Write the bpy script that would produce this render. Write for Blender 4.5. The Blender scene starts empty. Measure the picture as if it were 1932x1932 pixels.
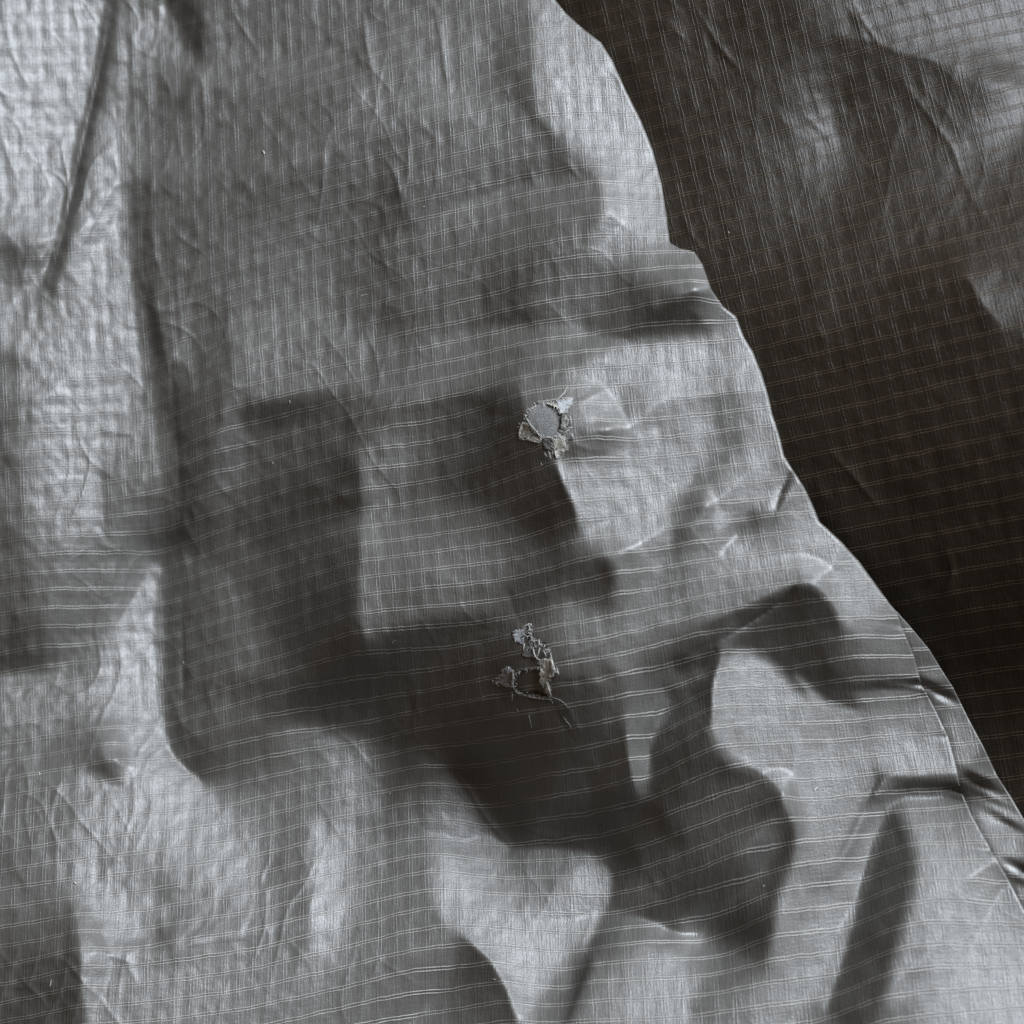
import bpy, bmesh, math, random
import numpy as np
from mathutils import Vector

FOCUS_H = -110
FSTOP = 9.0
AMB = 0.09
WATT = 208
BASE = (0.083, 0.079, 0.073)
LOW_SHADE_BASE = (0.0185, 0.0132, 0.0086)  # same cloth as BASE, with the lower panel's shade put into the colour
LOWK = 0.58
# ------------------------------------------------------------------ camera, light, exposure
SC = bpy.context.scene
COL = SC.collection
M = 0.00015                      # metres per sheet unit; the frame is 1932 units (29 cm) across
CAM_D = 3600.0                   # camera distance in sheet units
AZ, EL = math.radians(-35), math.radians(35)     # the window: to the upper right, 35 degrees up
TILT = math.radians(16)          # the camera leans in from the lower right
CDIR = Vector((math.sin(TILT)*.7071, -math.sin(TILT)*.7071, math.cos(TILT)))
CROT = Vector((0, 0, 1)).rotation_difference(CDIR)
CRIGHT, CUP = CROT @ Vector((1, 0, 0)), CROT @ Vector((0, 1, 0))
cam_d = bpy.data.cameras.new('camera')
cam = bpy.data.objects.new('camera', cam_d); COL.objects.link(cam)
cam.location = CDIR*CAM_D*M
cam.rotation_mode = 'QUATERNION'; cam.rotation_quaternion = CROT
cam_d.sensor_width = 36.0
cam_d.lens = 36.0*CAM_D/1932.0
cam_d.clip_start, cam_d.clip_end = 0.01, 50.0
cam_d.dof.use_dof = True
cam_d.dof.focus_distance = (CAM_D-FOCUS_H)*M
cam_d.dof.aperture_fstop = FSTOP
SC.camera = cam
world = bpy.data.worlds.new('World'); SC.world = world; world.use_nodes = True
bg = world.node_tree.nodes['Background']
bg.inputs['Color'].default_value = (1.0, 0.64, 0.34, 1); bg.inputs['Strength'].default_value = AMB
ld = bpy.data.lights.new('window_light', 'AREA')
ld.shape = 'RECTANGLE'; ld.size = 1.0; ld.size_y = 1.2; ld.energy = WATT; ld.color = (0.845, 0.918, 1.0)
lamp = bpy.data.objects.new('window_light', ld); COL.objects.link(lamp)
LD = Vector((math.cos(EL)*math.cos(AZ), -math.cos(EL)*math.sin(AZ), math.sin(EL)))
lamp.location = LD*2.6
lamp.rotation_euler = LD.to_track_quat('Z', 'Y').to_euler()
SC.view_settings.view_transform = 'Standard'; SC.view_settings.look = 'None'
SC.view_settings.exposure = 0.0; SC.view_settings.gamma = 1.0
SC.cycles.max_bounces = 6

# ------------------------------------------------------------------ sculpting tools (numpy)
LO, HI, CS = -360, 2292, 4.0          # sculpt sheet range (V units) and cell
NG = int((HI-LO)/CS)                  # 663
SIL=[(930,-400),(985,-200),(1020,-80),(1048,0),(1068,25),(1101,55),(1134,80),(1155,113),(1181,171),(1210,229),(1232,284),(1249,349),(1258,411),(1264,458),(1283,469),(1309,474),(1325,498),(1342,546),(1364,578),(1389,597),(1404,637),(1420,662),(1438,708),(1450,748),(1457,781),(1469,817),(1480,861),(1496,887),(1517,919),(1531,948),(1546,984),(1586,1021),(1622,1061),(1651,1101),(1680,1141),(1713,1177),(1753,1225),(1775,1261),(1797,1295),(1826,1353),(1855,1408),(1880,1462),(1906,1502),(1932,1546),(1990,1650),(2080,1800),(2200,2010),(2340,2260),(2420,2400)]
SEAM=[(1690,1150),(1700,1180),(1724,1237),(1738,1290),(1764,1338),(1790,1393),(1804,1448),(1812,1490),(1833,1538),(1870,1604),(1902,1659),(1932,1717),(1985,1800),(2090,1990),(2220,2200),(2300,2330)]
def grid():
    c=LO+(np.arange(NG)+.5)*CS
    return np.meshgrid(c,c)           # x,y  [row=y]
def xsil(y): 
    a=np.array(SIL,float); return np.interp(y,a[:,1],a[:,0])
def srgb2lin(v):
    v=np.asarray(v,float)/255; return np.where(v<.04045,v/12.92,((v+.055)/1.055)**2.4)
def blur(a,s):
    if s<=0: return a
    r=int(3*s)+1; k=np.exp(-.5*(np.arange(-r,r+1)/s)**2); k/=k.sum()
    for ax in (0,1):
        p=np.pad(a,[(r,r) if i==ax else (0,0) for i in (0,1)],mode='edge')
        n=a.shape[ax]; o=0
        for i,w in enumerate(k): o=o+w*(p[i:i+n] if ax==0 else p[:,i:i+n])
        a=o
    return a
def densify(pts,st=2.0):
    p=np.array(pts,float); d=np.r_[0,np.cumsum(np.hypot(*np.diff(p,axis=0).T))]
    n=max(int(d[-1]/st),2); t=np.linspace(0,d[-1],n)
    # smooth (Catmull-like by gaussian over the resampled polyline, ends pinned)
    x=np.interp(t,d,p[:,0]); y=np.interp(t,d,p[:,1])
    for _ in range(30):
        x[1:-1]=.25*x[:-2]+.5*x[1:-1]+.25*x[2:]; y[1:-1]=.25*y[:-2]+.5*y[1:-1]+.25*y[2:]
    return x,y,t/d[-1]
def tone(pts,edg,mask,rad=13,iters=160,soft=.9):
    """tone map (srgb 0..255) from readings: harmonic between readings, sharp across the edge curves"""
    val=np.zeros((NG,NG)); w=np.zeros((NG,NG))
    def put(x,y,v,ww=1.0):
        i=np.floor((np.asarray(x)-LO)/CS).astype(int); j=np.floor((np.asarray(y)-LO)/CS).astype(int)
        ok=(i>=0)&(i<NG)&(j>=0)&(j<NG)
        np.add.at(val,(j[ok],i[ok]),(np.broadcast_to(v,i.shape)*ww)[ok]); np.add.at(w,(j[ok],i[ok]),np.broadcast_to(ww,i.shape)[ok])
    curves=[]
    for e,L,R,off in edg:
        x,y,t=densify(e); gx=np.gradient(x); gy=np.gradient(y); n=np.hypot(gx,gy)+1e-9; gx/=n; gy/=n
        ch=(e[-1][0]-e[0][0],e[-1][1]-e[0][1])
        if abs(ch[1])>=abs(ch[0]):
            nx,ny=(-gy,gx) if ch[1]>0 else (gy,-gx)
        else:
            nx,ny=(gy,-gx) if ch[0]>0 else (-gy,gx)
        L=np.interp(t,[0,1],L if isinstance(L,tuple) else (L,L)); R=np.interp(t,[0,1],R if isinstance(R,tuple) else (R,R))
        if off>=7: off*=1.6
        for k in ((1.0,1.4) if off>=7 else (.7,1.0,1.4)):
            put(x+nx*off*k,y+ny*off*k,L,3.0); put(x-nx*off*k,y-ny*off*k,R,3.0)
        curves.append((x,y,off))
    CX=np.concatenate([c[0] for c in curves]); CY=np.concatenate([c[1] for c in curves]); CO=np.concatenate([np.full(len(c[0]),c[2]) for c in curves])
    for a,b,v in pts:
        d=(np.hypot(CX-a,CY-b)/CO).min()
        if d<1.5: continue
        g=np.arange(-rad,rad+1,CS); gx,gy=np.meshgrid(g,g); k=np.hypot(gx,gy)<=rad*min(1,(d-.9)/1.6)+.1
        put(a+gx[k],b+gy[k],float(v),1.6)
    # pull-push start, then relax with soft data weights
    V=[val*mask]; W=[w*mask]
    while V[-1].shape[0]>6:
        n=V[-1].shape[0]; m=(n+1)//2
        v=np.pad(V[-1],((0,2*m-n),)*2); q=np.pad(W[-1],((0,2*m-n),)*2)
        V.append(v.reshape(m,2,m,2).sum((1,3))); W.append(q.reshape(m,2,m,2).sum((1,3)))
    f=np.full(V[-1].shape,(V[-1].sum()/W[-1].sum()))
    for v,q in zip(V[::-1],W[::-1]):
        n=v.shape[0]
        if f.shape[0]!=n: f=np.repeat(np.repeat(f,2,0),2,1)[:n,:n]
        d=np.where(q>0,v/np.maximum(q,1e-9),0); a=np.minimum(q*2.0,6.0)
        for _ in range(iters if n>100 else 60):
            p=np.pad(f,1,mode='edge'); nb=p[:-2,1:-1]+p[2:,1:-1]+p[1:-1,:-2]+p[1:-1,2:]
            f=(nb+a*d)/(4+a)
    return blur(f,soft)
def punch(f): return np.interp(f,[0,30,50,60,70,80,90,100,110,125,145,165,180,200],[0,24,39,44,51,65,82,99,113,136,165,183,193,203])
def rbf(pts,X,Y,sig,k):
    n=np.zeros_like(X); d=np.full_like(X,1e-12)
    for p in pts:
        w=np.exp(-((X-p[0])**2+(Y-p[1])**2)/(2*sig*sig))+1e-7/(1+((X-p[0])**2+(Y-p[1])**2)/1e5)
        n+=w*p[k]; d+=w
    return n/d
def poisson(gx,gy):
    """least-squares potential of a gradient field (mirror boundaries), per cell units"""
    n=gx.shape[0]
    ex=np.concatenate([gx,-gx[:,::-1]],1); ex=np.concatenate([ex,ex[::-1]],0)
    ey=np.concatenate([gy,gy[:,::-1]],1); ey=np.concatenate([ey,-ey[::-1]],0)
    k=2*np.pi*np.fft.fftfreq(2*n); kx,ky=np.meshgrid(k,k)
    q=kx**2+ky**2; q[0,0]=1
    f=(-1j*kx*np.fft.fft2(ex)-1j*ky*np.fft.fft2(ey))/q; f[0,0]=0
    return np.real(np.fft.ifft2(f))[:n,:n]
def threads(weft,warp,spc):
    X,Y=grid(); sub=slice(None,None,4)
    Xs,Ys=X[sub,sub],Y[sub,sub]
    def up(a):
        i=np.arange(NG)/4.0; i0=np.clip(i.astype(int),0,a.shape[0]-2); f=i-i0
        r=a[i0]*(1-f)[:,None]+a[i0+1]*f[:,None]
        return r[:,i0]*(1-f)+r[:,i0+1]*f
    th=np.radians(up(rbf(weft,Xs,Ys,55,2))); ph=np.radians(up(rbf(warp,Xs,Ys,110,2)))
    sv=up(rbf(spc,Xs,Ys,350,2)); su=up(rbf(spc,Xs,Ys,350,3))
    v=poisson(np.sin(th)/sv*CS,np.cos(th)/sv*CS); u=poisson(np.cos(ph)/su*CS,-np.sin(ph)/su*CS)
    return u,v
def relief(alpha,az,lam=.06,hp=2200.):
    """height (V units) whose slope towards the window is alpha (degrees)"""
    g=-np.tan(np.radians(alpha)); mean=g[90:573,90:573].mean()
    n=840; p=(n-NG)//2
    G=np.pad(g-mean,((p,n-NG-p),)*2,mode='edge')
    r=np.minimum(np.arange(n),np.arange(n)[::-1]); t=np.clip(r/60,0,1); t=t*t*(3-2*t)
    G=G*np.outer(t,t)
    k=2*np.pi*np.fft.fftfreq(n,CS); kx,ky=np.meshgrid(k,k); ca,sa=np.cos(az),np.sin(az)
    ks=kx*ca+ky*sa; kt=-kx*sa+ky*ca
    h=np.real(np.fft.ifft2(-1j*ks*np.fft.fft2(G)/(ks**2+lam*kt**2+(2*np.pi/hp)**2*.02+1e-12)))[p:p+NG,p:p+NG]
    X,Y=grid()
    return h+mean*((X-966)*ca+(Y-966)*sa)
def creases(lst):
    X,Y=grid(); o=np.zeros_like(X)
    for pts,a,w in lst:
        x,y,t=densify(pts,3.0)
        x0,x1,y0,y1=x.min()-6*w,x.max()+6*w,y.min()-6*w,y.max()+6*w
        i0,i1=[int(np.clip((q-LO)/CS,0,NG-1)) for q in (x0,x1)]; j0,j1=[int(np.clip((q-LO)/CS,0,NG-1)) for q in (y0,y1)]
        if i1<=i0 or j1<=j0: continue
        sx,sy=X[j0:j1+1,i0:i1+1],Y[j0:j1+1,i0:i1+1]
        d2=(sx[...,None]-x)**2+(sy[...,None]-y)**2; m=d2.argmin(-1); d=np.sqrt(d2.min(-1))
        gx,gy=np.gradient(x),np.gradient(y); side=np.sign((sx-x[m])*gy[m]-(sy-y[m])*gx[m])
        fade=np.sin(np.pi*np.clip(t[m],.02,.98))**.6
        o[j0:j1+1,i0:i1+1]+=a*fade*np.exp((3.2-np.sqrt(d*d+10.2))/w)*(.775+.225*np.clip(side*d/3,-1,1))
    return o
def sample(A,x,y):
    fx=np.clip((np.asarray(x)-LO)/CS-.5,0,NG-1.001); fy=np.clip((np.asarray(y)-LO)/CS-.5,0,NG-1.001)
    i=fx.astype(int); j=fy.astype(int); a=fx-i; b=fy-j
    return (A[j,i]*(1-a)+A[j,i+1]*a)*(1-b)+(A[j+1,i]*(1-a)+A[j+1,i+1]*a)*b
def carve(T, h, half, theta, shade, w, iters=60, keep=.016, bend=.75, step=.9):
    """nudge the relief h until every spot, turned the way it is between window and eye, shows brightness T
    half: direction half way between window and eye; theta/shade: brightness against the angle away from it"""
    n=675; pd=(n-NG)//2
    P=lambda a,**k: np.pad(a,pd,**k)
    T=P(T,mode='edge'); H=P(h,mode='edge'); W=P(w); hx,hy,hz=[P(q,mode='edge') for q in half]
    H0=H.copy()
    k=2*np.pi*np.fft.fftfreq(n,CS); kx,ky=np.meshgrid(k,2*np.pi*np.fft.fftfreq(n,CS))
    k2=kx**2+ky**2
    ths=np.radians(theta); dsh=np.gradient(shade,ths)
    vel=0
    for it in range(iters):
        p=(np.roll(H,-1,1)-H)/CS; q=(np.roll(H,-1,0)-H)/CS
        nn=np.sqrt(1+p*p+q*q); c=np.clip((-p*hx-q*hy+hz)/nn,-1,.99999); th=np.arccos(c)
        f=np.interp(th,ths,shade); df=np.interp(th,ths,dsh)
        e=(f-T)*W
        dc=-df/np.sqrt(1-c*c+1e-4)*e            # d(loss)/d(c)
        gp=dc*(-hx/nn-c*p/nn**2); gq=dc*(-hy/nn-c*q/nn**2)
        g=(np.roll(gp,1,1)-gp+np.roll(gq,1,0)-gq)/CS
        L=150.0**2                                # typical squared slope sensitivity
        D=H-H0
        G=np.fft.fft2(g)/L+np.fft.fft2(D)*k2*keep
        b=(bend*CS)**2*k2
        u=np.real(np.fft.ifft2((G+np.fft.fft2(D)*k2*b*.5)/(k2*(1+b)+1e-7)))
        vel=.75*vel-step*u
        H=H+vel
        if it in (14,26,38) and it<iters-12:         # ease crests that catch more light than they should, then carry on
            m=np.clip(blur(np.clip((f-T-8)/12,0,1)*W,1.5)*2.0,0,1); H=H*(1-m)+blur(H,4.0)*m; vel=0
    return H[pd:pd+NG,pd:pd+NG]
# ------------------------------------------------------------------ the folds: how steeply the cloth turns to the window at each spot (x, y, brightness seen there),
# and along the creases (points, value on the left or above, value on the right or below, half width)
PTS_S = (
  '55,29,178 146,29,172 55,146,172 127,127,168 44,273,170 116,236,165 36,382,155 102,346,160 11,400,150 65,429,150 15,480,88 55,484,95 22,517,100 55,538,'
  '120 18,582,140 44,600,130 11,626,142 22,684,98 233,22,105 273,55,140 255,109,128 226,146,125 302,84,115 353,25,68 349,102,78 291,164,100 262,175,105 3'
  '27,189,88 204,236,145 255,236,108 291,255,98 218,291,145 182,327,150 262,320,100 204,364,152 175,418,155 211,418,150 153,491,155 204,509,152 127,546,1'
  '40 200,600,148 146,618,148 91,655,135 211,673,140 55,673,125 418,55,108 400,127,105 491,44,100 546,109,100 618,36,105 673,91,92 437,218,95 509,146,100'
  ' 582,218,92 655,182,100 364,291,95 400,346,92 473,346,85 546,309,90 618,327,98 673,309,105 309,437,92 346,418,90 400,418,95 455,455,100 491,480,108 43'
  '7,546,105 364,528,95 302,528,92 327,600,108 324,655,115 335,673,112 382,600,98 400,655,80 382,691,75 455,637,108 509,582,105 582,509,105 673,455,92 61'
  '8,564,100 673,528,88 655,637,105 564,673,108 600,437,102 546,382,98 18,635,138 22,686,98 40,708,125 91,657,148 164,686,155 226,657,140 109,759,155 200'
  ',759,148 236,741,138 36,766,112 7,788,88 15,868,85 44,850,120 109,832,150 153,832,148 236,817,130 276,839,112 109,886,150 156,904,150 218,923,112 255,'
  '915,108 284,941,95 22,959,98 65,941,130 109,959,140 156,959,140 226,977,105 273,977,95 18,1014,85 84,1006,128 127,1006,128 182,1021,112 255,1032,100 2'
  '91,1021,85 15,1068,92 65,1057,105 120,1068,112 182,1068,112 236,1086,110 36,1123,88 91,1130,105 153,1123,105 200,1134,108 36,1177,80 84,1181,92 146,11'
  '77,102 29,1232,70 73,1239,76 116,1225,100 164,1214,108 44,1286,112 109,1286,118 11,1305,128 156,1286,122 276,1101,150 255,1141,152 226,1195,150 204,12'
  '68,152 255,1232,162 236,1297,165 284,1268,160 327,686,68 327,795,66 331,904,66 338,1014,64 320,1086,68 327,1195,68 327,1286,66 364,723,80 382,795,82 3'
  '75,886,78 364,959,75 400,850,88 393,941,88 382,1050,78 371,1123,75 375,1232,78 382,1305,78 335,643,112 335,668,108 382,668,82 407,704,80 393,759,82 47'
  '3,650,115 546,643,110 509,704,112 618,668,105 455,733,110 618,723,108 673,686,112 447,817,100 429,886,98 509,795,78 582,777,72 637,813,72 509,868,80 5'
  '82,868,74 437,959,84 509,941,72 582,941,70 648,923,75 455,1032,82 509,1014,70 582,1014,64 655,1014,62 411,1086,92 429,1130,98 447,1177,95 462,1214,96 '
  '477,1261,92 393,1159,75 411,1214,78 491,1123,68 546,1123,62 618,1105,60 528,1195,66 582,1195,60 637,1195,58 582,1286,60 509,1286,72 637,1286,54 437,12'
  '86,82 15,1262,128 73,1302,122 22,1357,122 91,1357,128 146,1357,112 164,1324,140 127,1393,95 175,1393,88 189,1440,85 109,1433,98 55,1411,108 22,1455,10'
  '2 22,1513,108 73,1484,112 127,1484,120 255,1284,160 273,1375,165 236,1404,150 255,1455,155 309,1455,170 346,1502,168 309,1557,165 182,1502,138 218,153'
  '9,148 255,1520,148 36,1575,108 80,1539,112 29,1648,95 73,1630,112 120,1630,118 127,1557,110 156,1575,145 200,1575,140 204,1622,128 226,1659,132 167,16'
  '48,160 164,1721,165 200,1702,158 236,1721,152 273,1702,138 309,1684,112 284,1648,125 120,1713,100 55,1702,105 22,1684,110 91,1768,82 36,1757,92 73,183'
  '0,72 127,1811,72 22,1830,78 22,1877,75 91,1902,70 36,1921,66 127,1913,70 164,1775,148 200,1775,150 255,1757,145 255,1811,140 309,1768,95 309,1793,105 '
  '346,1721,120 346,1775,128 218,1830,128 200,1884,130 273,1866,132 236,1921,130 327,1921,128 346,1848,135 346,1575,150 382,1539,145 418,1593,150 393,164'
  '8,145 455,1630,152 447,1684,142 418,1702,128 400,1757,126 491,1593,125 517,1539,108 473,1513,112 528,1630,108 564,1611,105 546,1684,112 517,1739,120 4'
  '73,1775,125 437,1830,128 382,1866,132 491,1848,122 473,1913,120 546,1811,120 557,1757,112 600,1593,145 611,1648,165 611,1721,175 608,1782,160 597,1830'
  ',130 648,1575,140 655,1666,130 684,1611,120 673,1739,115 637,1793,122 673,1848,112 600,1902,118 673,1913,112 648,1484,122 600,1484,110 564,1539,105 61'
  '8,1539,120 684,1520,130 546,1448,102 600,1411,108 655,1411,118 673,1448,120 320,1266,72 338,1393,62 364,1429,66 400,1448,82 382,1375,82 418,1339,96 40'
  '0,1313,82 407,1273,80 473,1284,78 509,1339,80 455,1375,88 491,1419,90 455,1455,95 564,1284,66 618,1266,58 618,1331,62 673,1320,56 582,1349,78 546,1386'
  ',95 673,1360,62 655,1251,52 632,36,98 668,36,105 723,55,100 759,109,105 679,109,88 697,182,115 795,91,110 817,146,120 868,44,108 897,91,118 934,55,102'
  ' 941,127,92 963,91,88 977,44,100 977,146,84 992,189,76 941,200,105 904,236,118 868,182,115 832,255,106 759,236,102 686,255,98 632,182,95 650,327,98 72'
  '3,309,95 766,327,102 733,364,82 741,400,84 788,382,104 704,418,90 668,455,98 715,491,82 650,528,92 730,538,82 777,509,98 832,455,98 813,327,104 868,34'
  '6,108 923,327,110 959,291,112 995,255,115 1014,291,105 1032,313,95 977,338,92 1068,327,80 1105,320,80 1119,364,85 1097,393,92 1032,364,84 984,378,80 9'
  '41,400,95 1050,411,95 1086,429,105 977,437,92 904,455,98 868,400,105 1014,491,90 941,491,84 959,546,80 897,528,92 1050,528,102 1105,491,112 1068,473,1'
  '00 1032,564,98 977,600,78 923,589,88 850,582,100 795,600,96 733,600,80 668,582,90 650,655,100 704,673,98 795,673,98 868,637,100 923,673,84 977,673,80 '
  '1006,637,85 1068,600,106 1105,564,100 1086,648,108 1006,22,122 1032,29,140 1050,58,150 1083,80,138 1050,109,152 1032,164,150 1068,153,160 1105,153,165'
  ' 1123,109,150 1152,146,158 1043,218,145 1086,218,160 1123,218,168 1159,204,160 1105,273,165 1141,291,168 1177,273,172 1210,291,168 1159,346,168 1195,3'
  '46,168 1225,346,160 1239,382,148 1152,400,158 1195,407,158 1232,429,148 1145,447,138 1195,455,138 1243,458,128 1141,528,98 1177,517,92 1195,546,76 123'
  '2,528,84 1286,528,88 1159,582,86 1214,582,68 1250,589,66 1286,564,80 1305,600,72 1195,618,76 1250,622,78 1141,618,92 643,643,115 686,657,122 741,657,9'
  '8 832,657,110 886,668,95 934,686,82 963,686,80 1006,668,100 686,715,96 643,723,92 759,730,92 832,723,98 886,730,80 941,733,64 934,777,58 1014,704,94 1'
  '021,733,105 1068,686,108 1043,668,102 1105,704,142 1152,686,150 1195,672,165 1268,686,166 1232,733,142 1195,741,126 1141,759,150 1181,770,124 1101,752'
  ',138 1123,788,148 1286,741,150 1286,795,138 1232,813,152 1195,803,140 1141,821,106 1105,821,108 1123,850,104 1177,832,132 1086,854,98 1101,886,148 114'
  '1,923,152 1086,904,148 1195,904,156 1232,883,145 1261,846,138 1286,897,150 1123,959,150 1112,995,138 1177,977,138 1232,941,162 1250,1006,152 1195,1014'
  ',140 1286,984,108 1308,952,86 1276,1032,92 1294,1006,80 1152,1021,130 1123,1032,118 1232,1061,128 1286,1105,108 1203,1097,116 1188,1065,112 1268,1068,'
  '110 941,817,54 941,861,50 912,904,54 977,886,52 1014,923,50 1032,963,56 984,959,58 1032,890,54 868,832,74 832,803,86 886,777,76 741,832,106 759,868,11'
  '0 693,868,106 723,788,90 788,839,95 646,795,66 635,868,62 646,941,60 704,923,108 741,923,98 795,904,86 850,904,74 861,941,82 795,970,94 904,995,86 868'
  ',1032,100 850,1086,114 904,1068,110 941,1050,100 988,1039,84 1050,1003,64 1021,1024,76 704,1014,116 752,1032,98 715,1079,102 697,1141,106 759,1130,96 '
  '646,1032,57 646,1123,57 803,1134,96 904,1115,92 948,1134,80 977,1097,78 1050,1075,70 1123,1057,66 1152,1090,64 1134,1130,76 1097,1112,82 1021,1130,76 '
  '977,1148,72 1072,1152,108 1123,1177,116 1086,1203,112 1195,1177,122 1177,1232,112 1068,1246,96 1268,1159,122 1232,1123,120 1141,1268,82 1232,1265,86 1'
  '105,1290,72 1294,1250,58 1286,1210,85 875,1195,68 795,1214,62 723,1225,60 941,1232,62 868,1268,50 759,1279,50 668,1286,52 650,1214,60 923,1181,72 1170'
  ',1130,100 635,1266,54 723,1266,52 723,1331,54 832,1339,48 668,1357,64 904,1320,54 868,1393,50 813,1386,52 941,1466,46 977,1550,36 1068,1550,32 1130,15'
  '31,34 1050,1466,52 995,1411,56 1141,1448,56 1105,1393,66 1050,1339,68 1086,1302,78 1141,1349,78 1130,1273,105 1166,1251,118 1170,1309,90 1159,1393,66 '
  '1166,1502,40 1086,1586,44 1177,1550,58 635,1429,122 679,1419,112 668,1484,128 635,1557,140 679,1550,120 704,1484,108 723,1557,100 748,1484,78 784,1422'
  ',58 770,1448,68 803,1455,82 817,1491,100 846,1484,110 839,1520,118 875,1520,115 788,1539,102 777,1593,104 752,1630,106 723,1702,112 686,1666,120 795,1'
  '648,108 817,1557,118 868,1575,128 904,1586,125 934,1600,122 777,1721,112 723,1775,110 668,1775,116 813,1775,112 846,1804,106 777,1848,106 704,1848,110'
  ' 650,1866,112 650,1921,108 723,1913,108 795,1902,105 839,1884,98 868,1811,82 897,1830,64 923,1866,66 890,1884,72 875,1921,84 934,1913,72 632,1648,158 '
  '635,1721,170 628,1775,150 850,1630,150 839,1684,160 868,1666,162 904,1648,138 941,1630,122 977,1640,105 1014,1630,112 1032,1659,106 1068,1637,112 1097'
  ',1659,150 1123,1622,112 1137,1666,140 1115,1695,148 923,1695,138 959,1677,126 995,1695,118 886,1731,150 941,1739,150 977,1739,152 1032,1739,154 1079,1'
  '739,148 923,1775,168 959,1811,172 995,1793,176 1032,1793,165 995,1848,170 1057,1793,148 1065,1841,118 1043,1877,115 1024,1913,112 988,1902,155 977,187'
  '7,165 1086,1793,118 1177,1611,72 1195,1666,78 1177,1702,74 1232,1695,86 1232,1630,74 1286,1659,62 1297,1691,64 1268,1615,76 1152,1746,78 1123,1797,72 '
  '1141,1793,90 1195,1750,100 1239,1750,118 1297,1739,112 1177,1793,118 1225,1804,138 1268,1811,152 1305,1775,135 1159,1848,124 1130,1848,112 1232,1855,1'
  '50 1286,1866,152 1123,1902,122 1105,1921,120 1195,1902,148 1286,1913,150 1159,1913,132 1097,1877,95 1195,1411,112 1210,1433,124 1203,1382,112 1225,134'
  '9,112 1246,1313,106 1214,1466,112 1214,1491,95 1254,1368,80 1257,1397,66 1243,1440,62 1239,1477,52 1217,1517,44 1286,1339,48 1286,1375,56 1286,1284,85'
  ' 1261,1277,100 1268,1448,68 1268,1513,76 1305,1448,72 1305,1539,86 1232,1550,72 1237,444,145 1251,466,140 1251,491,118 1295,487,115 1284,509,105 1313,'
  '517,112 1248,528,92 1248,582,78 1284,582,76 1302,546,92 1320,582,95 1349,597,112 1266,618,78 1309,626,84 1357,633,130 1382,626,142 1302,655,120 1259,6'
  '66,145 1357,673,140 1404,673,145 1251,635,82 1302,635,82 1339,628,100 1375,635,130 1320,672,162 1266,704,166 1404,661,152 1339,712,132 1404,697,150 14'
  '33,730,145 1266,748,160 1364,733,118 1386,770,115 1357,788,108 1382,832,104 1404,795,126 1429,770,142 1320,803,150 1277,781,125 1259,817,124 1240,795,'
  '135 1313,854,142 1353,861,112 1386,883,126 1429,850,146 1455,832,128 1339,897,112 1309,934,90 1288,970,92 1277,1014,94 1317,912,102 1262,923,146 1240,'
  '963,146 1248,1050,120 1346,941,140 1360,977,146 1429,883,150 1448,915,140 1462,883,130 1484,941,130 1513,977,138 1484,995,128 1422,977,95 1404,995,100'
  ' 1448,977,105 1466,1024,132 1393,1043,150 1448,1057,140 1520,1024,150 1557,1010,160 1320,1050,126 1266,1086,115 1339,1097,126 1429,1086,130 1520,1068,'
  '142 1593,1061,150 1557,1086,145 1611,1105,146 1382,959,132 1513,934,128 1393,923,145 1302,1006,115 1375,1174,86 1429,1152,68 1411,1166,64 1477,1123,78'
  ' 1455,1188,74 1506,1141,58 1539,1166,70 1557,1203,76 1531,1225,64 1484,1210,74 1575,1123,146 1630,1130,146 1630,1177,126 1666,1195,116 1604,1214,98 16'
  '84,1246,110 1648,1268,96 1593,1254,84 1575,1290,70 1630,1297,90 1557,1261,66 1448,1217,88 1397,1210,76 1393,1261,150 1448,1286,146 1382,1297,146 1429,'
  '1254,146 1484,1305,130 1531,1286,70 1302,1159,110 1266,1195,100 1266,1141,110 1331,1141,120 1393,1123,118 1302,1225,82 1248,1250,82 1339,1250,52 1349,'
  '1232,60 1266,1286,76 1309,1268,84 1320,1305,50 1691,1214,120 1695,1286,112 1710,1210,108 1728,1232,100 1739,1261,105 1757,1268,112 1753,1297,95 1746,1'
  '305,70 1775,1305,110 1266,1302,72 1302,1302,76 1251,1259,90 1320,1339,80 1284,1386,62 1244,1429,42 1259,1386,50 1302,1484,80 1339,1484,86 1266,1484,66'
  ' 1375,1448,95 1386,1502,84 1429,1484,95 1448,1528,74 1448,1575,96 1411,1593,90 1477,1619,64 1466,1648,74 1429,1630,86 1320,1648,64 1284,1593,72 1339,1'
  '593,80 1346,1702,50 1375,1739,48 1411,1757,54 1444,1750,52 1429,1691,80 1393,1684,66 1251,1684,70 1237,1721,72 1266,1750,88 1284,1782,126 1320,1811,11'
  '6 1266,1830,146 1375,1811,86 1426,1811,74 1404,1855,112 1375,1902,116 1320,1902,106 1259,1884,146 1466,1866,146 1448,1913,140 1302,1731,70 1375,1557,8'
  '2 1411,1284,146 1382,1259,140 1448,1357,146 1484,1411,136 1393,1339,142 1393,1389,132 1433,1429,140 1502,1466,145 1539,1448,146 1557,1506,142 1520,152'
  '0,148 1539,1575,148 1593,1393,130 1575,1349,128 1630,1375,120 1702,1411,152 1684,1382,138 1757,1433,156 1593,1466,145 1593,1520,140 1731,1368,124 1757'
  ',1393,130 1539,1630,148 1513,1666,146 1539,1684,138 1502,1721,138 1484,1775,146 1528,1775,140 1557,1757,148 1484,1830,148 1539,1830,146 1513,1884,138 '
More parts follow.
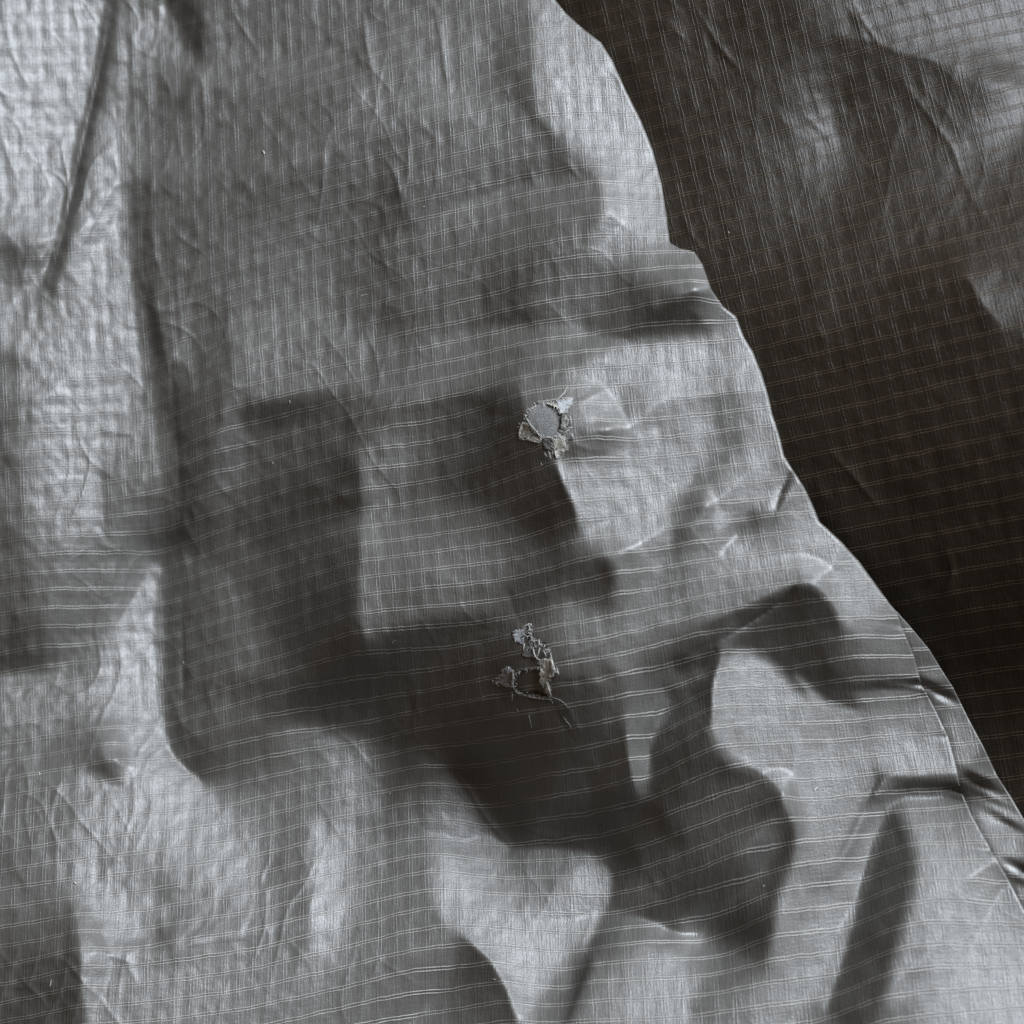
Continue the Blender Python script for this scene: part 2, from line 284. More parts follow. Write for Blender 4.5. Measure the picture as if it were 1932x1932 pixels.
  '1542,1251,74 1557,1280,64 1575,1251,80 1593,1302,66 1568,1309,70 1630,1277,82 1684,1277,98 1659,1262,96 1713,1273,108 1637,1317,106 1673,1319,118 1710'
  ',1313,114 1746,1331,124 1611,1349,126 1666,1346,122 1702,1349,118 1721,1477,78 1757,1480,68 1793,1480,66 1681,1480,92 1666,1466,118 1702,1517,124 1757'
  ',1520,126 1793,1528,120 1684,1546,100 1739,1546,124 1775,1557,128 1811,1550,122 1659,1550,132 1644,1520,112 1622,1575,122 1637,1586,134 1600,1622,124 '
  '1615,1659,142 1586,1684,126 1608,1713,142 1568,1721,142 1586,1768,132 1550,1811,138 1564,1848,124 1539,1902,112 1681,1579,90 1681,1611,74 1666,1648,60'
  ' 1648,1702,54 1637,1757,56 1673,1702,62 1666,1757,80 1611,1830,60 1593,1902,60 1630,1902,78 1648,1830,84 1648,1866,90 1706,1630,78 1699,1684,66 1681,1'
  '739,72 1746,1593,146 1775,1630,146 1775,1684,152 1750,1739,146 1775,1811,156 1811,1757,154 1830,1811,162 1848,1866,170 1902,1848,168 1775,1902,152 172'
  '1,1830,124 1702,1902,116 1830,1684,150 1848,1739,152 1884,1793,160 1902,1902,168 1811,1611,138 1848,1648,142 1757,1557,132 1721,1793,120 1739,1866,140'
  ' 1811,1902,160 1746,1251,92 1775,1299,76 1786,1331,112 1804,1375,122 1826,1422,130 1848,1448,92 1855,1477,70 1830,1466,66 1877,1491,102 1866,1539,132 '
  '1913,1557,112 1902,1597,140 1884,1575,130 1910,1630,112 1930,1648,78 1928,1684,132 1921,1739,140 ')
PTS = [tuple(float(c) for c in t.split(',')) for t in PTS_S.split()]
EDG = [
 ([(207,0),(193,91),(173,182),(151,273),(133,364),(111,455),(85,546)],(172,140),74,7),
 ([(215,0),(200,91),(182,182),(160,273),(144,364),(122,455),(96,546)],70,(118,132),8),
 ([(309,0),(338,65),(364,120)],122,72,7),
 ([(387,0),(380,91),(362,164),(349,204)],70,106,4),
 ([(238,346),(240,418),(240,473),(251,546),(269,655),(278,702)],150,78,10),
 ([(280,357),(271,400),(269,509),(289,564),(309,637),(318,702)],66,(90,104),6),
 ([(429,600),(433,673),(435,702)],70,105,6),
 ([(0,657),(22,661),(44,668)],138,98,7),
 ([(276,686),(287,759),(309,832),(317,904)],(132,112),72,12),
 ([(182,890),(186,941),(191,999)],150,106,6),
 ([(300,1065),(300,1159),(304,1232),(306,1316)],150,72,6),
 ([(287,1065),(247,1130),(207,1195),(178,1297)],(112,110),150,9),
 ([(437,668),(433,723),(411,795),(400,868),(393,941)],80,(108,96),7),
 ([(451,755),(528,748),(600,744),(677,726)],112,75,11),
 ([(0,1272),(22,1268),(73,1265)],72,118,7),
 ([(305,1229),(306,1302),(309,1382),(324,1422),(346,1448),(378,1473)],162,66,6),
 ([(538,1360),(600,1364),(648,1371),(702,1397)],72,110,12),
 ([(144,1717),(147,1775),(151,1848),(162,1932)],72,142,8),
 ([(580,1557),(582,1666),(580,1811)],110,150,6),
 ([(164,1455),(193,1470),(211,1480)],88,140,8),
 ([(995,0),(1004,91),(1010,164),(1015,207),(1050,258),(1086,295),(1123,317),(1139,353),(1134,407),(1119,444)],(98,92),(130,145),7),
 ([(1130,498),(1195,491),(1286,489)],130,94,11),
 ([(1090,684),(1141,655),(1195,644),(1316,635)],84,148,9),
 ([(975,697),(981,741),(988,777)],62,104,5),
 ([(1045,868),(1063,915),(1081,952),(1090,992)],58,146,5),
 ([(673,850),(681,941),(677,1050),(673,1159),(686,1203)],60,110,5),
 ([(697,1203),(759,1181),(832,1163),(941,1159)],98,66,11),
 ([(1126,1043),(1155,1061),(1166,1094),(1159,1123)],70,116,7),
 ([(868,923),(915,952),(952,981),(999,1003)],56,88,14),
 ([(613,1371),(668,1379),(701,1393),(733,1426)],60,(112,92),9),
 ([(752,1422),(803,1413),(846,1442)],54,80,6),
 ([(846,1442),(883,1491),(915,1546),(968,1604)],112,44,4),
 ([(974,1599),(1032,1595),(1105,1602)],46,110,5),
 ([(1115,1608),(1139,1626),(1156,1651),(1152,1695),(1132,1739),(1106,1797)],(118,140),72,4),
 ([(1105,1801),(1090,1841),(1054,1932)],118,66,4),
 ([(1115,1801),(1101,1844),(1068,1932)],66,112,8),
 ([(823,1593),(817,1648),(818,1702),(846,1746)],112,(140,152),7),
 ([(874,1766),(923,1811),(954,1866),(975,1932)],68,164,4),
 ([(1181,1382),(1186,1448),(1201,1495)],62,108,6),
 ([(1488,892),(1473,923),(1458,972)],140,52,3),
 ([(1497,895),(1480,930),(1464,974)],50,132,4),
 ([(1339,1174),(1411,1141),(1466,1117),(1504,1097)],120,72,6),
 ([(1357,1212),(1404,1183),(1448,1155),(1480,1134)],76,40,3),
 ([(1360,1219),(1408,1190),(1451,1163),(1484,1141)],40,74,3),
 ([(1511,1099),(1542,1110),(1568,1134),(1590,1181)],66,142,7),
 ([(1369,1226),(1411,1223),(1448,1241),(1484,1281),(1506,1308)],72,148,7),
 ([(1363,1233),(1343,1284),(1340,1371)],62,144,5),
 ([(1342,1379),(1360,1419),(1386,1442),(1433,1457),(1466,1486),(1491,1517),(1510,1557),(1500,1626),(1480,1666),(1464,1702),(1462,1775),(1449,1815)],(80,62),144,9),
 ([(1502,1269),(1531,1295),(1557,1322),(1611,1335)],70,140,6),
 ([(1622,1297),(1684,1291),(1739,1297),(1768,1304)],(80,95),38,3),
 ([(1622,1304),(1684,1298),(1739,1304)],44,116,4),
 ([(1653,1468),(1639,1495),(1624,1535),(1600,1584),(1579,1624),(1557,1666)],146,(58,100),4),
 ([(1662,1480),(1648,1510),(1633,1542),(1610,1590),(1588,1630),(1566,1670)],(58,90),(112,130),6),
 ([(1679,1531),(1651,1593),(1630,1666),(1617,1721),(1591,1811),(1559,1906)],(122,142),66,6),
 ([(1702,1542),(1721,1593),(1726,1640),(1715,1702),(1699,1757),(1684,1819),(1666,1895)],68,136,10),
 ([(1661,1459),(1710,1462),(1801,1458)],152,88,6),
 ([(1653,1510),(1695,1486),(1757,1488),(1811,1500)],76,44,3),
 ([(1657,1519),(1699,1495),(1757,1498),(1811,1510)],44,122,4),
]
LPTS_S = (
  '1086,22,45 1159,36,60 1232,36,72 1286,29,78 1195,91,62 1177,127,40 1232,146,58 1286,127,72 1225,204,45 1268,218,62 1250,291,48 1297,327,48 1286,418,26'
  ' 1068,0,40 1266,36,78 1229,55,48 1251,18,68 1320,36,80 1309,91,76 1339,164,66 1266,182,64 1248,255,48 1266,327,38 1266,418,20 1295,455,24 1339,364,46 '
  '1375,291,60 1411,182,68 1411,91,66 1484,36,76 1539,91,82 1557,29,100 1593,18,120 1611,36,106 1648,36,142 1702,55,150 1775,22,166 1884,18,196 1921,55,1'
  '86 1811,73,140 1739,91,112 1866,127,108 1921,127,130 1902,182,90 1611,73,72 1666,95,64 1702,120,64 1775,153,72 1630,146,55 1593,182,52 1593,236,58 154'
  '6,189,96 1531,164,92 1539,236,86 1568,266,86 1484,291,62 1648,291,55 1702,218,60 1775,218,62 1848,255,72 1921,327,80 1866,346,75 1739,327,62 1666,364,'
  '55 1593,437,52 1484,437,52 1775,437,62 1884,437,72 1833,509,84 1866,546,96 1899,589,88 1884,582,80 1775,557,48 1702,575,48 1819,582,40 1739,655,38 191'
  '3,637,58 1557,600,62 1539,618,60 1484,546,48 1411,509,40 1393,582,24 1448,637,32 1557,673,42 1630,528,56 1630,637,45 1848,673,40 1448,218,68 1339,255,'
  '60 1775,491,62 1702,491,58 1455,650,28 1520,650,42 1593,632,47 1702,668,45 1848,650,46 1484,759,14 1539,788,14 1593,723,32 1702,759,27 1848,759,34 192'
  '1,668,48 1557,850,38 1593,904,48 1648,941,50 1702,977,38 1666,868,26 1775,904,29 1884,904,32 1811,1050,48 1793,1086,54 1739,1050,38 1702,1105,26 1666,'
  '1050,38 1848,1123,52 1921,1050,48 1884,1166,34 1811,1185,26 1757,1141,36 1848,1232,24 1921,1268,18 1811,1268,17 1902,1203,27 1593,959,40 1575,977,38 1'
  '630,1014,42 1502,868,22 1775,1240,28 1848,1266,22 1921,1284,18 1848,1339,12 1921,1375,14 1902,1448,12 1921,1502,12 ')
LPTS = [tuple(float(c) for c in t.split(',')) for t in LPTS_S.split()]
LEDG = [
 ([(1622,593),(1684,548),(1757,524),(1819,518)],60,46,6),
 ([(1819,520),(1848,568),(1884,615)],44,90,6),
 ([(1575,69),(1648,80),(1702,104),(1775,118),(1830,144),(1884,182)],(100,110),66,8),
]
# thread directions (x, y, degrees), thread spacing (x, y, weft, warp), pressed wrinkles (points, height, width)
WEFT_S = (
  '55,109,0 36,364,2 182,400,4 164,600,7 262,473,12 327,109,8 473,73,14 618,73,16 473,327,17 364,582,20 473,473,19 655,255,17 655,473,15 582,600,16 418,6'
  '55,24 291,618,22 55,759,6 146,759,6 255,759,14 346,704,24 418,668,22 509,668,15 655,668,14 109,941,5 255,941,9 346,941,20 400,868,22 509,868,14 655,83'
  '2,12 73,1123,3 218,1123,4 309,1123,8 382,1068,17 509,1086,12 655,1086,10 182,1286,5 309,1286,6 382,1268,13 546,1268,11 673,1232,9 73,1339,11 182,1339,'
  '6 73,1520,10 182,1520,9 273,1284,5 273,1448,8 346,1320,9 437,1375,13 582,1339,11 364,1557,7 509,1557,12 655,1484,11 546,1702,16 655,1702,18 218,1702,9'
  ' 73,1739,9 73,1884,7 218,1884,7 327,1775,11 400,1884,10 546,1884,16 673,1848,17 437,1666,11 723,73,14 868,73,13 959,91,15 1006,146,12 1050,91,-6 1105,'
  '164,-7 1159,255,-5 1195,364,-2 1068,291,4 723,255,14 904,255,12 723,437,13 904,418,13 1050,437,7 759,582,12 941,582,11 1050,600,8 1159,509,3 1232,582,'
  '3 1286,509,2 723,668,12 904,668,12 1032,668,7 1159,668,6 1268,686,6 723,795,11 904,795,12 959,850,14 1014,923,17 1068,977,14 1141,813,3 1268,777,5 112'
  '3,904,4 1232,904,8 1159,1014,9 1268,1014,9 723,941,10 868,977,9 723,1123,9 904,1123,10 1086,1105,10 1232,1105,11 723,1268,7 904,1268,8 1086,1250,10 12'
  '14,1232,12 1286,1250,18 686,1284,9 868,1302,8 1050,1302,10 1195,1302,20 1268,1273,28 704,1411,13 795,1433,5 868,1455,-4 941,1470,1 1050,1448,9 1159,14'
  '29,14 1214,1404,26 1250,1339,30 1286,1448,24 686,1557,14 777,1502,12 839,1539,-3 904,1575,-10 977,1557,6 1086,1539,12 1177,1520,14 1250,1502,18 686,16'
  '66,15 777,1666,13 868,1659,-6 941,1659,-1 1050,1648,7 1130,1640,2 1177,1666,10 1268,1611,12 723,1793,15 832,1768,12 904,1746,1 1014,1750,0 1105,1757,-'
  '4 1177,1721,12 1268,1721,10 723,1902,17 850,1848,10 923,1870,1 1014,1877,-1 1086,1848,4 1177,1811,6 1268,1830,3 1284,668,5 1393,668,8 1302,759,8 1411,'
  '777,7 1302,868,5 1429,868,5 1302,977,8 1448,941,6 1502,959,12 1411,1050,8 1539,1032,10 1302,1123,15 1448,1105,10 1593,1086,8 1302,1232,22 1393,1195,16'
  ' 1484,1177,4 1593,1195,9 1666,1203,9 1448,1286,1 1557,1286,3 1648,1268,8 1266,1286,30 1739,1250,18 1757,1286,10 1266,1284,30 1302,1357,28 1375,1248,3 '
  '1448,1284,1 1593,1284,2 1684,1284,8 1375,1357,1 1520,1357,3 1648,1357,9 1266,1448,28 1339,1429,22 1429,1411,4 1557,1411,5 1666,1393,8 1757,1393,4 1320'
  ',1520,24 1393,1520,16 1484,1466,6 1593,1455,9 1702,1448,-2 1775,1455,-4 1284,1630,24 1357,1630,20 1448,1611,16 1539,1611,9 1611,1575,14 1702,1520,0 17'
  '75,1520,-2 1302,1721,10 1375,1721,16 1484,1702,18 1557,1666,14 1611,1684,20 1684,1611,12 1757,1593,-1 1848,1622,-4 1302,1811,4 1411,1811,13 1502,1793,'
  '12 1593,1757,18 1666,1721,14 1757,1721,4 1848,1702,-5 1339,1902,8 1484,1884,12 1593,1884,14 1702,1830,14 1811,1775,4 1884,1757,-3 1811,1884,12 1797,13'
  '31,10 1819,1393,6 1855,1466,6 1870,1531,-4 1906,1593,-6 ')
WEFT = [tuple(float(c) for c in t.split(',')) for t in WEFT_S.split()]
WARP_S = (
  '73,109,3 364,109,2 182,437,0 546,364,2 655,546,1 291,618,8 73,795,0 182,1050,2 364,941,4 546,868,2 473,1159,9 673,1086,2 255,1268,1 255,1339,0 146,163'
  '0,-5 327,1666,-2 473,1702,-3 600,1666,-1 73,1848,-2 400,1884,-4 723,182,3 904,182,3 1050,109,5 1123,291,6 977,473,2 1195,582,1 723,832,2 904,759,3 977'
  ',886,14 1123,795,8 1068,941,10 1232,868,6 868,1086,3 1086,1159,5 1232,1086,8 795,1268,3 723,1339,7 850,1466,3 723,1666,0 868,1666,2 1014,1666,1 977,18'
  '11,1 1195,1448,6 1250,1320,10 1159,1739,4 795,1866,0 1232,1848,4 1320,723,6 1320,904,8 1419,795,12 1484,959,28 1411,977,6 1411,1068,13 1557,1086,10 15'
  '20,1195,3 1648,1232,7 1411,1284,5 1557,1284,4 1448,1419,16 1593,1393,17 1721,1357,19 1539,1557,8 1702,1557,14 1775,1484,12 1339,1557,8 1848,1702,14 15'
  '57,1775,4 1411,1848,4 1775,1811,6 ')
WARP = [tuple(float(c) for c in t.split(',')) for t in WARP_S.split()]
LWEFT_S = (
  '1266,109,13 1411,109,17 1593,73,16 1775,73,13 1902,73,9 1339,291,17 1520,255,19 1739,255,18 1884,255,17 1375,437,15 1557,437,17 1775,437,16 1593,618,1'
  '6 1848,618,15 1484,723,14 1702,686,15 1884,723,13 1593,868,13 1811,868,13 1666,1014,10 1848,1050,10 1775,1159,9 1902,1159,7 1811,1250,14 1866,1228,6 1'
  '921,1228,1 1811,1266,10 1884,1251,2 1884,1339,3 ')
LWEFT = [tuple(float(c) for c in t.split(',')) for t in LWEFT_S.split()]
LWARP_S = (
  '1266,182,12 1411,146,13 1593,109,10 1775,109,13 1902,109,16 1448,364,12 1775,364,12 1557,723,12 1811,832,11 1666,1050,9 ')
LWARP = [tuple(float(c) for c in t.split(',')) for t in LWARP_S.split()]
SPC = [(200, 200, 31, 27), (700, 300, 32, 26), (1000, 500, 34, 27), (1000, 1000, 34, 30), (300, 1000, 32, 28), (1300, 900, 37, 30), (900, 1500, 36, 28), (1500, 1500, 39, 34), (300, 1700, 33, 27), (900, 1850, 38, 31), (1600, 1800, 42, 34), (1200, 150, 33, 28)]
LSPC = [(1300, 100, 32, 31), (1700, 100, 34, 35), (1500, 500, 36, 32), (1800, 900, 40, 34), (1850, 1300, 40, 34)]
CREASE = [
 ([(429,0),(447,40),(469,73),(491,106)],1.6,4),
 ([(477,196),(506,240),(538,287)],1.2,4),
 ([(333,247),(340,291),(351,327)],1.6,3),
 ([(329,240),(318,287),(306,324),(280,349)],1.8,4),
 ([(320,418),(335,447),(364,466),(387,480)],1.5,4),
 ([(286,429),(291,480),(309,538)],1.6,4),
 ([(329,458),(333,546),(346,684)],1.8,4),
 ([(209,204),(218,240),(236,269)],1.2,5),
 ([(7,36),(22,102),(40,146),(69,182)],1.5,5),
 ([(247,55),(251,109),(244,156)],1.3,5),
 ([(0,236),(11,291),(40,357)],1.2,5),
 ([(153,400),(171,429),(138,491)],1.0,5),
 ([(127,509),(153,546),(120,582)],1.0,5),
 ([(302,346),(317,360),(327,378)],1.3,4),
 ([(422,400),(451,371),(473,411)],0.9,4),
 ([(33,451),(31,502),(47,538)],1.2,4),
 ([(684,22),(691,91),(706,146)],1.6,4),
 ([(683,18),(688,73),(701,146),(706,204)],1.8,4),
 ([(815,0),(828,55),(837,127),(850,189)],2.0,4),
 ([(726,298),(746,331),(755,371),(761,422)],2.2,3),
 ([(1068,306),(1097,344)],1.5,3),
 ([(997,309),(1008,353)],1.4,3),
 ([(657,55),(675,109),(697,149)],1.3,4),
 ([(868,156),(879,204),(901,251)],1.0,5),
 ([(955,156),(963,226),(941,276)],0.9,5),
 ([(781,189),(795,236),(832,276)],1.0,5),
 ([(712,437),(719,484),(737,524)],1.3,5),
 ([(850,418),(868,462),(846,506)],1.0,5),
 ([(963,367),(1014,360),(1054,358)],1.3,3),
 ([(320,672),(349,683),(364,733)],1.0,4),
 ([(433,730),(458,733),(473,730)],1.2,3),
 ([(444,817),(462,839),(487,846)],1.2,4),
 ([(404,890),(411,923),(433,934)],1.3,4),
 ([(182,810),(233,821),(262,817)],1.2,4),
 ([(175,883),(186,926),(189,999),(218,1014)],1.3,5),
 ([(276,864),(291,875),(287,926)],1.0,5),
 ([(98,912),(146,904),(178,901)],1.0,4),
 ([(33,679),(47,708),(36,737)],1.0,5),
 ([(338,1130),(349,1195),(346,1261)],1.5,3),
 ([(358,952),(367,977)],1.4,3),
 ([(11,854),(22,890),(44,904)],1.2,5),
 ([(447,1195),(466,1225),(484,1254)],1.0,4),
 ([(175,1309),(204,1324),(240,1335)],1.2,4),
 ([(58,1520),(80,1546),(62,1571)],1.0,5),
 ([(18,1600),(33,1651),(55,1681)],1.2,5),
 ([(98,1575),(106,1622),(102,1688)],1.2,4),
 ([(193,1615),(204,1659),(196,1688)],1.2,4),
 ([(233,1768),(240,1826),(262,1862)],1.3,4),
 ([(302,1713),(309,1768),(327,1797)],1.1,5),
 ([(386,1284),(397,1331),(411,1368)],1.1,5),
 ([(124,1699),(146,1713),(127,1739)],0.9,4),
 ([(868,813),(904,784),(890,832)],0.8,5),
 ([(832,861),(846,901),(875,937)],0.9,4),
 ([(941,1141),(930,1181)],0.8,4),
 ([(1061,1313),(1083,1364),(1097,1386)],1.0,3),
 ([(999,1346),(1004,1379)],0.9,2.5),
 ([(1357,1212),(1404,1183),(1448,1155),(1480,1134),(1504,1103)],-8,9),
 ([(1363,1233),(1343,1284),(1340,1371)],3.5,8),
 ([(1491,890),(1474,923),(1459,972)],-4.5,6),
 ([(1622,1297),(1684,1291),(1739,1297),(1768,1304)],-4.5,7),
 ([(1653,1510),(1695,1486),(1757,1488),(1811,1500)],-4.5,7),
 ([(1657,1464),(1640,1491),(1624,1535),(1600,1584),(1579,1624)],-4,7),
 ([(846,1442),(883,1491),(915,1546),(968,1604)],4.5,7),
 ([(1112,1801),(1095,1841),(1061,1932)],-5,8),
 ([(210,0),(196,91),(176,182),(155,273),(135,364),(114,455),(89,546)],-6.5,11),
 ([(340,1115),(344,1195),(344,1316)],-2.5,5),
 ([(344,1229),(344,1331)],-2.5,5),
 ([(317,650),(327,759),(337,904),(338,1014)],-2.5,9),
 ([(275,382),(267,437),(267,509),(287,568)],-3,7),
 ([(1181,1382),(1185,1433),(1199,1495)],2.5,6),
 ([(1214,1382),(1257,1313),(1316,1255)],2.2,8),
 ([(1232,1404),(1268,1349),(1316,1302)],-3,8),
 ([(1229,1279),(1273,1254),(1320,1225),(1353,1210)],-2.5,7),
 ([(1273,1316),(1313,1283),(1349,1239),(1366,1225)],2.5,6),
 ([(1386,1442),(1433,1457),(1466,1486),(1491,1517),(1509,1553)],2.0,8),
 ([(144,1717),(147,1775),(151,1848),(162,1932)],2.0,8),
 ([(874,1766),(923,1811),(954,1866),(975,1932)],2.5,7),
 ([(1045,868),(1063,915),(1081,952),(1090,992)],2.2,6),
 ([(1264,464),(1295,473),(1317,487),(1339,538)],1.5,5),
 ([(1679,1531),(1651,1593),(1630,1666),(1617,1721)],2.5,6),
 ([(752,1422),(803,1413),(846,1442)],1.8,6),
 ([(1511,1099),(1542,1110),(1568,1134),(1590,1181)],2.0,8),
 ([(287,1065),(247,1130),(207,1195)],-1.5,9),
 ([(300,1065),(300,1159),(304,1232)],1.8,6),
 ([(1078,775),(1110,750),(1150,735)],1.6,5),
 ([(1080,800),(1120,800),(1160,790)],-1.6,5),
 ([(1070,835),(1110,850),(1150,850)],1.4,5),
 ([(1055,855),(1062,900),(1080,960)],-1.6,5),
 ([(985,830),(950,850),(915,880)],1.4,6),
 ([(985,790),(950,780),(910,785)],-1.2,5),
 ([(1030,745),(1040,710),(1060,680)],1.2,5),
 ([(1000,750),(980,720),(970,690)],-1.2,5),
 ([(1050,1245),(1090,1235),(1140,1215)],1.4,5),
 ([(1050,1290),(1100,1290),(1150,1275)],-1.4,5),
 ([(960,1300),(920,1320),(880,1330)],1.4,5),
 ([(985,1325),(975,1370),(960,1420)],1.2,5),
 ([(1040,1325),(1060,1370),(1090,1410)],-1.4,5),
 ([(970,1200),(930,1195),(890,1200)],1.0,5),
 ([(985,1180),(970,1150),(960,1110)],-1.2,5),
 ([(1349,1215),(1393,1192),(1433,1165),(1470,1141),(1499,1110)],-4,5),
 ([(1349,1228),(1364,1223),(1382,1222)],2.5,6),
 ([(1593,1308),(1648,1299),(1702,1300),(1746,1304)],-3,5),
 ([(1659,1511),(1699,1490),(1753,1492),(1808,1504)],-3,5),
]
LCREASE = [
 ([(1308,7),(1335,55),(1353,84),(1393,131)],1.8,4),
 ([(1308,11),(1328,80),(1339,146)],1.3,4),
 ([(1608,0),(1626,40),(1659,84)],2.2,3),
 ([(1593,7),(1615,33),(1633,84)],1.6,3),
 ([(1688,135),(1739,204),(1797,280),(1819,349),(1841,386),(1877,440)],1.8,4),
 ([(1513,215),(1546,244),(1575,276)],1.6,4),
 ([(1520,135),(1542,204),(1557,247)],1.2,4),
 ([(1284,400),(1299,437),(1324,473)],1.8,3),
 ([(1575,164),(1593,229)],1.0,4),
 ([(1615,298),(1659,338)],1.0,4),
 ([(1259,40),(1302,91)],1.0,4),
 ([(1349,84),(1382,120),(1411,156)],1.0,4),
 ([(1826,386),(1833,437)],1.0,4),
 ([(1539,611),(1550,640)],1.0,4),
 ([(1739,11),(1768,47)],1.0,4),
 ([(1804,346),(1797,400),(1739,407)],0.8,5),
 ([(1466,393),(1506,418)],0.8,4),
 ([(1622,593),(1684,548),(1757,524),(1819,518),(1848,568),(1884,615)],2.0,8),
 ([(1557,846),(1611,904),(1659,963)],2.5,12),
 ([(1786,1043),(1797,1086),(1775,1130)],2.5,10),
 ([(1721,1130),(1775,1097),(1819,1050)],-2.5,12),
 ([(1575,69),(1648,80),(1702,104),(1775,118),(1830,144)],1.5,9),
]
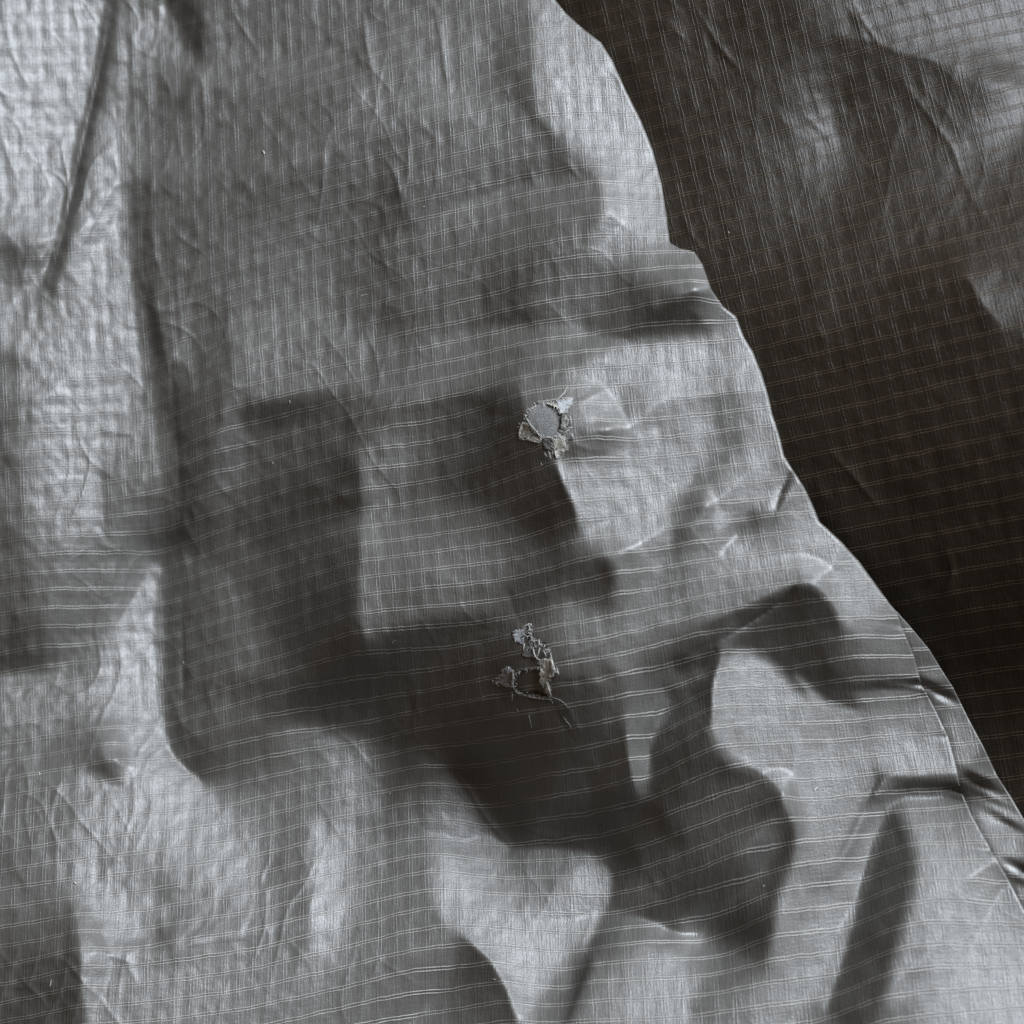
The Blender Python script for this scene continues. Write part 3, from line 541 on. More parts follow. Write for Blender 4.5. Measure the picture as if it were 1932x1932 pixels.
# fine adjustment of that brightness on a coarse grid
NC = 111
CORR_UP = [
 -12,-12,-13,-13,-13,-13,-13,-13,-13,-13,-13,-14,-14,-14,-14,-14,-14,-14,-14,-14,-15,-15,-15,-15,-15,-15,-15,-15,-15,-15,-16,-16,-16,-16,-16,-16,-16,-16,-16,-16,-16,-16,-16,-17,-17,-17,-17,-17,
 -17,-17,-17,-17,-17,-17,-17,-17,-17,-17,-17,-17,-17,-17,-17,-17,-17,-17,-17,-17,-17,-17,-17,-17,-17,-17,-17,-17,-17,-17,-17,-17,-17,-17,-18,-18,-18,-18,-18,-18,-18,-18,-18,-18,-18,-18,-18,-18,
 -19,-19,-19,-19,-19,-21,-23,-26,-26,-26,-26,-26,-26,-26,-10,-12,-12,-13,-13,-13,-13,-13,-13,-13,-13,-13,-14,-14,-14,-14,-14,-14,-14,-14,-14,-15,-15,-15,-15,-15,-15,-15,-15,-15,-15,-16,-16,-16,
 -16,-16,-16,-16,-16,-16,-16,-16,-16,-16,-17,-17,-17,-17,-17,-17,-17,-17,-17,-17,-17,-17,-17,-17,-17,-17,-17,-17,-17,-17,-17,-17,-17,-17,-17,-17,-17,-17,-17,-17,-17,-17,-17,-17,-17,-17,-17,-17,
 -17,-18,-18,-18,-18,-18,-18,-18,-18,-18,-18,-18,-18,-18,-18,-19,-19,-19,-19,-19,-21,-22,-26,-26,-26,-26,-26,-26,-18,-9,-12,-13,-13,-13,-13,-13,-13,-13,-13,-13,-14,-14,-14,-14,-14,-14,-14,-14,
 -14,-14,-15,-15,-15,-15,-15,-15,-15,-15,-15,-15,-16,-16,-16,-16,-16,-16,-16,-16,-16,-16,-16,-16,-16,-16,-17,-17,-17,-17,-17,-17,-17,-17,-17,-17,-17,-17,-17,-17,-17,-17,-17,-17,-17,-17,-17,-17,
 -17,-17,-17,-17,-17,-17,-17,-17,-17,-17,-17,-17,-17,-17,-18,-18,-18,-18,-18,-18,-18,-18,-18,-18,-18,-18,-18,-18,-18,-18,-19,-19,-19,-19,-19,-21,-22,-25,-26,-26,-26,-26,-24,-14,-7,-12,-13,-13,
 -13,-13,-13,-13,-13,-13,-13,-14,-14,-14,-14,-14,-14,-14,-14,-14,-14,-15,-15,-15,-15,-15,-15,-15,-15,-15,-15,-15,-16,-16,-16,-16,-16,-16,-16,-16,-16,-16,-16,-16,-16,-16,-16,-17,-17,-17,-17,-17,
 -17,-17,-17,-17,-17,-17,-17,-17,-17,-17,-17,-17,-17,-17,-17,-17,-17,-17,-17,-17,-17,-17,-17,-17,-17,-17,-17,-18,-18,-18,-18,-18,-18,-18,-18,-18,-18,-18,-18,-18,-18,-18,-18,-19,-18,-19,-19,-19,
 -19,-19,-21,-22,-25,-26,-26,-26,-26,-22,-13,-9,-13,-13,-13,-13,-13,-13,-13,-13,-13,-13,-14,-14,-14,-14,-14,-14,-14,-14,-14,-14,-15,-15,-15,-15,-15,-15,-15,-15,-15,-15,-16,-16,-16,-16,-16,-16,
 -16,-16,-16,-16,-16,-16,-16,-16,-16,-16,-16,-16,-17,-17,-17,-17,-17,-17,-17,-17,-17,-17,-17,-17,-17,-17,-17,-17,-17,-17,-17,-17,-17,-17,-17,-17,-17,-17,-17,-17,-17,-18,-18,-18,-18,-18,-18,-18,
 -18,-18,-18,-18,-18,-18,-18,-18,-18,-19,-19,-19,-19,-19,-20,-19,-20,-21,-22,-24,-26,-26,-26,-25,-21,-14,-11,-13,-13,-13,-13,-13,-13,-13,-13,-13,-13,-14,-14,-14,-14,-14,-14,-14,-14,-14,-14,-14,
 -15,-15,-15,-15,-15,-15,-16,-16,-16,-16,-15,-15,-15,-15,-15,-15,-15,-15,-15,-16,-16,-16,-16,-16,-16,-16,-16,-16,-17,-17,-17,-17,-17,-17,-17,-17,-17,-17,-17,-17,-17,-17,-17,-17,-17,-17,-17,-17,
 -17,-17,-17,-17,-17,-17,-18,-18,-18,-18,-18,-18,-18,-18,-18,-18,-18,-18,-18,-18,-18,-18,-18,-19,-19,-19,-19,-19,-19,-20,-20,-20,-21,-22,-24,-26,-26,-26,-24,-21,-15,-12,-13,-13,-13,-13,-13,-13,
 -13,-13,-13,-13,-13,-13,-13,-13,-13,-13,-13,-13,-14,-14,-14,-14,-15,-15,-15,-16,-16,-16,-16,-16,-15,-15,-15,-15,-14,-14,-14,-14,-14,-15,-15,-15,-15,-16,-16,-16,-16,-17,-17,-17,-17,-17,-17,-17,
 -17,-17,-17,-17,-17,-17,-17,-17,-17,-17,-17,-17,-17,-17,-17,-17,-17,-17,-17,-17,-18,-18,-18,-18,-18,-18,-18,-18,-18,-18,-18,-18,-18,-18,-18,-18,-19,-19,-19,-19,-19,-19,-19,-20,-20,-20,-20,-21,
 -22,-24,-26,-26,-26,-24,-21,-17,-15,-13,-13,-13,-13,-13,-13,-13,-13,-13,-13,-13,-13,-13,-13,-12,-12,-12,-12,-13,-13,-14,-14,-15,-15,-16,-16,-16,-16,-16,-15,-15,-15,-14,-14,-13,-13,-13,-13,-13,
 -14,-14,-15,-15,-16,-16,-16,-17,-17,-17,-17,-17,-17,-17,-17,-17,-17,-17,-17,-17,-17,-17,-17,-17,-17,-17,-17,-17,-17,-17,-17,-17,-17,-18,-18,-18,-18,-18,-18,-18,-18,-18,-18,-18,-18,-18,-18,-18,
 -18,-19,-19,-19,-19,-19,-19,-19,-19,-19,-20,-20,-20,-20,-21,-22,-24,-26,-26,-25,-24,-21,-17,-16,-13,-13,-13,-13,-13,-13,-13,-13,-13,-13,-13,-12,-12,-11,-11,-11,-11,-11,-11,-12,-13,-14,-15,-15,
 -16,-16,-16,-16,-16,-15,-15,-14,-13,-12,-11,-11,-11,-11,-12,-12,-13,-14,-15,-16,-17,-17,-18,-18,-18,-18,-18,-18,-18,-18,-18,-18,-18,-18,-18,-18,-17,-17,-17,-17,-17,-17,-17,-17,-17,-17,-17,-18,
 -18,-18,-18,-18,-18,-18,-18,-18,-18,-18,-18,-18,-18,-18,-18,-19,-19,-19,-19,-19,-19,-19,-19,-19,-20,-20,-20,-20,-20,-21,-22,-24,-25,-25,-24,-23,-20,-16,-15,-13,-13,-13,-13,-13,-13,-13,-13,-13,
 -13,-12,-11,-11,-10,-9,-8,-8,-8,-10,-11,-12,-13,-14,-15,-16,-16,-16,-16,-16,-15,-14,-13,-12,-12,-11,-10,-10,-11,-11,-12,-13,-14,-15,-16,-17,-18,-19,-19,-19,-19,-19,-19,-19,-19,-19,-19,-19,
 -19,-18,-18,-18,-18,-18,-17,-17,-17,-17,-17,-17,-17,-18,-18,-18,-18,-18,-18,-18,-18,-18,-18,-18,-18,-18,-18,-18,-18,-19,-19,-19,-19,-19,-19,-19,-19,-19,-19,-20,-20,-20,-20,-20,-21,-22,-24,-24,
 -25,-23,-22,-20,-16,-15,-13,-13,-13,-13,-13,-13,-13,-13,-13,-12,-11,-10,-9,-7,-6,-6,-7,-8,-10,-11,-12,-13,-14,-15,-16,-16,-16,-16,-16,-15,-14,-13,-13,-12,-11,-11,-11,-11,-12,-13,-14,-15,
 -16,-17,-18,-19,-19,-19,-19,-19,-19,-19,-19,-19,-19,-19,-19,-19,-19,-19,-19,-18,-18,-18,-17,-17,-17,-17,-17,-18,-18,-18,-18,-18,-18,-18,-18,-18,-18,-18,-18,-18,-18,-18,-19,-19,-19,-19,-19,-19,
 -19,-19,-19,-19,-20,-20,-20,-20,-20,-20,-20,-21,-22,-23,-24,-24,-23,-21,-19,-16,-15,-13,-13,-13,-13,-13,-13,-13,-13,-12,-11,-10,-8,-6,-5,-5,-6,-7,-8,-10,-11,-12,-13,-14,-15,-16,-16,-16,
 -16,-15,-15,-14,-13,-13,-12,-11,-11,-11,-12,-12,-13,-14,-16,-17,-18,-18,-19,-19,-20,-20,-19,-19,-19,-19,-19,-19,-19,-19,-19,-19,-19,-19,-18,-18,-18,-17,-17,-17,-17,-17,-18,-18,-18,-18,-18,-18,
 -18,-18,-18,-18,-18,-18,-18,-19,-19,-19,-19,-19,-19,-19,-19,-19,-19,-19,-20,-20,-20,-20,-20,-20,-20,-20,-21,-22,-23,-23,-23,-22,-21,-19,-16,-14,-13,-13,-13,-13,-13,-13,-13,-12,-11,-10,-8,-6,
 -4,-5,-6,-6,-7,-7,-8,-9,-10,-12,-15,-18,-18,-16,-15,-16,-18,-18,-17,-14,-12,-10,-10,-9,-9,-9,-11,-12,-14,-15,-15,-15,-16,-17,-18,-18,-18,-18,-18,-17,-17,-18,-18,-19,-19,-18,-19,-19,
 -19,-18,-18,-18,-17,-17,-17,-17,-17,-17,-18,-18,-18,-18,-18,-18,-18,-18,-18,-18,-18,-19,-19,-19,-19,-19,-19,-19,-19,-19,-19,-19,-19,-20,-20,-20,-20,-20,-20,-20,-20,-21,-21,-23,-23,-23,-22,-20,
 -18,-15,-14,-13,-13,-13,-13,-13,-13,-12,-12,-11,-9,-6,-4,-4,-5,-5,-4,-4,-5,-6,-6,-6,-10,-19,-25,-23,-16,-14,-18,-24,-26,-23,-16,-9,-6,-6,-5,-4,-4,-6,-9,-12,-12,-11,-10,-10,
 -13,-15,-15,-15,-16,-15,-14,-14,-15,-16,-17,-17,-17,-18,-19,-19,-18,-18,-17,-17,-17,-17,-17,-17,-17,-18,-18,-18,-18,-18,-18,-18,-18,-18,-18,-19,-19,-19,-19,-19,-19,-19,-19,-19,-19,-19,-19,-20,
 -20,-20,-20,-20,-20,-20,-20,-20,-21,-21,-22,-23,-22,-21,-20,-18,-15,-14,-13,-13,-13,-13,-13,-13,-12,-11,-10,-7,-4,-4,-4,-4,-3,-3,-4,-4,-6,-7,-7,-10,-19,-26,-23,-16,-11,-18,-25,-25,
 -24,-16,-8,-6,-6,-5,-4,-4,-5,-9,-12,-12,-12,-11,-11,-14,-16,-15,-15,-17,-16,-14,-14,-15,-17,-18,-17,-17,-18,-20,-21,-19,-18,-17,-17,-16,-16,-16,-17,-17,-17,-18,-18,-18,-18,-18,-18,-18,
 -19,-19,-19,-19,-19,-19,-19,-19,-19,-19,-19,-19,-19,-20,-20,-20,-20,-20,-20,-20,-20,-20,-20,-21,-21,-22,-22,-22,-21,-20,-18,-15,-14,-13,-13,-13,-13,-13,-13,-12,-11,-9,-6,-4,-4,-4,-1,-1,
 -5,-7,0,-8,-7,-2,-2,-16,-26,-25,-14,0,-20,-26,-26,-26,-18,-2,-4,-10,-3,-2,-2,-2,-12,-16,-12,-14,-7,-3,-15,-17,-13,-11,-18,-16,-8,-13,-15,-16,-21,-17,-15,-22,-21,-21,-19,-17,
 -16,-16,-16,-15,-16,-16,-17,-17,-18,-18,-18,-18,-18,-18,-19,-19,-19,-19,-19,-19,-19,-19,-19,-19,-19,-19,-19,-20,-20,-20,-20,-20,-20,-20,-20,-20,-20,-20,-21,-21,-22,-22,-22,-21,-20,-18,-16,-15,
 -13,-13,-13,-13,-13,-13,-12,-10,-8,-5,-4,-5,-4,1,1,0,3,-3,-12,-15,-7,-2,-26,-26,-24,-9,-4,-20,-26,-26,-26,-14,-4,0,-6,-6,-6,-6,-4,-10,-12,-10,-14,-13,-14,-19,-21,-20,
 -18,-26,-26,-14,-16,-17,-16,-19,-13,-14,-24,-21,-19,-18,-14,-14,-15,-15,-15,-15,-15,-16,-17,-18,-18,-18,-18,-18,-19,-19,-19,-19,-19,-19,-19,-19,-19,-19,-19,-19,-19,-20,-20,-20,-20,-20,-20,-20,
 -20,-20,-20,-20,-20,-21,-21,-22,-22,-21,-20,-19,-18,-16,-15,-13,-13,-13,-13,-13,-12,-12,-10,-8,-4,-5,-5,-3,3,3,3,8,1,-8,-15,-13,-5,-26,-26,-11,0,-4,-8,-12,-26,-23,-1,-6,
 -2,-8,-8,-10,-11,-9,-9,-9,-10,-20,-23,-26,-26,-26,-23,-16,-26,-26,-15,-20,-23,-18,-21,-15,-15,-20,-21,-21,-14,-13,-11,-14,-15,-15,-14,-14,-16,-17,-17,-18,-18,-18,-19,-19,-19,-19,-19,-19,
 -19,-19,-19,-19,-19,-19,-19,-20,-20,-20,-20,-20,-20,-20,-20,-20,-20,-20,-20,-20,-20,-21,-21,-21,-21,-20,-19,-17,-15,-14,-13,-13,-13,-13,-13,-12,-12,-10,-8,-5,-5,-6,-3,3,3,3,-4,-6,
 -4,-8,-13,-8,-26,-26,-9,0,-6,-6,-5,-19,-17,7,-10,-14,-9,-8,-17,-16,-10,-13,-16,-18,-26,-26,-26,-26,-26,-26,-16,-18,-26,-12,-20,-24,-23,-26,-25,-21,-20,-23,-22,-7,-6,-12,-14,-15,
 -14,-14,-14,-15,-16,-17,-18,-18,-18,-19,-19,-19,-19,-19,-19,-19,-19,-19,-19,-19,-19,-20,-20,-20,-20,-20,-20,-20,-20,-20,-20,-20,-20,-20,-20,-20,-20,-21,-21,-20,-19,-18,-17,-15,-14,-13,-13,-13,
 -13,-13,-12,-12,-10,-8,-6,-6,-7,-4,1,3,10,-1,-14,-8,-10,-16,-15,-26,-22,2,12,7,-2,-5,-15,-19,5,-12,-25,-14,-15,-26,-23,-16,-21,-26,-26,-26,-26,-26,-26,-25,-26,-20,-12,-25,
 -13,-20,-26,-26,-26,-26,-22,-19,-19,-13,-7,-13,-16,-15,-15,-14,-14,-14,-14,-16,-17,-18,-18,-18,-19,-19,-19,-19,-19,-19,-19,-19,-19,-19,-19,-20,-20,-20,-20,-20,-20,-20,-20,-20,-20,-20,-20,-20,
 -20,-20,-20,-20,-21,-20,-20,-19,-18,-16,-15,-14,-13,-13,-13,-13,-13,-12,-12,-10,-8,-7,-7,-8,-7,-4,-4,-4,2,-11,-4,-6,-17,-26,-26,-15,7,11,3,-1,-10,-26,-26,-15,-16,-20,-14,-19,
 -26,-26,-24,-25,-26,-26,-26,-26,-26,-26,-23,-19,-17,-10,-15,-14,-23,-26,-26,-26,-26,-22,-15,-15,-13,-12,-21,-24,-14,-13,-14,-14,-14,-14,-15,-16,-17,-18,-19,-19,-19,-19,-19,-19,-19,-19,-19,-19,
 -19,-20,-20,-20,-20,-20,-20,-20,-20,-20,-20,-20,-20,-20,-20,-20,-20,-20,-20,-20,-20,-20,-19,-18,-16,-15,-14,-13,-13,-13,-13,-13,-12,-12,-11,-9,-8,-8,-9,-10,-10,-11,-18,0,-2,-8,-1,-7,
 -26,-26,-9,-9,-8,-15,-14,-26,-26,-26,-26,-19,-22,-17,-16,-22,-26,-23,-24,-26,-26,-23,-25,-24,-26,-18,-9,-11,-10,-16,-19,-22,-24,-25,-26,-23,-19,-13,-22,-18,-17,-14,-10,-11,-10,-12,-14,-14,
 -14,-15,-16,-17,-18,-19,-19,-19,-19,-19,-19,-19,-19,-19,-20,-20,-20,-20,-20,-20,-20,-20,-20,-20,-20,-20,-20,-20,-20,-20,-20,-20,-20,-20,-20,-20,-19,-18,-18,-16,-15,-14,-13,-13,-13,-13,-13,-12,
 -12,-11,-9,-9,-9,-10,-11,-13,-13,-17,-14,5,-7,-7,0,-26,-26,0,-15,-11,-19,-22,-26,-26,-22,-24,-14,-20,-19,-18,-19,-21,-18,-22,-25,-21,-18,-25,-21,-20,-18,-14,-11,-15,-26,-26,-23,-19,
 -19,-20,-15,-10,-10,-26,-20,-16,-15,-8,-5,-9,-10,-14,-15,-15,-15,-16,-17,-18,-19,-19,-19,-19,-19,-19,-19,-19,-20,-20,-20,-20,-20,-20,-20,-20,-20,-20,-20,-20,-20,-20,-20,-20,-20,-19,-19,-19,
 -19,-20,-19,-19,-18,-17,-16,-15,-14,-13,-13,-13,-13,-13,-12,-12,-11,-10,-10,-10,-11,-11,-14,-13,-11,-26,-11,-2,-4,1,-26,-26,7,-14,-11,-13,-16,-18,-14,-9,-20,-21,-19,-19,-23,-24,-22,-21,
 -23,-22,-19,-19,-18,-21,-24,-19,-22,-18,-19,-25,-26,-26,-18,-18,-20,-10,-4,-11,-25,-22,-15,-14,-8,-7,-10,-11,-14,-15,-16,-16,-16,-18,-18,-19,-19,-19,-19,-19,-19,-19,-19,-20,-20,-20,-20,-20,
 -20,-20,-20,-20,-20,-20,-20,-20,-20,-20,-20,-19,-19,-19,-19,-19,-19,-19,-18,-17,-17,-16,-14,-14,-12,-13,-13,-13,-13,-12,-12,-11,-10,-10,-11,-11,-11,-11,-13,-11,-26,-26,-19,-11,-14,-26,-26,13,
 -8,-14,-13,-9,-10,-11,-11,-18,-21,-23,-21,-26,-26,-23,-26,-25,-20,-21,-26,-17,-21,-26,-18,-15,-20,-17,-13,-13,-13,-10,-9,-9,2,9,-3,-16,-16,-12,-8,-8,-11,-14,-13,-15,-17,-17,-17,-17,
 -18,-19,-19,-19,-19,-19,-19,-19,-19,-20,-20,-20,-20,-20,-20,-20,-20,-20,-20,-20,-20,-20,-20,-19,-19,-19,-19,-19,-19,-19,-19,-19,-19,-18,-17,-16,-15,-14,-14,-12,-12,-13,-13,-12,-12,-12,-11,-10,
 -11,-11,-12,-10,-8,-9,-5,-13,-22,-13,-2,-26,-26,-17,1,-18,-16,-14,-11,-10,-17,-20,-18,-17,-24,-19,-22,-26,-25,-26,-26,-21,-24,-21,-13,-14,-14,-13,-7,-9,-12,-7,-9,-4,0,-1,7,14,
 18,10,3,-3,-6,-8,-11,-12,-15,-16,-18,-18,-18,-19,-19,-19,-20,-20,-20,-20,-20,-20,-20,-20,-20,-20,-20,-20,-20,-20,-20,-20,-20,-20,-20,-19,-19,-19,-19,-19,-19,-19,-19,-19,-19,-18,-18,-18,
 -18,-17,-16,-15,-14,-13,-12,-12,-12,-12,-12,-12,-12,-11,-11,-11,-12,-12,-9,-4,-6,-4,-13,-20,-7,15,-26,-26,-5,-11,-20,-8,-10,-15,-18,-25,-26,-20,-22,-26,-23,-26,-26,-26,-26,-26,-22,-20,
 -13,-6,-4,2,-6,-10,-4,-6,-3,-8,-4,4,5,13,17,14,14,10,4,1,-6,-6,-14,-20,-19,-19,-19,-20,-20,-21,-21,-21,-21,-20,-20,-20,-20,-20,-20,-20,-20,-20,-20,-20,-20,-19,-19,-19,
 -19,-19,-19,-19,-19,-19,-19,-19,-19,-18,-18,-18,-18,-18,-18,-17,-16,-16,-15,-14,-13,-12,-12,-12,-12,-12,-12,-12,-11,-11,-11,-12,-12,-8,0,-1,7,-20,-26,-16,9,-26,-26,3,-19,-20,-5,-6,
 -11,-24,-26,-26,-25,-26,-26,-26,-26,-26,-26,-26,-26,-19,-6,1,0,-3,2,-6,-11,-1,0,3,2,4,10,15,13,12,3,5,-3,-13,-9,-9,-4,-18,-24,-21,-19,-20,-21,-22,-23,-24,-23,-22,
 -21,-21,-20,-20,-20,-20,-20,-20,-20,-19,-19,-19,-19,-19,-19,-19,-19,-19,-19,-19,-19,-19,-19,-18,-18,-18,-18,-18,-18,-17,-17,-16,-15,-14,-13,-13,-12,-12,-12,-12,-12,-12,-12,-11,-11,-11,-12,-12,
 -7,1,0,11,-16,-26,-18,-6,-26,-24,5,-26,-26,-17,-15,-14,-23,-26,-26,-24,-25,-25,-26,-26,-26,-20,-12,-8,-6,1,8,6,0,2,-10,-14,-2,-2,0,9,10,9,13,4,1,-16,-19,-26,
 -26,-26,-26,-18,-23,-19,-14,-19,-19,-22,-24,-25,-26,-25,-24,-22,-21,-20,-20,-20,-20,-20,-19,-19,-19,-19,-19,-19,-19,-19,-19,-19,-19,-19,-19,-19,-18,-18,-18,-18,-18,-17,-17,-17,-17,-16,-15,-15,
 -14,-13,-13,-12,-12,-12,-12,-12,-12,-12,-11,-11,-11,-12,-12,-8,0,-3,1,-8,-18,-9,-19,-26,-26,2,-15,-11,-22,-26,-22,-20,-26,-26,-21,-20,-18,-26,-25,-14,-7,5,4,3,5,9,4,-4,
 0,-10,-12,3,2,1,9,11,3,-5,-20,-26,-26,-26,-26,-26,-26,-26,-26,-24,-18,-19,-21,-21,-24,-25,-26,-26,-26,-26,-24,-22,-21,-20,-20,-20,-19,-19,-19,-19,-19,-19,-19,-19,-19,-19,-19,-19,
 -19,-18,-18,-18,-18,-18,-17,-17,-17,-17,-17,-16,-16,-15,-14,-13,-12,-12,-12,-12,-12,-12,-12,-12,-11,-11,-11,-11,-12,-12,-9,-2,-4,0,-7,-16,-6,-26,-26,-26,-1,2,-2,-26,-26,-20,-15,-22,
 -24,-23,-22,-16,-19,-16,-4,1,7,9,8,7,9,4,-8,-7,-4,-5,9,8,2,1,-1,-10,-26,-26,-26,-26,-26,-26,-26,-26,-26,-26,-26,-23,-24,-23,-24,-25,-26,-26,-26,-26,-26,-26,-23,-22,
 -21,-20,-20,-19,-19,-19,-19,-19,-19,-19,-19,-19,-19,-19,-18,-18,-18,-18,-18,-18,-17,-17,-17,-17,-16,-16,-16,-15,-14,-14,-13,-12,-12,-12,-12,-12,-12,-12,-12,-11,-11,-11,-11,-12,-12,-10,-4,-5,
 2,-7,-17,-11,-26,-26,-21,-5,4,-8,-26,-26,-19,-19,-19,-18,-20,-19,-10,-6,-4,3,8,6,10,14,10,7,4,-2,-6,-3,0,3,-1,-10,-22,-26,-26,-26,-26,-26,-26,-26,-26,-26,-26,-22,
 -26,-26,-26,-26,-26,-26,-26,-26,-26,-26,-26,-26,-26,-25,-22,-21,-20,-20,-19,-19,-19,-19,-19,-19,-19,-19,-19,-18,-18,-18,-18,-18,-18,-17,-17,-17,-17,-16,-16,-16,-16,-15,-15,-14,-14,-13,-12,-12,
 -11,-11,-12,-12,-11,-11,-11,-11,-11,-11,-12,-12,-11,-8,-9,-9,-11,-9,-13,-26,-26,-14,-4,-1,-12,-26,-21,-16,-20,-17,-16,-16,-11,-2,3,2,5,10,5,3,10,10,3,-3,0,-1,-1,2,
 -8,-18,-21,-26,-26,-26,-26,-26,-26,-26,-23,-25,-21,-11,-4,-13,-20,-25,-26,-26,-26,-26,-26,-26,-26,-26,-26,-26,-26,-23,-21,-20,-19,-19,-19,-19,-19,-19,-19,-19,-18,-18,-18,-18,-18,-18,-18,-17,
 -17,-17,-17,-16,-16,-16,-16,-15,-15,-14,-14,-13,-12,-12,-11,-11,-11,-11,-11,-11,-11,-11,-11,-11,-11,-12,-12,-12,-11,-11,-18,-19,-3,-20,-26,-26,-4,13,1,-14,-26,-21,-14,-17,-17,-14,-16,-12,
 -2,7,9,8,10,7,-1,-1,6,4,-6,-7,-10,-13,-7,-16,-24,-16,-15,-22,-25,-26,-26,-22,-17,-16,-20,-21,-9,-3,-9,-10,-17,-26,-26,-26,-26,-26,-26,-26,-26,-26,-26,-26,-23,-21,-20,-19,
 -19,-19,-19,-19,-19,-18,-18,-18,-18,-18,-18,-18,-17,-17,-17,-17,-16,-16,-16,-16,-15,-15,-15,-14,-14,-13,-13,-12,-11,-11,-11,-11,-11,-11,-11,-11,-11,-11,-10,-11,-11,-12,-11,-10,-9,-6,-11,-4,
 -15,-26,-23,-1,-5,-9,-9,-26,-20,-13,-13,-15,-7,-8,-9,-4,6,15,13,7,4,1,1,4,1,-10,-18,-26,-26,-16,-17,-19,-11,-7,-11,-20,-26,-26,-19,-13,-15,-19,-14,-7,-9,-8,-7,-16,
 -26,-24,-25,-26,-26,-26,-26,-26,-26,-26,-26,-24,-21,-20,-19,-19,-19,-19,-18,-18,-18,-18,-18,-18,-18,-17,-17,-17,-17,-17,-16,-16,-16,-15,-15,-15,-15,-14,-14,-13,-13,-12,-12,-11,-10,-11,-11,-11,
 -11,-11,-11,-11,-10,-10,-10,-10,-11,-11,-10,-10,-9,-7,-9,-16,-26,-3,-1,-14,-1,-1,-26,-17,-7,-13,-17,-6,-2,2,-1,2,14,12,5,-3,-2,-2,-2,-5,-18,-24,-26,-26,-20,-13,-14,-12,
 -13,-13,-19,-26,-25,-15,-11,-9,-9,-1,6,-5,-13,-15,-26,-26,-26,-26,-26,-26,-26,-26,-26,-26,-26,-25,-23,-21,-20,-19,-19,-18,-18,-18,-18,-18,-18,-18,-17,-17,-17,-17,-17,-16,-16,-16,-16,-15,
 -15,-15,-14,-14,-14,-13,-13,-12,-12,-11,-11,-10,-11,-11,-11,-11,-11,-11,-10,-10,-9,-9,-10,-10,-10,-10,-11,-14,-10,-20,-26,-26,6,-15,-23,3,5,-26,-19,-2,-9,-10,-5,0,10,8,2,11,
 8,6,0,-1,-5,-8,-7,-19,-26,-23,-19,-19,-18,-15,-13,-17,-17,-15,-23,-20,-10,-9,-4,-1,0,2,-7,-16,-25,-26,-26,-26,-26,-26,-26,-26,-26,-26,-24,-24,-23,-22,-20,-19,-19,-18,-18,-18,
 -18,-18,-18,-17,-17,-17,-17,-17,-17,-16,-16,-16,-15,-15,-15,-15,-14,-14,-14,-13,-13,-12,-12,-11,-11,-10,-10,-11,-11,-11,-11,-11,-10,-10,-10,-9,-8,-9,-9,-9,-9,-9,-9,-6,-23,-26,-23,18,
 -10,-21,-3,-4,-26,-24,-5,-8,-7,-1,2,9,6,-2,1,1,0,0,-3,-10,-13,-11,-20,-26,-26,-17,-15,-20,-16,-10,-14,-13,-7,-18,-16,-6,-5,-1,-1,-4,-6,-11,-16,-26,-26,-26,-26,-26,
 -26,-26,-26,-26,-23,-22,-22,-21,-20,-19,-18,-18,-18,-18,-18,-18,-18,-17,-17,-17,-17,-17,-16,-16,-16,-16,-15,-15,-15,-15,-14,-14,-14,-13,-13,-13,-12,-12,-11,-11,-10,-9,-10,-10,-11,-11,-11,-10,
 -10,-9,-8,-8,-8,-8,-8,-7,-6,-6,-8,-14,-21,-6,18,-3,-6,-2,-10,-22,-26,-12,-5,-7,1,3,4,1,-4,-5,-7,-10,-9,-12,-15,-15,-18,-25,-26,-26,-24,-18,-19,-8,-1,-9,-11,-2,
 -13,-13,-4,-3,-6,-8,-8,-13,-18,-23,-26,-26,-26,-26,-26,-26,-26,-23,-17,-13,-16,-19,-19,-18,-18,-18,-18,-18,-18,-18,-17,-17,-17,-17,-17,-17,-16,-16,-16,-16,-15,-15,-15,-14,-14,-14,-13,-13,
 -13,-13,-12,-12,-11,-11,-10,-10,-9,-10,-10,-10,-10,-10,-10,-10,-9,-7,-7,-7,-7,-6,-3,-3,-7,-4,-2,-2,-3,5,2,-6,4,9,-10,-26,-13,3,-5,0,1,-5,-9,-10,-8,-16,-13,-14,
 -21,-25,-20,-20,-21,-25,-24,-21,-14,-10,-1,2,-8,-13,-3,-8,-13,-8,-5,-9,-17,-11,-12,-21,-26,-26,-26,-26,-16,-5,0,-4,-9,-10,-9,-9,-16,-18,-17,-17,-17,-17,-17,-17,-17,-17,-17,-17,
 -17,-16,-16,-16,-16,-15,-15,-15,-15,-14,-14,-14,-13,-13,-13,-13,-12,-12,-11,-11,-11,-10,-10,-9,-10,-10,-10,-10,-10,-10,-9,-8,-7,-6,-6,-6,-4,1,1,1,10,0,2,4,4,5,-10,-2,
 9,-1,-18,-8,12,-2,-7,-12,-26,-23,-14,-12,-25,-19,-18,-22,-25,-23,-20,-12,-20,-23,-16,-9,-5,-2,-6,-14,-15,-14,-22,-26,-26,-25,-26,-26,-26,-26,-25,-26,-26,-26,-11,-4,0,1,-3,-7,
 -6,-9,-10,-15,-17,-17,-16,-16,-17,-17,-17,-17,-17,-17,-16,-16,-16,-16,-16,-15,-15,-15,-15,-14,-14,-14,-13,-13,-13,-12,-12,-12,-11,-11,-11,-10,-10,-9,-9,-10,-10,-10,-10,-10,-10,-9,-8,-6,
 -5,-5,-6,-3,4,4,11,11,-9,-4,4,1,-2,-13,-1,-3,-7,-12,-9,16,6,-15,-26,-26,-26,-12,-12,-26,-20,-15,-16,-15,-16,-16,-4,-11,-19,-16,-9,-9,-9,-13,-24,-25,-26,-26,-26,-26,
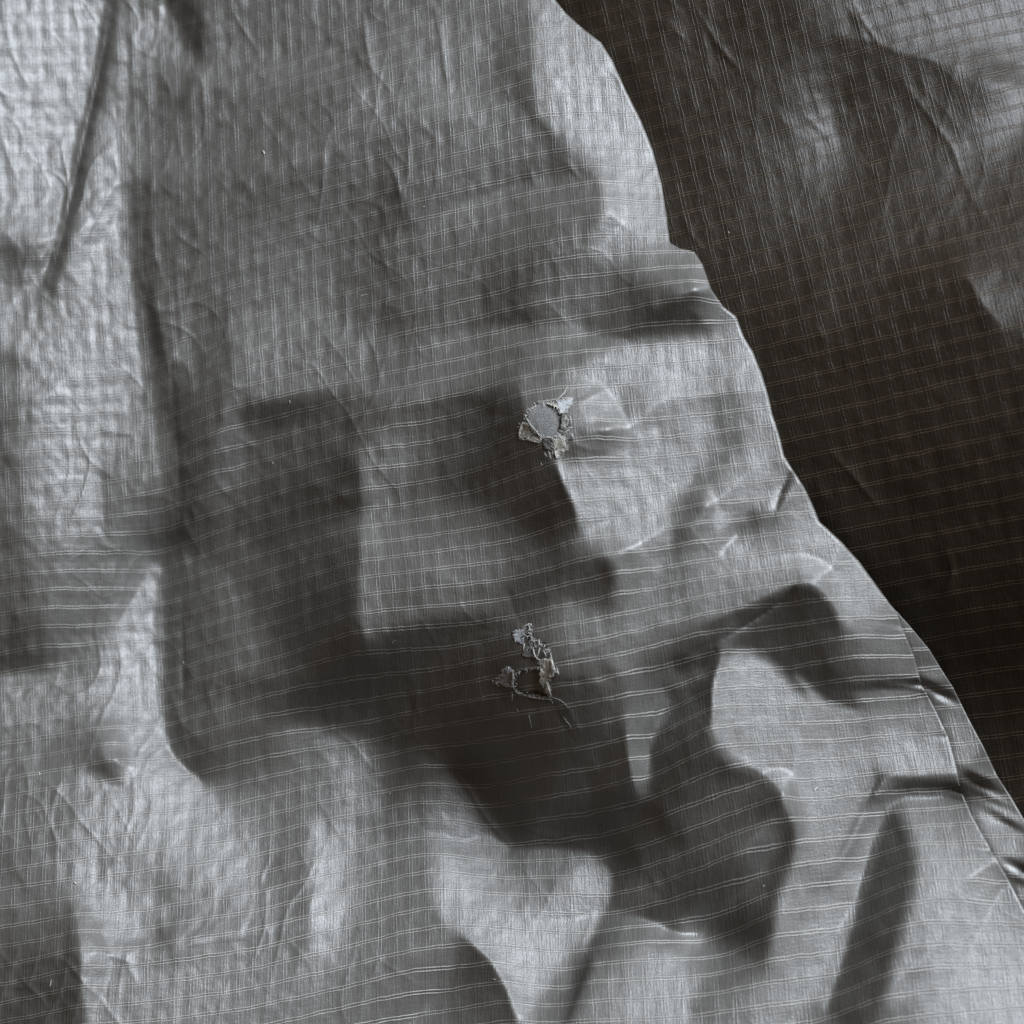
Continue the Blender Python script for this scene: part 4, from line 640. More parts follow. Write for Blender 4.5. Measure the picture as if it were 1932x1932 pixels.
 -26,-26,-26,-26,-26,-26,-26,-26,-14,5,8,5,3,0,-5,-7,-13,-14,-17,-17,-16,-16,-16,-17,-17,-17,-17,-17,-16,-16,-16,-16,-15,-15,-15,-15,-14,-14,-14,-14,-13,-13,-13,-12,-12,-12,-11,-11,
 -11,-10,-10,-10,-9,-9,-10,-10,-10,-10,-10,-9,-9,-8,-6,-5,-5,-5,-2,4,3,8,-4,-26,-14,0,-1,-6,-14,-5,-1,-10,-13,-12,9,0,-25,-26,-26,-20,-10,-14,-23,-18,-7,-10,-13,-9,
 -12,-3,-2,-15,-16,-9,-12,-10,-15,-26,-26,-26,-26,-26,-26,-26,-26,-26,-26,-26,-26,-26,-26,-20,-6,-3,-6,-11,-14,-10,-10,-20,-20,-20,-20,-17,-16,-16,-16,-17,-17,-16,-16,-16,-16,-16,-15,-15,
 -15,-15,-14,-14,-14,-13,-13,-13,-13,-12,-12,-12,-11,-11,-11,-11,-10,-10,-9,-9,-9,-9,-10,-10,-10,-10,-9,-9,-8,-6,-5,-5,-5,-3,2,0,0,-10,-26,-16,1,-5,-9,-3,2,3,-6,-15,
 -21,-6,-16,-26,-26,-26,-20,-10,-14,-17,-13,-3,-13,-17,-3,-3,-8,-7,-18,-19,-16,-19,-15,-20,-26,-26,-26,-26,-26,-26,-26,-26,-26,-26,-25,-19,-14,-21,-21,-16,-10,-6,-12,-21,-13,-8,-21,-26,
 -23,-25,-18,-16,-16,-16,-16,-16,-16,-16,-16,-15,-15,-15,-15,-14,-14,-14,-14,-13,-13,-13,-13,-12,-12,-12,-11,-11,-11,-11,-10,-10,-10,-9,-9,-9,-9,-9,-10,-10,-10,-9,-9,-8,-6,-5,-5,-5,
 -3,0,-1,3,1,-11,-5,1,-7,-10,3,13,5,-10,-17,-26,-20,-26,-26,-26,-26,-18,-6,-9,-8,-3,6,-3,-11,0,2,-12,-17,-26,-26,-26,-26,-26,-26,-26,-26,-26,-26,-26,-26,-26,-24,-23,
 -11,-6,-13,-8,-20,-17,-17,-17,-11,-14,-26,-21,-15,-22,-26,-24,-25,-19,-16,-16,-16,-16,-16,-16,-16,-15,-15,-15,-15,-14,-14,-14,-14,-13,-13,-13,-12,-12,-12,-12,-11,-11,-11,-11,-10,-10,-10,-9,
 -9,-9,-9,-9,-9,-10,-10,-10,-9,-9,-8,-6,-5,-5,-5,-4,-2,-3,1,-4,-12,2,-10,-12,-4,4,14,6,-5,-20,-26,-26,-26,-26,-26,-26,-3,7,-4,-8,-4,5,3,-5,-13,-18,-26,-26,
 -26,-26,-26,-26,-26,-26,-26,-26,-26,-26,-26,-26,-22,-25,-26,-23,-18,-26,-26,-26,-21,-25,-26,-26,-23,-26,-26,-26,-26,-26,-26,-23,-20,-16,-15,-15,-15,-16,-15,-15,-15,-15,-14,-14,-14,-14,-13,-13,
 -13,-13,-12,-12,-12,-12,-11,-11,-11,-11,-10,-10,-10,-10,-9,-9,-9,-8,-9,-9,-9,-10,-9,-9,-9,-8,-6,-5,-5,-5,-5,-6,-6,-5,-4,-9,-3,-5,-10,-9,-5,3,-5,-1,-9,-26,-26,-26,
 -26,-26,-11,7,8,-8,-15,-13,-5,-4,-9,-26,-26,-26,-26,-26,-26,-26,-26,-20,-18,-24,-26,-26,-26,-26,-24,-26,-26,-26,-26,-26,-26,-26,-26,-20,-25,-26,-22,-14,-17,-20,-15,-18,-23,-25,-19,-19,
 -16,-15,-15,-15,-15,-15,-15,-15,-14,-14,-14,-14,-13,-13,-13,-13,-12,-12,-12,-12,-11,-11,-11,-11,-10,-10,-10,-10,-9,-9,-9,-9,-8,-9,-9,-9,-9,-9,-9,-9,-8,-6,-5,-5,-5,-7,-10,-10,
 -15,-8,-6,-15,-14,-7,-8,-5,0,-7,-1,-4,-26,-26,-26,-25,-22,-4,1,-1,-4,-6,-9,-13,-18,-25,-26,-26,-26,-26,-19,-16,-10,-9,-6,-8,-17,-23,-25,-26,-25,-26,-26,-26,-26,-26,-26,-26,
 -26,-26,-20,-10,-11,-16,-8,-5,-9,-10,-7,-9,-17,-16,-17,-15,-15,-15,-15,-15,-15,-14,-14,-14,-14,-13,-13,-13,-13,-13,-12,-12,-12,-12,-11,-11,-11,-11,-10,-10,-10,-10,-9,-9,-9,-9,-8,-8,
 -9,-9,-9,-9,-9,-9,-9,-8,-6,-5,-5,-5,-7,-11,-11,-15,-7,-3,-10,-9,-2,-4,-8,-6,-4,0,-7,-22,-26,-26,-24,-20,-1,1,3,1,-4,-12,-25,-26,-26,-26,-26,-26,-21,-13,-8,-8,
 -10,-12,-12,-18,-26,-26,-26,-26,-26,-26,-26,-26,-26,-26,-26,-26,-26,-16,4,-4,-12,-10,-11,-11,-9,-3,-4,-16,-15,-15,-15,-15,-14,-14,-14,-14,-14,-14,-14,-13,-13,-13,-13,-12,-12,-12,-12,-11,
 -11,-11,-11,-10,-10,-10,-10,-10,-9,-9,-9,-9,-9,-8,-8,-9,-9,-9,-9,-9,-9,-9,-8,-5,-4,-4,-4,-6,-10,-10,-11,-3,-5,-7,1,1,-1,-11,-5,4,-1,-9,-19,-26,-25,-23,-17,-3,
 0,0,-7,-17,-26,-26,-26,-26,-26,-26,-26,-16,-11,-4,-7,-12,-18,-25,-26,-26,-26,-26,-26,-26,-26,-26,-26,-26,-21,-19,-20,-13,-5,-8,-16,-6,-3,-12,-13,-10,-7,-7,-14,-19,-14,-15,-15,-14,
 -14,-14,-14,-14,-13,-13,-13,-13,-13,-12,-12,-12,-12,-11,-11,-11,-11,-10,-10,-10,-10,-10,-9,-9,-9,-9,-9,-8,-8,-8,-9,-9,-9,-9,-9,-9,-9,-7,-5,-3,-3,-3,-5,-8,-8,-12,-7,-12,
 -11,-1,10,9,-14,-12,2,-7,-12,-17,-26,-26,-19,-8,-1,-4,-4,-13,-26,-26,-26,-26,-26,-26,-26,-23,-8,-4,-2,-4,-13,-20,-26,-26,-26,-26,-26,-26,-26,-26,-26,-26,-20,-11,-5,2,4,3,
 -11,-17,-7,-1,-12,-16,-17,-12,-7,-11,-19,-14,-16,-15,-14,-14,-14,-13,-13,-13,-13,-13,-12,-12,-12,-12,-12,-11,-11,-11,-11,-10,-10,-10,-10,-10,-9,-9,-9,-9,-9,-9,-8,-8,-8,-9,-9,-9,
 -9,-9,-9,-8,-7,-4,-3,-3,-3,-4,-4,-4,-7,-1,0,3,1,9,14,-8,-13,-6,-8,-13,-17,-26,-26,-19,-1,7,-5,-10,-16,-26,-26,-26,-26,-26,-26,-26,-21,-7,-1,-1,-6,-15,-21,-26,
 -26,-26,-26,-26,-26,-26,-26,-26,-25,-10,-9,-7,-3,-4,1,-4,-6,-7,-6,-14,-17,-19,-16,-10,-9,-12,-15,-17,-17,-14,-13,-13,-13,-13,-13,-12,-12,-12,-12,-12,-11,-11,-11,-11,-11,-10,-10,-10,
 -10,-10,-9,-9,-9,-9,-9,-9,-8,-8,-8,-8,-9,-9,-9,-9,-9,-9,-8,-7,-4,-2,-2,-2,-2,-1,0,3,10,6,6,-5,-4,9,-5,-13,-17,-17,-17,-15,-19,-18,-11,0,1,-12,-21,-23,
 -26,-26,-26,-26,-26,-26,-26,-16,-8,-2,-8,-16,-22,-22,-25,-26,-26,-26,-26,-26,-26,-26,-25,-19,-5,-2,-1,3,-2,-5,-6,-5,-5,-16,-22,-18,-20,-16,-5,-3,-12,-23,-18,-16,-13,-13,-13,-13,
 -12,-12,-12,-12,-11,-11,-11,-11,-11,-11,-11,-10,-10,-10,-10,-10,-9,-9,-9,-9,-9,-9,-9,-8,-8,-8,-8,-9,-9,-9,-9,-9,-9,-8,-6,-3,-1,-1,-1,-1,0,0,0,10,4,8,6,6,
 7,-16,-18,-13,-15,-15,-13,-14,-10,-8,0,-2,-15,-24,-26,-26,-26,-26,-26,-26,-26,-26,-18,-12,-11,-13,-19,-26,-25,-20,-26,-26,-26,-26,-26,-26,-24,-17,-10,-7,0,-2,1,1,-5,-9,-12,-21,
 -26,-26,-25,-20,-11,-4,-8,-26,-24,-14,-11,-8,-11,-13,-12,-12,-12,-11,-11,-11,-11,-11,-11,-11,-10,-10,-10,-10,-10,-10,-9,-9,-9,-9,-9,-9,-9,-8,-8,-8,-8,-8,-9,-9,-9,-9,-9,-9,
 -8,-6,-3,-1,-1,-1,-2,-2,-2,-5,3,-9,-3,14,12,5,-16,-20,-10,-9,-9,-9,-11,-9,-12,-7,-7,-15,-23,-26,-26,-26,-26,-26,-26,-26,-26,-21,-11,-19,-17,-18,-26,-26,-19,-19,-25,-26,
 -26,-26,-23,-17,-11,-8,-12,-8,-8,-8,-13,-3,-9,-20,-26,-26,-26,-22,-9,-8,-18,-26,-26,-13,-2,-5,-3,-8,-12,-12,-12,-11,-10,-10,-10,-10,-10,-10,-10,-10,-10,-10,-10,-10,-9,-9,-9,-9,
 -9,-9,-9,-8,-8,-8,-8,-8,-8,-9,-9,-9,-9,-9,-9,-8,-6,-3,-1,-1,-1,-2,-3,-2,-4,2,-5,-11,6,15,4,-9,-14,-12,-14,-13,-9,-9,-9,-12,-13,-17,-16,-20,-26,-26,-26,-26,
 -26,-26,-26,-26,-26,-21,-26,-23,-23,-26,-26,-26,-21,-22,-24,-25,-24,-17,-11,-9,-8,-3,-3,-6,-10,-23,-18,-21,-26,-26,-26,-12,-1,3,-8,-19,-26,-26,0,4,-1,-4,-6,-11,-12,-11,-10,-10,
 -9,-9,-9,-10,-10,-10,-10,-10,-10,-10,-9,-9,-9,-9,-9,-9,-9,-9,-8,-8,-8,-8,-8,-8,-9,-9,-9,-9,-9,-9,-8,-6,-3,-1,-1,-1,-2,-2,-2,-5,-2,5,5,-3,-1,6,-2,-14,
 -15,-10,-7,-10,-12,-12,-17,-18,-22,-20,-19,-26,-26,-26,-26,-26,-26,-26,-26,-26,-26,-26,-26,-26,-26,-26,-26,-25,-24,-18,-13,-13,-9,-5,-8,-11,4,6,-6,-18,-26,-26,-26,-21,-25,-22,-5,6,
 -4,-20,-16,-6,3,6,2,-1,-8,-11,-12,-11,-11,-10,-9,-8,-8,-8,-9,-9,-9,-9,-10,-9,-9,-9,-9,-9,-9,-9,-9,-9,-8,-8,-8,-8,-8,-8,-8,-9,-9,-9,-10,-9,-9,-8,-6,-3,
 -1,-1,-1,-1,0,0,0,1,7,11,-1,-13,-5,-10,-21,-21,-11,-5,-9,-16,-19,-24,-25,-26,-26,-26,-26,-26,-26,-26,-26,-26,-26,-26,-26,-25,-25,-26,-26,-26,-26,-24,-23,-20,-12,-2,1,-1,
 -4,-9,-12,-2,-7,-19,-26,-26,-26,-18,-11,-21,-15,-3,-2,-20,-26,-15,2,9,0,-8,-10,-11,-13,-13,-10,-9,-9,-8,-7,-6,-6,-8,-8,-9,-9,-9,-9,-9,-9,-9,-9,-9,-9,-9,-9,-8,
 -8,-8,-8,-8,-8,-8,-9,-9,-9,-10,-10,-9,-8,-7,-4,-2,-2,-2,-2,1,2,2,6,5,4,3,-9,-6,-6,-10,-12,-12,-5,-7,-24,-26,-26,-26,-26,-26,-26,-26,-26,-26,-26,-26,-26,-26,
 -26,-26,-22,-25,-26,-26,-26,-23,-18,-13,-8,-2,2,3,-4,-12,-13,-12,-11,-17,-21,-25,-26,-19,-4,-9,-16,-2,3,-14,-22,-13,-8,-3,-4,-13,-21,-22,-16,-12,-12,-8,-5,-7,-7,-6,-6,-5,
 -6,-7,-8,-8,-9,-9,-9,-9,-9,-9,-9,-9,-9,-8,-8,-8,-8,-8,-8,-8,-8,-9,-9,-9,-10,-10,-9,-9,-7,-5,-3,-3,-3,-2,1,1,0,7,4,-5,-5,-9,-3,-5,-12,-11,-6,10,
 1,-26,-26,-26,-26,-20,-25,-26,-26,-26,-26,-26,-26,-26,-26,-26,-26,-18,-21,-17,-18,-23,-20,-8,0,3,3,-4,-10,-18,-23,-23,-17,-14,-19,-14,-8,-9,3,4,-4,-5,0,2,-10,-10,-5,-9,
 -11,-18,-23,-26,-26,-26,-14,-3,-5,-1,-2,-6,-6,-5,-4,-4,-6,-7,-8,-8,-9,-9,-9,-9,-9,-9,-9,-9,-8,-8,-8,-8,-8,-8,-8,-8,-9,-9,-9,-10,-10,-9,-9,-8,-6,-5,-5,-5,
 -4,0,1,2,9,4,-8,-11,-14,-11,-10,-14,-16,-3,9,-12,-26,-26,-26,-26,-20,-24,-26,-26,-26,-26,-26,-26,-26,-26,-26,-26,-15,-16,-12,-7,-10,-8,2,4,-2,-7,-16,-23,-24,-25,-25,-19,
 -12,-15,-12,-7,-5,3,4,4,1,1,3,-2,-7,-9,-11,-16,-23,-23,-19,-26,-26,-16,-1,3,1,2,-3,-5,-4,-4,-3,-4,-5,-7,-8,-8,-9,-9,-9,-9,-9,-9,-8,-8,-8,-8,-8,-8,
 -8,-8,-8,-9,-9,-10,-10,-10,-10,-9,-9,-7,-6,-6,-6,-6,-3,-3,-3,1,1,-8,-13,-14,-15,-14,-11,-11,-2,-1,-26,-26,-26,-26,-26,-23,-25,-26,-26,-26,-26,-26,-26,-26,-26,-26,-19,-12,
 -11,-9,-4,-4,-1,4,-4,-13,-12,-15,-19,-20,-22,-22,-12,-6,-10,-14,-6,3,1,1,5,1,0,6,2,-3,-9,-12,-19,-24,-19,-11,-14,-20,-10,3,7,3,0,-1,-4,-4,-4,-3,-3,-4,
 -6,-7,-8,-8,-8,-9,-9,-9,-9,-8,-8,-8,-8,-8,-8,-8,-8,-8,-9,-9,-10,-10,-10,-10,-10,-9,-8,-8,-8,-8,-8,-7,-7,-8,-10,-7,-9,-17,-16,-14,-12,-14,-6,10,17,-17,-26,-26,
 -26,-26,-24,-24,-26,-26,-26,-26,-26,-26,-26,-26,-26,-10,-7,-8,-3,-1,-2,-5,-4,-11,-15,-9,-13,-22,-24,-25,-22,-9,-7,-13,-14,0,8,4,2,3,-1,0,3,1,-5,-17,-24,-26,-26,-17,
 -7,-5,-10,-7,1,5,0,-2,-4,-5,-4,-3,-3,-2,-2,-4,-6,-7,-8,-8,-8,-8,-9,-9,-8,-8,-8,-8,-8,-8,-8,-8,-8,-9,-9,-10,-10,-10,-10,-10,-10,-10,-10,-10,-10,-10,-12,-12,
 -10,-14,-12,-12,-18,-16,-14,-10,-13,-8,7,17,-8,-26,-26,-26,-26,-26,-24,-26,-26,-26,-26,-26,-26,-26,-26,-26,-9,-5,-7,-1,-5,-5,-8,-10,-12,-16,-16,-26,-26,-26,-26,-24,-14,-13,-11,-8,
 1,3,4,3,3,3,2,3,-2,-15,-26,-26,-26,-26,-15,-6,-3,-2,1,1,-1,-3,-5,-5,-6,-5,-3,-3,-2,-2,-2,-5,-6,-7,-8,-8,-8,-9,-9,-9,-8,-8,-8,-8,-8,-8,-8,-8,
 -9,-10,-10,-10,-10,-10,-10,-11,-11,-11,-11,-11,-13,-17,-17,-17,-15,-11,-9,-16,-12,-12,-11,-8,-6,-2,1,-19,-26,-26,-26,-26,-26,-21,-23,-26,-26,-26,-26,-26,-26,-25,-22,-7,-3,-9,-9,-14,
 -15,-16,-16,-17,-21,-25,-26,-26,-26,-26,-23,-12,-7,-5,-6,0,2,1,2,2,2,2,-4,-20,-26,-26,-26,-26,-20,-9,-6,-5,0,8,6,0,-4,-7,-11,-5,-4,-2,-2,-2,-2,-2,-3,-5,
 -7,-8,-8,-8,-9,-9,-9,-9,-9,-9,-9,-9,-9,-9,-9,-9,-10,-10,-10,-10,-10,-11,-11,-12,-12,-12,-12,-15,-21,-22,-23,-23,-24,-16,-16,-15,-16,-13,-4,-5,-13,-12,-21,-26,-26,-26,-26,-26,
 -23,-20,-26,-26,-26,-26,-26,-25,-18,-14,-8,-7,-16,-18,-18,-17,-18,-20,-22,-26,-26,-26,-26,-26,-26,-24,-5,-1,-2,-7,0,5,2,-3,-5,-4,-3,-14,-26,-26,-26,-26,-19,-8,-4,-8,-9,-2,
 6,1,-4,-5,-6,-5,-1,-1,2,0,-2,-2,-2,-2,-4,-6,-7,-8,-8,-8,-9,-9,-9,-9,-9,-9,-9,-9,-9,-9,-10,-10,-10,-10,-10,-10,-11,-11,-12,-12,-12,-12,-15,-23,-24,-26,-26,-26,
 -26,-13,-12,-11,-7,3,-3,-9,-8,-22,-26,-26,-26,-26,-26,-26,-25,-26,-26,-26,-26,-26,-22,-14,-10,-12,-17,-22,-21,-21,-19,-21,-24,-26,-26,-22,-20,-26,-26,-26,-26,-4,1,2,1,4,3,-2,
 -8,-9,-6,-10,-26,-26,-26,-12,-5,-4,-8,-8,-8,-5,3,4,-6,-15,-11,-3,-5,-4,1,5,7,0,-2,-2,-2,-3,-5,-7,-8,-8,-9,-9,-9,-9,-9,-9,-9,-9,-9,-9,-9,-10,-10,-10,
 -10,-10,-10,-11,-11,-11,-12,-12,-12,-14,-19,-20,-22,-24,-24,-19,-16,-12,-5,-3,8,6,-8,3,-19,-26,-26,-26,-26,-26,-26,-26,-26,-26,-26,-26,-26,-19,-15,-12,-14,-19,-22,-22,-24,-22,-22,-22,
 -24,-23,-18,-24,-26,-13,-26,-26,-13,-2,2,5,6,-2,-13,-16,-10,-15,-26,-26,-24,-3,0,1,5,-3,-8,-6,-2,3,0,-11,-17,-9,1,3,6,7,5,5,2,-2,-3,-3,-3,-5,-7,-8,
 -8,-9,-9,-9,-9,-9,-9,-9,-9,-9,-9,-9,-10,-10,-10,-10,-10,-10,-10,-11,-11,-11,-11,-11,-11,-11,-12,-11,-12,-10,-11,-19,-15,-7,-1,12,14,-4,0,-14,-26,-26,-26,-26,-26,-26,-26,-26,
 -26,-26,-26,-25,-17,-15,-16,-18,-21,-23,-23,-26,-25,-23,-20,-20,-19,-17,-26,-26,-5,-19,-26,-9,-4,-2,3,0,-12,-22,-16,-10,-22,-26,-26,-10,3,-2,-7,1,2,1,5,3,-1,-8,-19,-20,
 -7,5,11,12,20,18,1,1,-2,-3,-4,-4,-4,-6,-8,-8,-9,-9,-9,-9,-9,-9,-9,-9,-9,-9,-9,-10,-10,-10,-10,-10,-10,-10,-10,-10,-10,-11,-10,-8,-3,-3,1,-8,-10,-11,-9,-6,
 0,3,12,9,3,1,-13,-26,-26,-26,-26,-26,-23,-24,-26,-26,-26,-25,-20,-16,-14,-15,-17,-19,-20,-21,-22,-24,-22,-18,-16,-16,-12,-14,-17,-4,-10,-26,-7,-5,-6,-1,-5,-19,-23,-13,-19,-26,
 -26,-25,1,9,0,-6,-1,3,0,4,10,-3,-16,-25,-22,-13,-9,-15,-26,-20,-2,0,-2,-2,-4,-4,-5,-5,-6,-8,-8,-9,-9,-9,-9,-9,-9,-9,-9,-9,-9,-9,-10,-10,-10,-10,-10,-10,
 -10,-10,-10,-10,-10,-10,-6,2,2,9,-3,-10,-3,-8,-4,12,16,7,-7,-3,5,-14,-26,-26,-26,-26,-24,-20,-24,-24,-24,-25,-18,-14,-14,-14,-15,-17,-21,-20,-19,-18,-18,-17,-14,-12,-11,-6,
 0,0,-1,-6,-12,-5,-5,-3,-5,-10,-21,-18,-10,-26,-26,-26,-22,4,8,-2,-5,0,0,-6,-5,5,-4,-12,-10,-5,1,2,-4,-9,-16,-17,-9,-1,0,-3,-5,-6,-6,-7,-8,-9,-9,-9,
 -9,-9,-9,-9,-9,-9,-9,-9,-9,-10,-10,-10,-10,-10,-10,-10,-9,-9,-9,-9,-9,-5,5,4,6,2,-6,2,-7,-10,-1,1,3,1,1,5,-15,-26,-26,-26,-26,-19,-18,-23,-21,-15,-13,-6,
 -2,-6,-10,-14,-18,-24,-21,-20,-19,-17,-14,-10,-7,-5,-2,0,0,-3,-4,-4,-5,-8,-5,-10,-16,-24,-19,-20,-26,-26,-26,-23,5,7,-6,-9,-1,2,0,-7,-6,-7,-6,-1,3,6,5,1,
 3,5,8,6,2,1,-2,-6,-7,-8,-8,-9,-9,-9,-9,-9,-9,-9,-9,-9,-9,-9,-9,-9,-10,-10,-10,-10,-10,-10,-10,-9,-9,-9,-9,-9,-5,3,3,8,9,-2,-4,-12,-17,-20,-24,-6,
 10,8,7,-17,-26,-26,-26,-26,-23,-17,-14,-11,-2,4,7,9,7,6,0,-11,-21,-21,-20,-19,-17,-13,-7,-4,-2,0,0,-1,-3,-5,-7,-9,-12,-14,-20,-24,-25,-16,-26,-26,-26,-26,-20,4,
 8,-2,-6,1,4,-2,-5,-6,-6,-4,-3,3,8,10,7,6,4,6,6,1,-1,-4,-8,-9,-9,-9,-10,-10,-10,-9,-9,-9,-9,-9,-9,-9,-9,-9,-9,-10,-10,-10,-10,-10,-10,-10,-9,-9,
 -9,-9,-9,-7,-2,-2,2,2,-10,-14,-18,-25,-26,-26,-19,5,8,9,-7,-26,-26,-26,-26,-26,-18,-12,-8,3,8,9,11,9,15,20,6,-10,-21,-23,-19,-16,-12,-6,-2,-1,-1,-2,-3,-4,
 -6,-9,-12,-13,-19,-26,-26,-24,-20,-26,-26,-26,-26,-11,3,10,5,3,5,3,-5,-7,-3,-3,0,0,4,10,10,5,-5,-9,-8,1,-1,-5,-10,-13,-11,-10,-10,-10,-10,-10,-10,-9,-9,-9,
 -9,-9,-9,-9,-9,-9,-10,-10,-10,-10,-10,-10,-10,-9,-9,-9,-9,-9,-9,-8,-9,-9,-10,-24,-23,-23,-25,-24,-26,-23,-3,4,9,5,-26,-26,-26,-26,-22,-14,-9,-7,1,3,1,6,9,9,
 19,15,2,-13,-21,-15,-8,-7,-3,0,2,0,-3,-4,-6,-9,-13,-18,-19,-24,-26,-23,-17,-16,-26,-26,-26,-19,-10,2,10,3,1,0,0,-2,-5,-1,1,5,4,8,15,13,4,-8,-11,-5,
 3,-2,-13,-16,-20,-14,-11,-11,-11,-11,-10,-10,-10,-10,-9,-9,-9,-9,-9,-9,-9,-10,-10,-10,-10,-10,-10,-10,-9,-9,-9,-9,-9,-11,-13,-14,-19,-19,-26,-26,-23,-23,-21,-19,-15,-9,-7,-2,
 9,2,-26,-26,-26,-12,-4,-3,-6,1,1,-3,3,12,5,5,14,14,0,-15,-13,-1,12,20,10,2,-1,-5,-8,-11,-14,-19,-24,-26,-26,-26,-26,-15,-10,-26,-26,-19,-12,-5,2,3,-6,-13,
 -19,-20,-14,-5,2,5,11,18,26,26,15,4,-4,-10,-9,-3,-11,-26,-25,-19,-17,-12,-12,-12,-12,-11,-10,-10,-10,-10,-10,-9,-9,-10,-10,-10,-10,-10,-10,-10,-10,-10,-10,-9,-9,-9,-9,-9,
 -11,-13,-14,-17,-14,-26,-19,-14,-14,-14,-9,-9,-14,-13,-14,-6,11,4,-22,-17,-2,5,2,-4,-2,-5,-5,2,11,6,-3,10,15,3,-14,-11,9,26,26,26,4,-4,-8,-12,-16,-21,-25,-26,
 -26,-26,-26,-26,-18,-13,-21,-25,-15,-6,0,3,-1,-9,-13,-20,-26,-26,-7,5,9,18,26,26,12,-10,-11,-9,-16,-22,-20,-15,-23,-21,-15,-15,-13,-12,-12,-12,-12,-11,-10,-10,-10,-10,-10,-10,
 -10,-10,-10,-10,-10,-10,-10,-10,-10,-10,-9,-9,-9,-9,-9,-10,-12,-11,-7,-3,-11,-7,-13,-12,3,9,-2,-10,-5,-16,-13,8,14,-2,-10,-2,5,4,0,-5,-11,-8,-5,3,6,-1,10,13,
 2,-10,-3,22,26,26,26,12,-11,-13,-17,-22,-26,-26,-26,-26,-26,-26,-26,-20,-13,-21,-20,-9,1,5,-1,-10,-18,-19,-13,-16,-18,1,6,11,25,26,12,-26,-26,-26,-26,-26,-26,-26,-13,-10,
 -12,-15,-12,-12,-12,-12,-12,-12,-11,-10,-10,-10,-10,-10,-10,-10,-10,-10,-10,-10,-10,-10,-10,-10,-10,-9,-8,-8,-8,-8,-10,-12,-11,-12,0,1,-6,-11,-2,6,11,10,-2,-5,-9,-1,7,6,
 6,-4,-5,0,0,-3,-10,-14,-13,-7,3,6,1,11,11,5,0,3,24,26,26,26,26,-16,-22,-24,-26,-26,-26,-26,-26,-26,-26,-26,-24,-22,-20,-8,0,2,-1,-7,-10,-13,-17,-18,-17,-14,
 7,12,17,26,26,-14,-26,-26,-26,-26,-26,-26,-24,-8,7,-5,-20,-11,-10,-11,-12,-13,-12,-12,-11,-10,-10,-10,-10,-10,-10,-10,-10,-10,-10,-10,-10,-10,-10,-9,-9,-8,-7,-7,-7,-9,-13,-13,
 -19,-8,0,-11,-16,2,0,2,9,3,-4,3,11,9,-1,9,2,-8,-4,-1,-5,-12,-11,-14,-10,2,12,4,10,9,3,4,3,20,26,26,26,26,0,-26,-26,-26,-26,-26,-26,-26,-26,-26,
 -23,-17,-14,-9,-2,2,4,-2,-12,-14,-14,-16,-21,-26,-26,0,20,26,26,10,-26,-26,-26,-16,-15,-18,-13,-10,-2,9,2,-6,-5,-10,-10,-12,-13,-13,-12,-11,-10,-10,-10,-10,-10,-10,-10,-10,
 -10,-10,-10,-10,-10,-10,-9,-8,-7,-6,-6,-6,-8,-11,-11,-15,-11,-3,-11,-18,-4,13,7,-1,0,-3,3,16,13,-1,9,1,-4,2,0,-2,-7,-5,-3,-1,0,14,1,-1,-1,-2,4,2,
 13,18,16,21,26,26,-15,-26,-26,-26,-26,-26,-26,-26,-20,-13,-7,-1,3,3,1,-3,-11,-16,-18,-18,-19,-22,-26,-25,2,26,26,26,-10,-26,-26,-26,-18,-13,-19,-16,-15,-11,-5,-21,-17,-2,
 -10,-11,-12,-13,-13,-13,-11,-11,-10,-10,-10,-10,-10,-10,-10,-10,-10,-10,-10,-10,-10,-9,-8,-6,-6,-5,-5,-6,-7,-6,-5,-6,-1,-4,-5,3,17,7,0,2,1,-2,14,7,0,9,7,4,
 5,1,0,-2,-2,0,6,0,1,-6,-10,-10,-9,-4,-9,-5,1,5,8,16,24,5,-25,-26,-26,-24,-21,-19,-16,-10,-4,2,5,4,-1,-5,-13,-20,-23,-24,-26,-26,-26,-26,-21,10,26,26,
 17,-21,-17,-26,-26,-25,-17,-23,-21,-20,-17,-12,-11,-21,-20,-14,-13,-13,-13,-13,-13,-12,-11,-10,-10,-10,-10,-10,-10,-10,-11,-11,-10,-10,-10,-10,-9,-8,-6,-5,-5,-5,-4,-2,-2,1,-5,0,
 -2,-2,4,4,-2,5,-3,2,-4,7,0,1,12,10,5,9,5,2,-2,-3,-2,9,-2,-13,-11,-5,-9,-12,-10,-16,-11,0,5,5,6,7,5,1,5,9,12,15,16,12,3,0,5,5,
 -1,-8,-18,-26,-26,-26,-26,-26,-26,-26,-26,-17,26,26,26,-5,-15,-17,-26,-26,-26,-17,-22,-25,-25,-22,-22,-10,-7,-8,-15,-16,-14,-13,-13,-13,-12,-11,-10,-10,-10,-10,-10,-10,-10,-11,-11,-11,
 -10,-10,-10,-9,-8,-6,-5,-5,-5,-3,1,1,1,-9,-4,3,-6,-3,-1,5,9,-12,-4,-6,2,-2,2,17,6,4,5,6,4,-1,1,5,10,-6,-14,-6,2,-3,-7,-3,-8,-5,3,5,
 6,3,-4,-3,0,0,0,5,8,13,23,23,7,-1,-5,-13,-19,-26,-26,-26,-26,-26,-26,-26,-26,-26,-9,26,26,26,-11,-5,-22,-26,-26,-26,-17,-18,-22,-25,-26,-22,-14,-26,-26,-19,-18,-14,
 -12,-12,-12,-12,-11,-10,-10,-10,-10,-10,-10,-10,-11,-11,-11,-11,-10,-10,-9,-8,-6,-6,-6,-6,-2,5,5,6,1,1,10,6,7,7,8,4,-10,-6,-7,4,0,-1,12,4,-4,0,4,1,
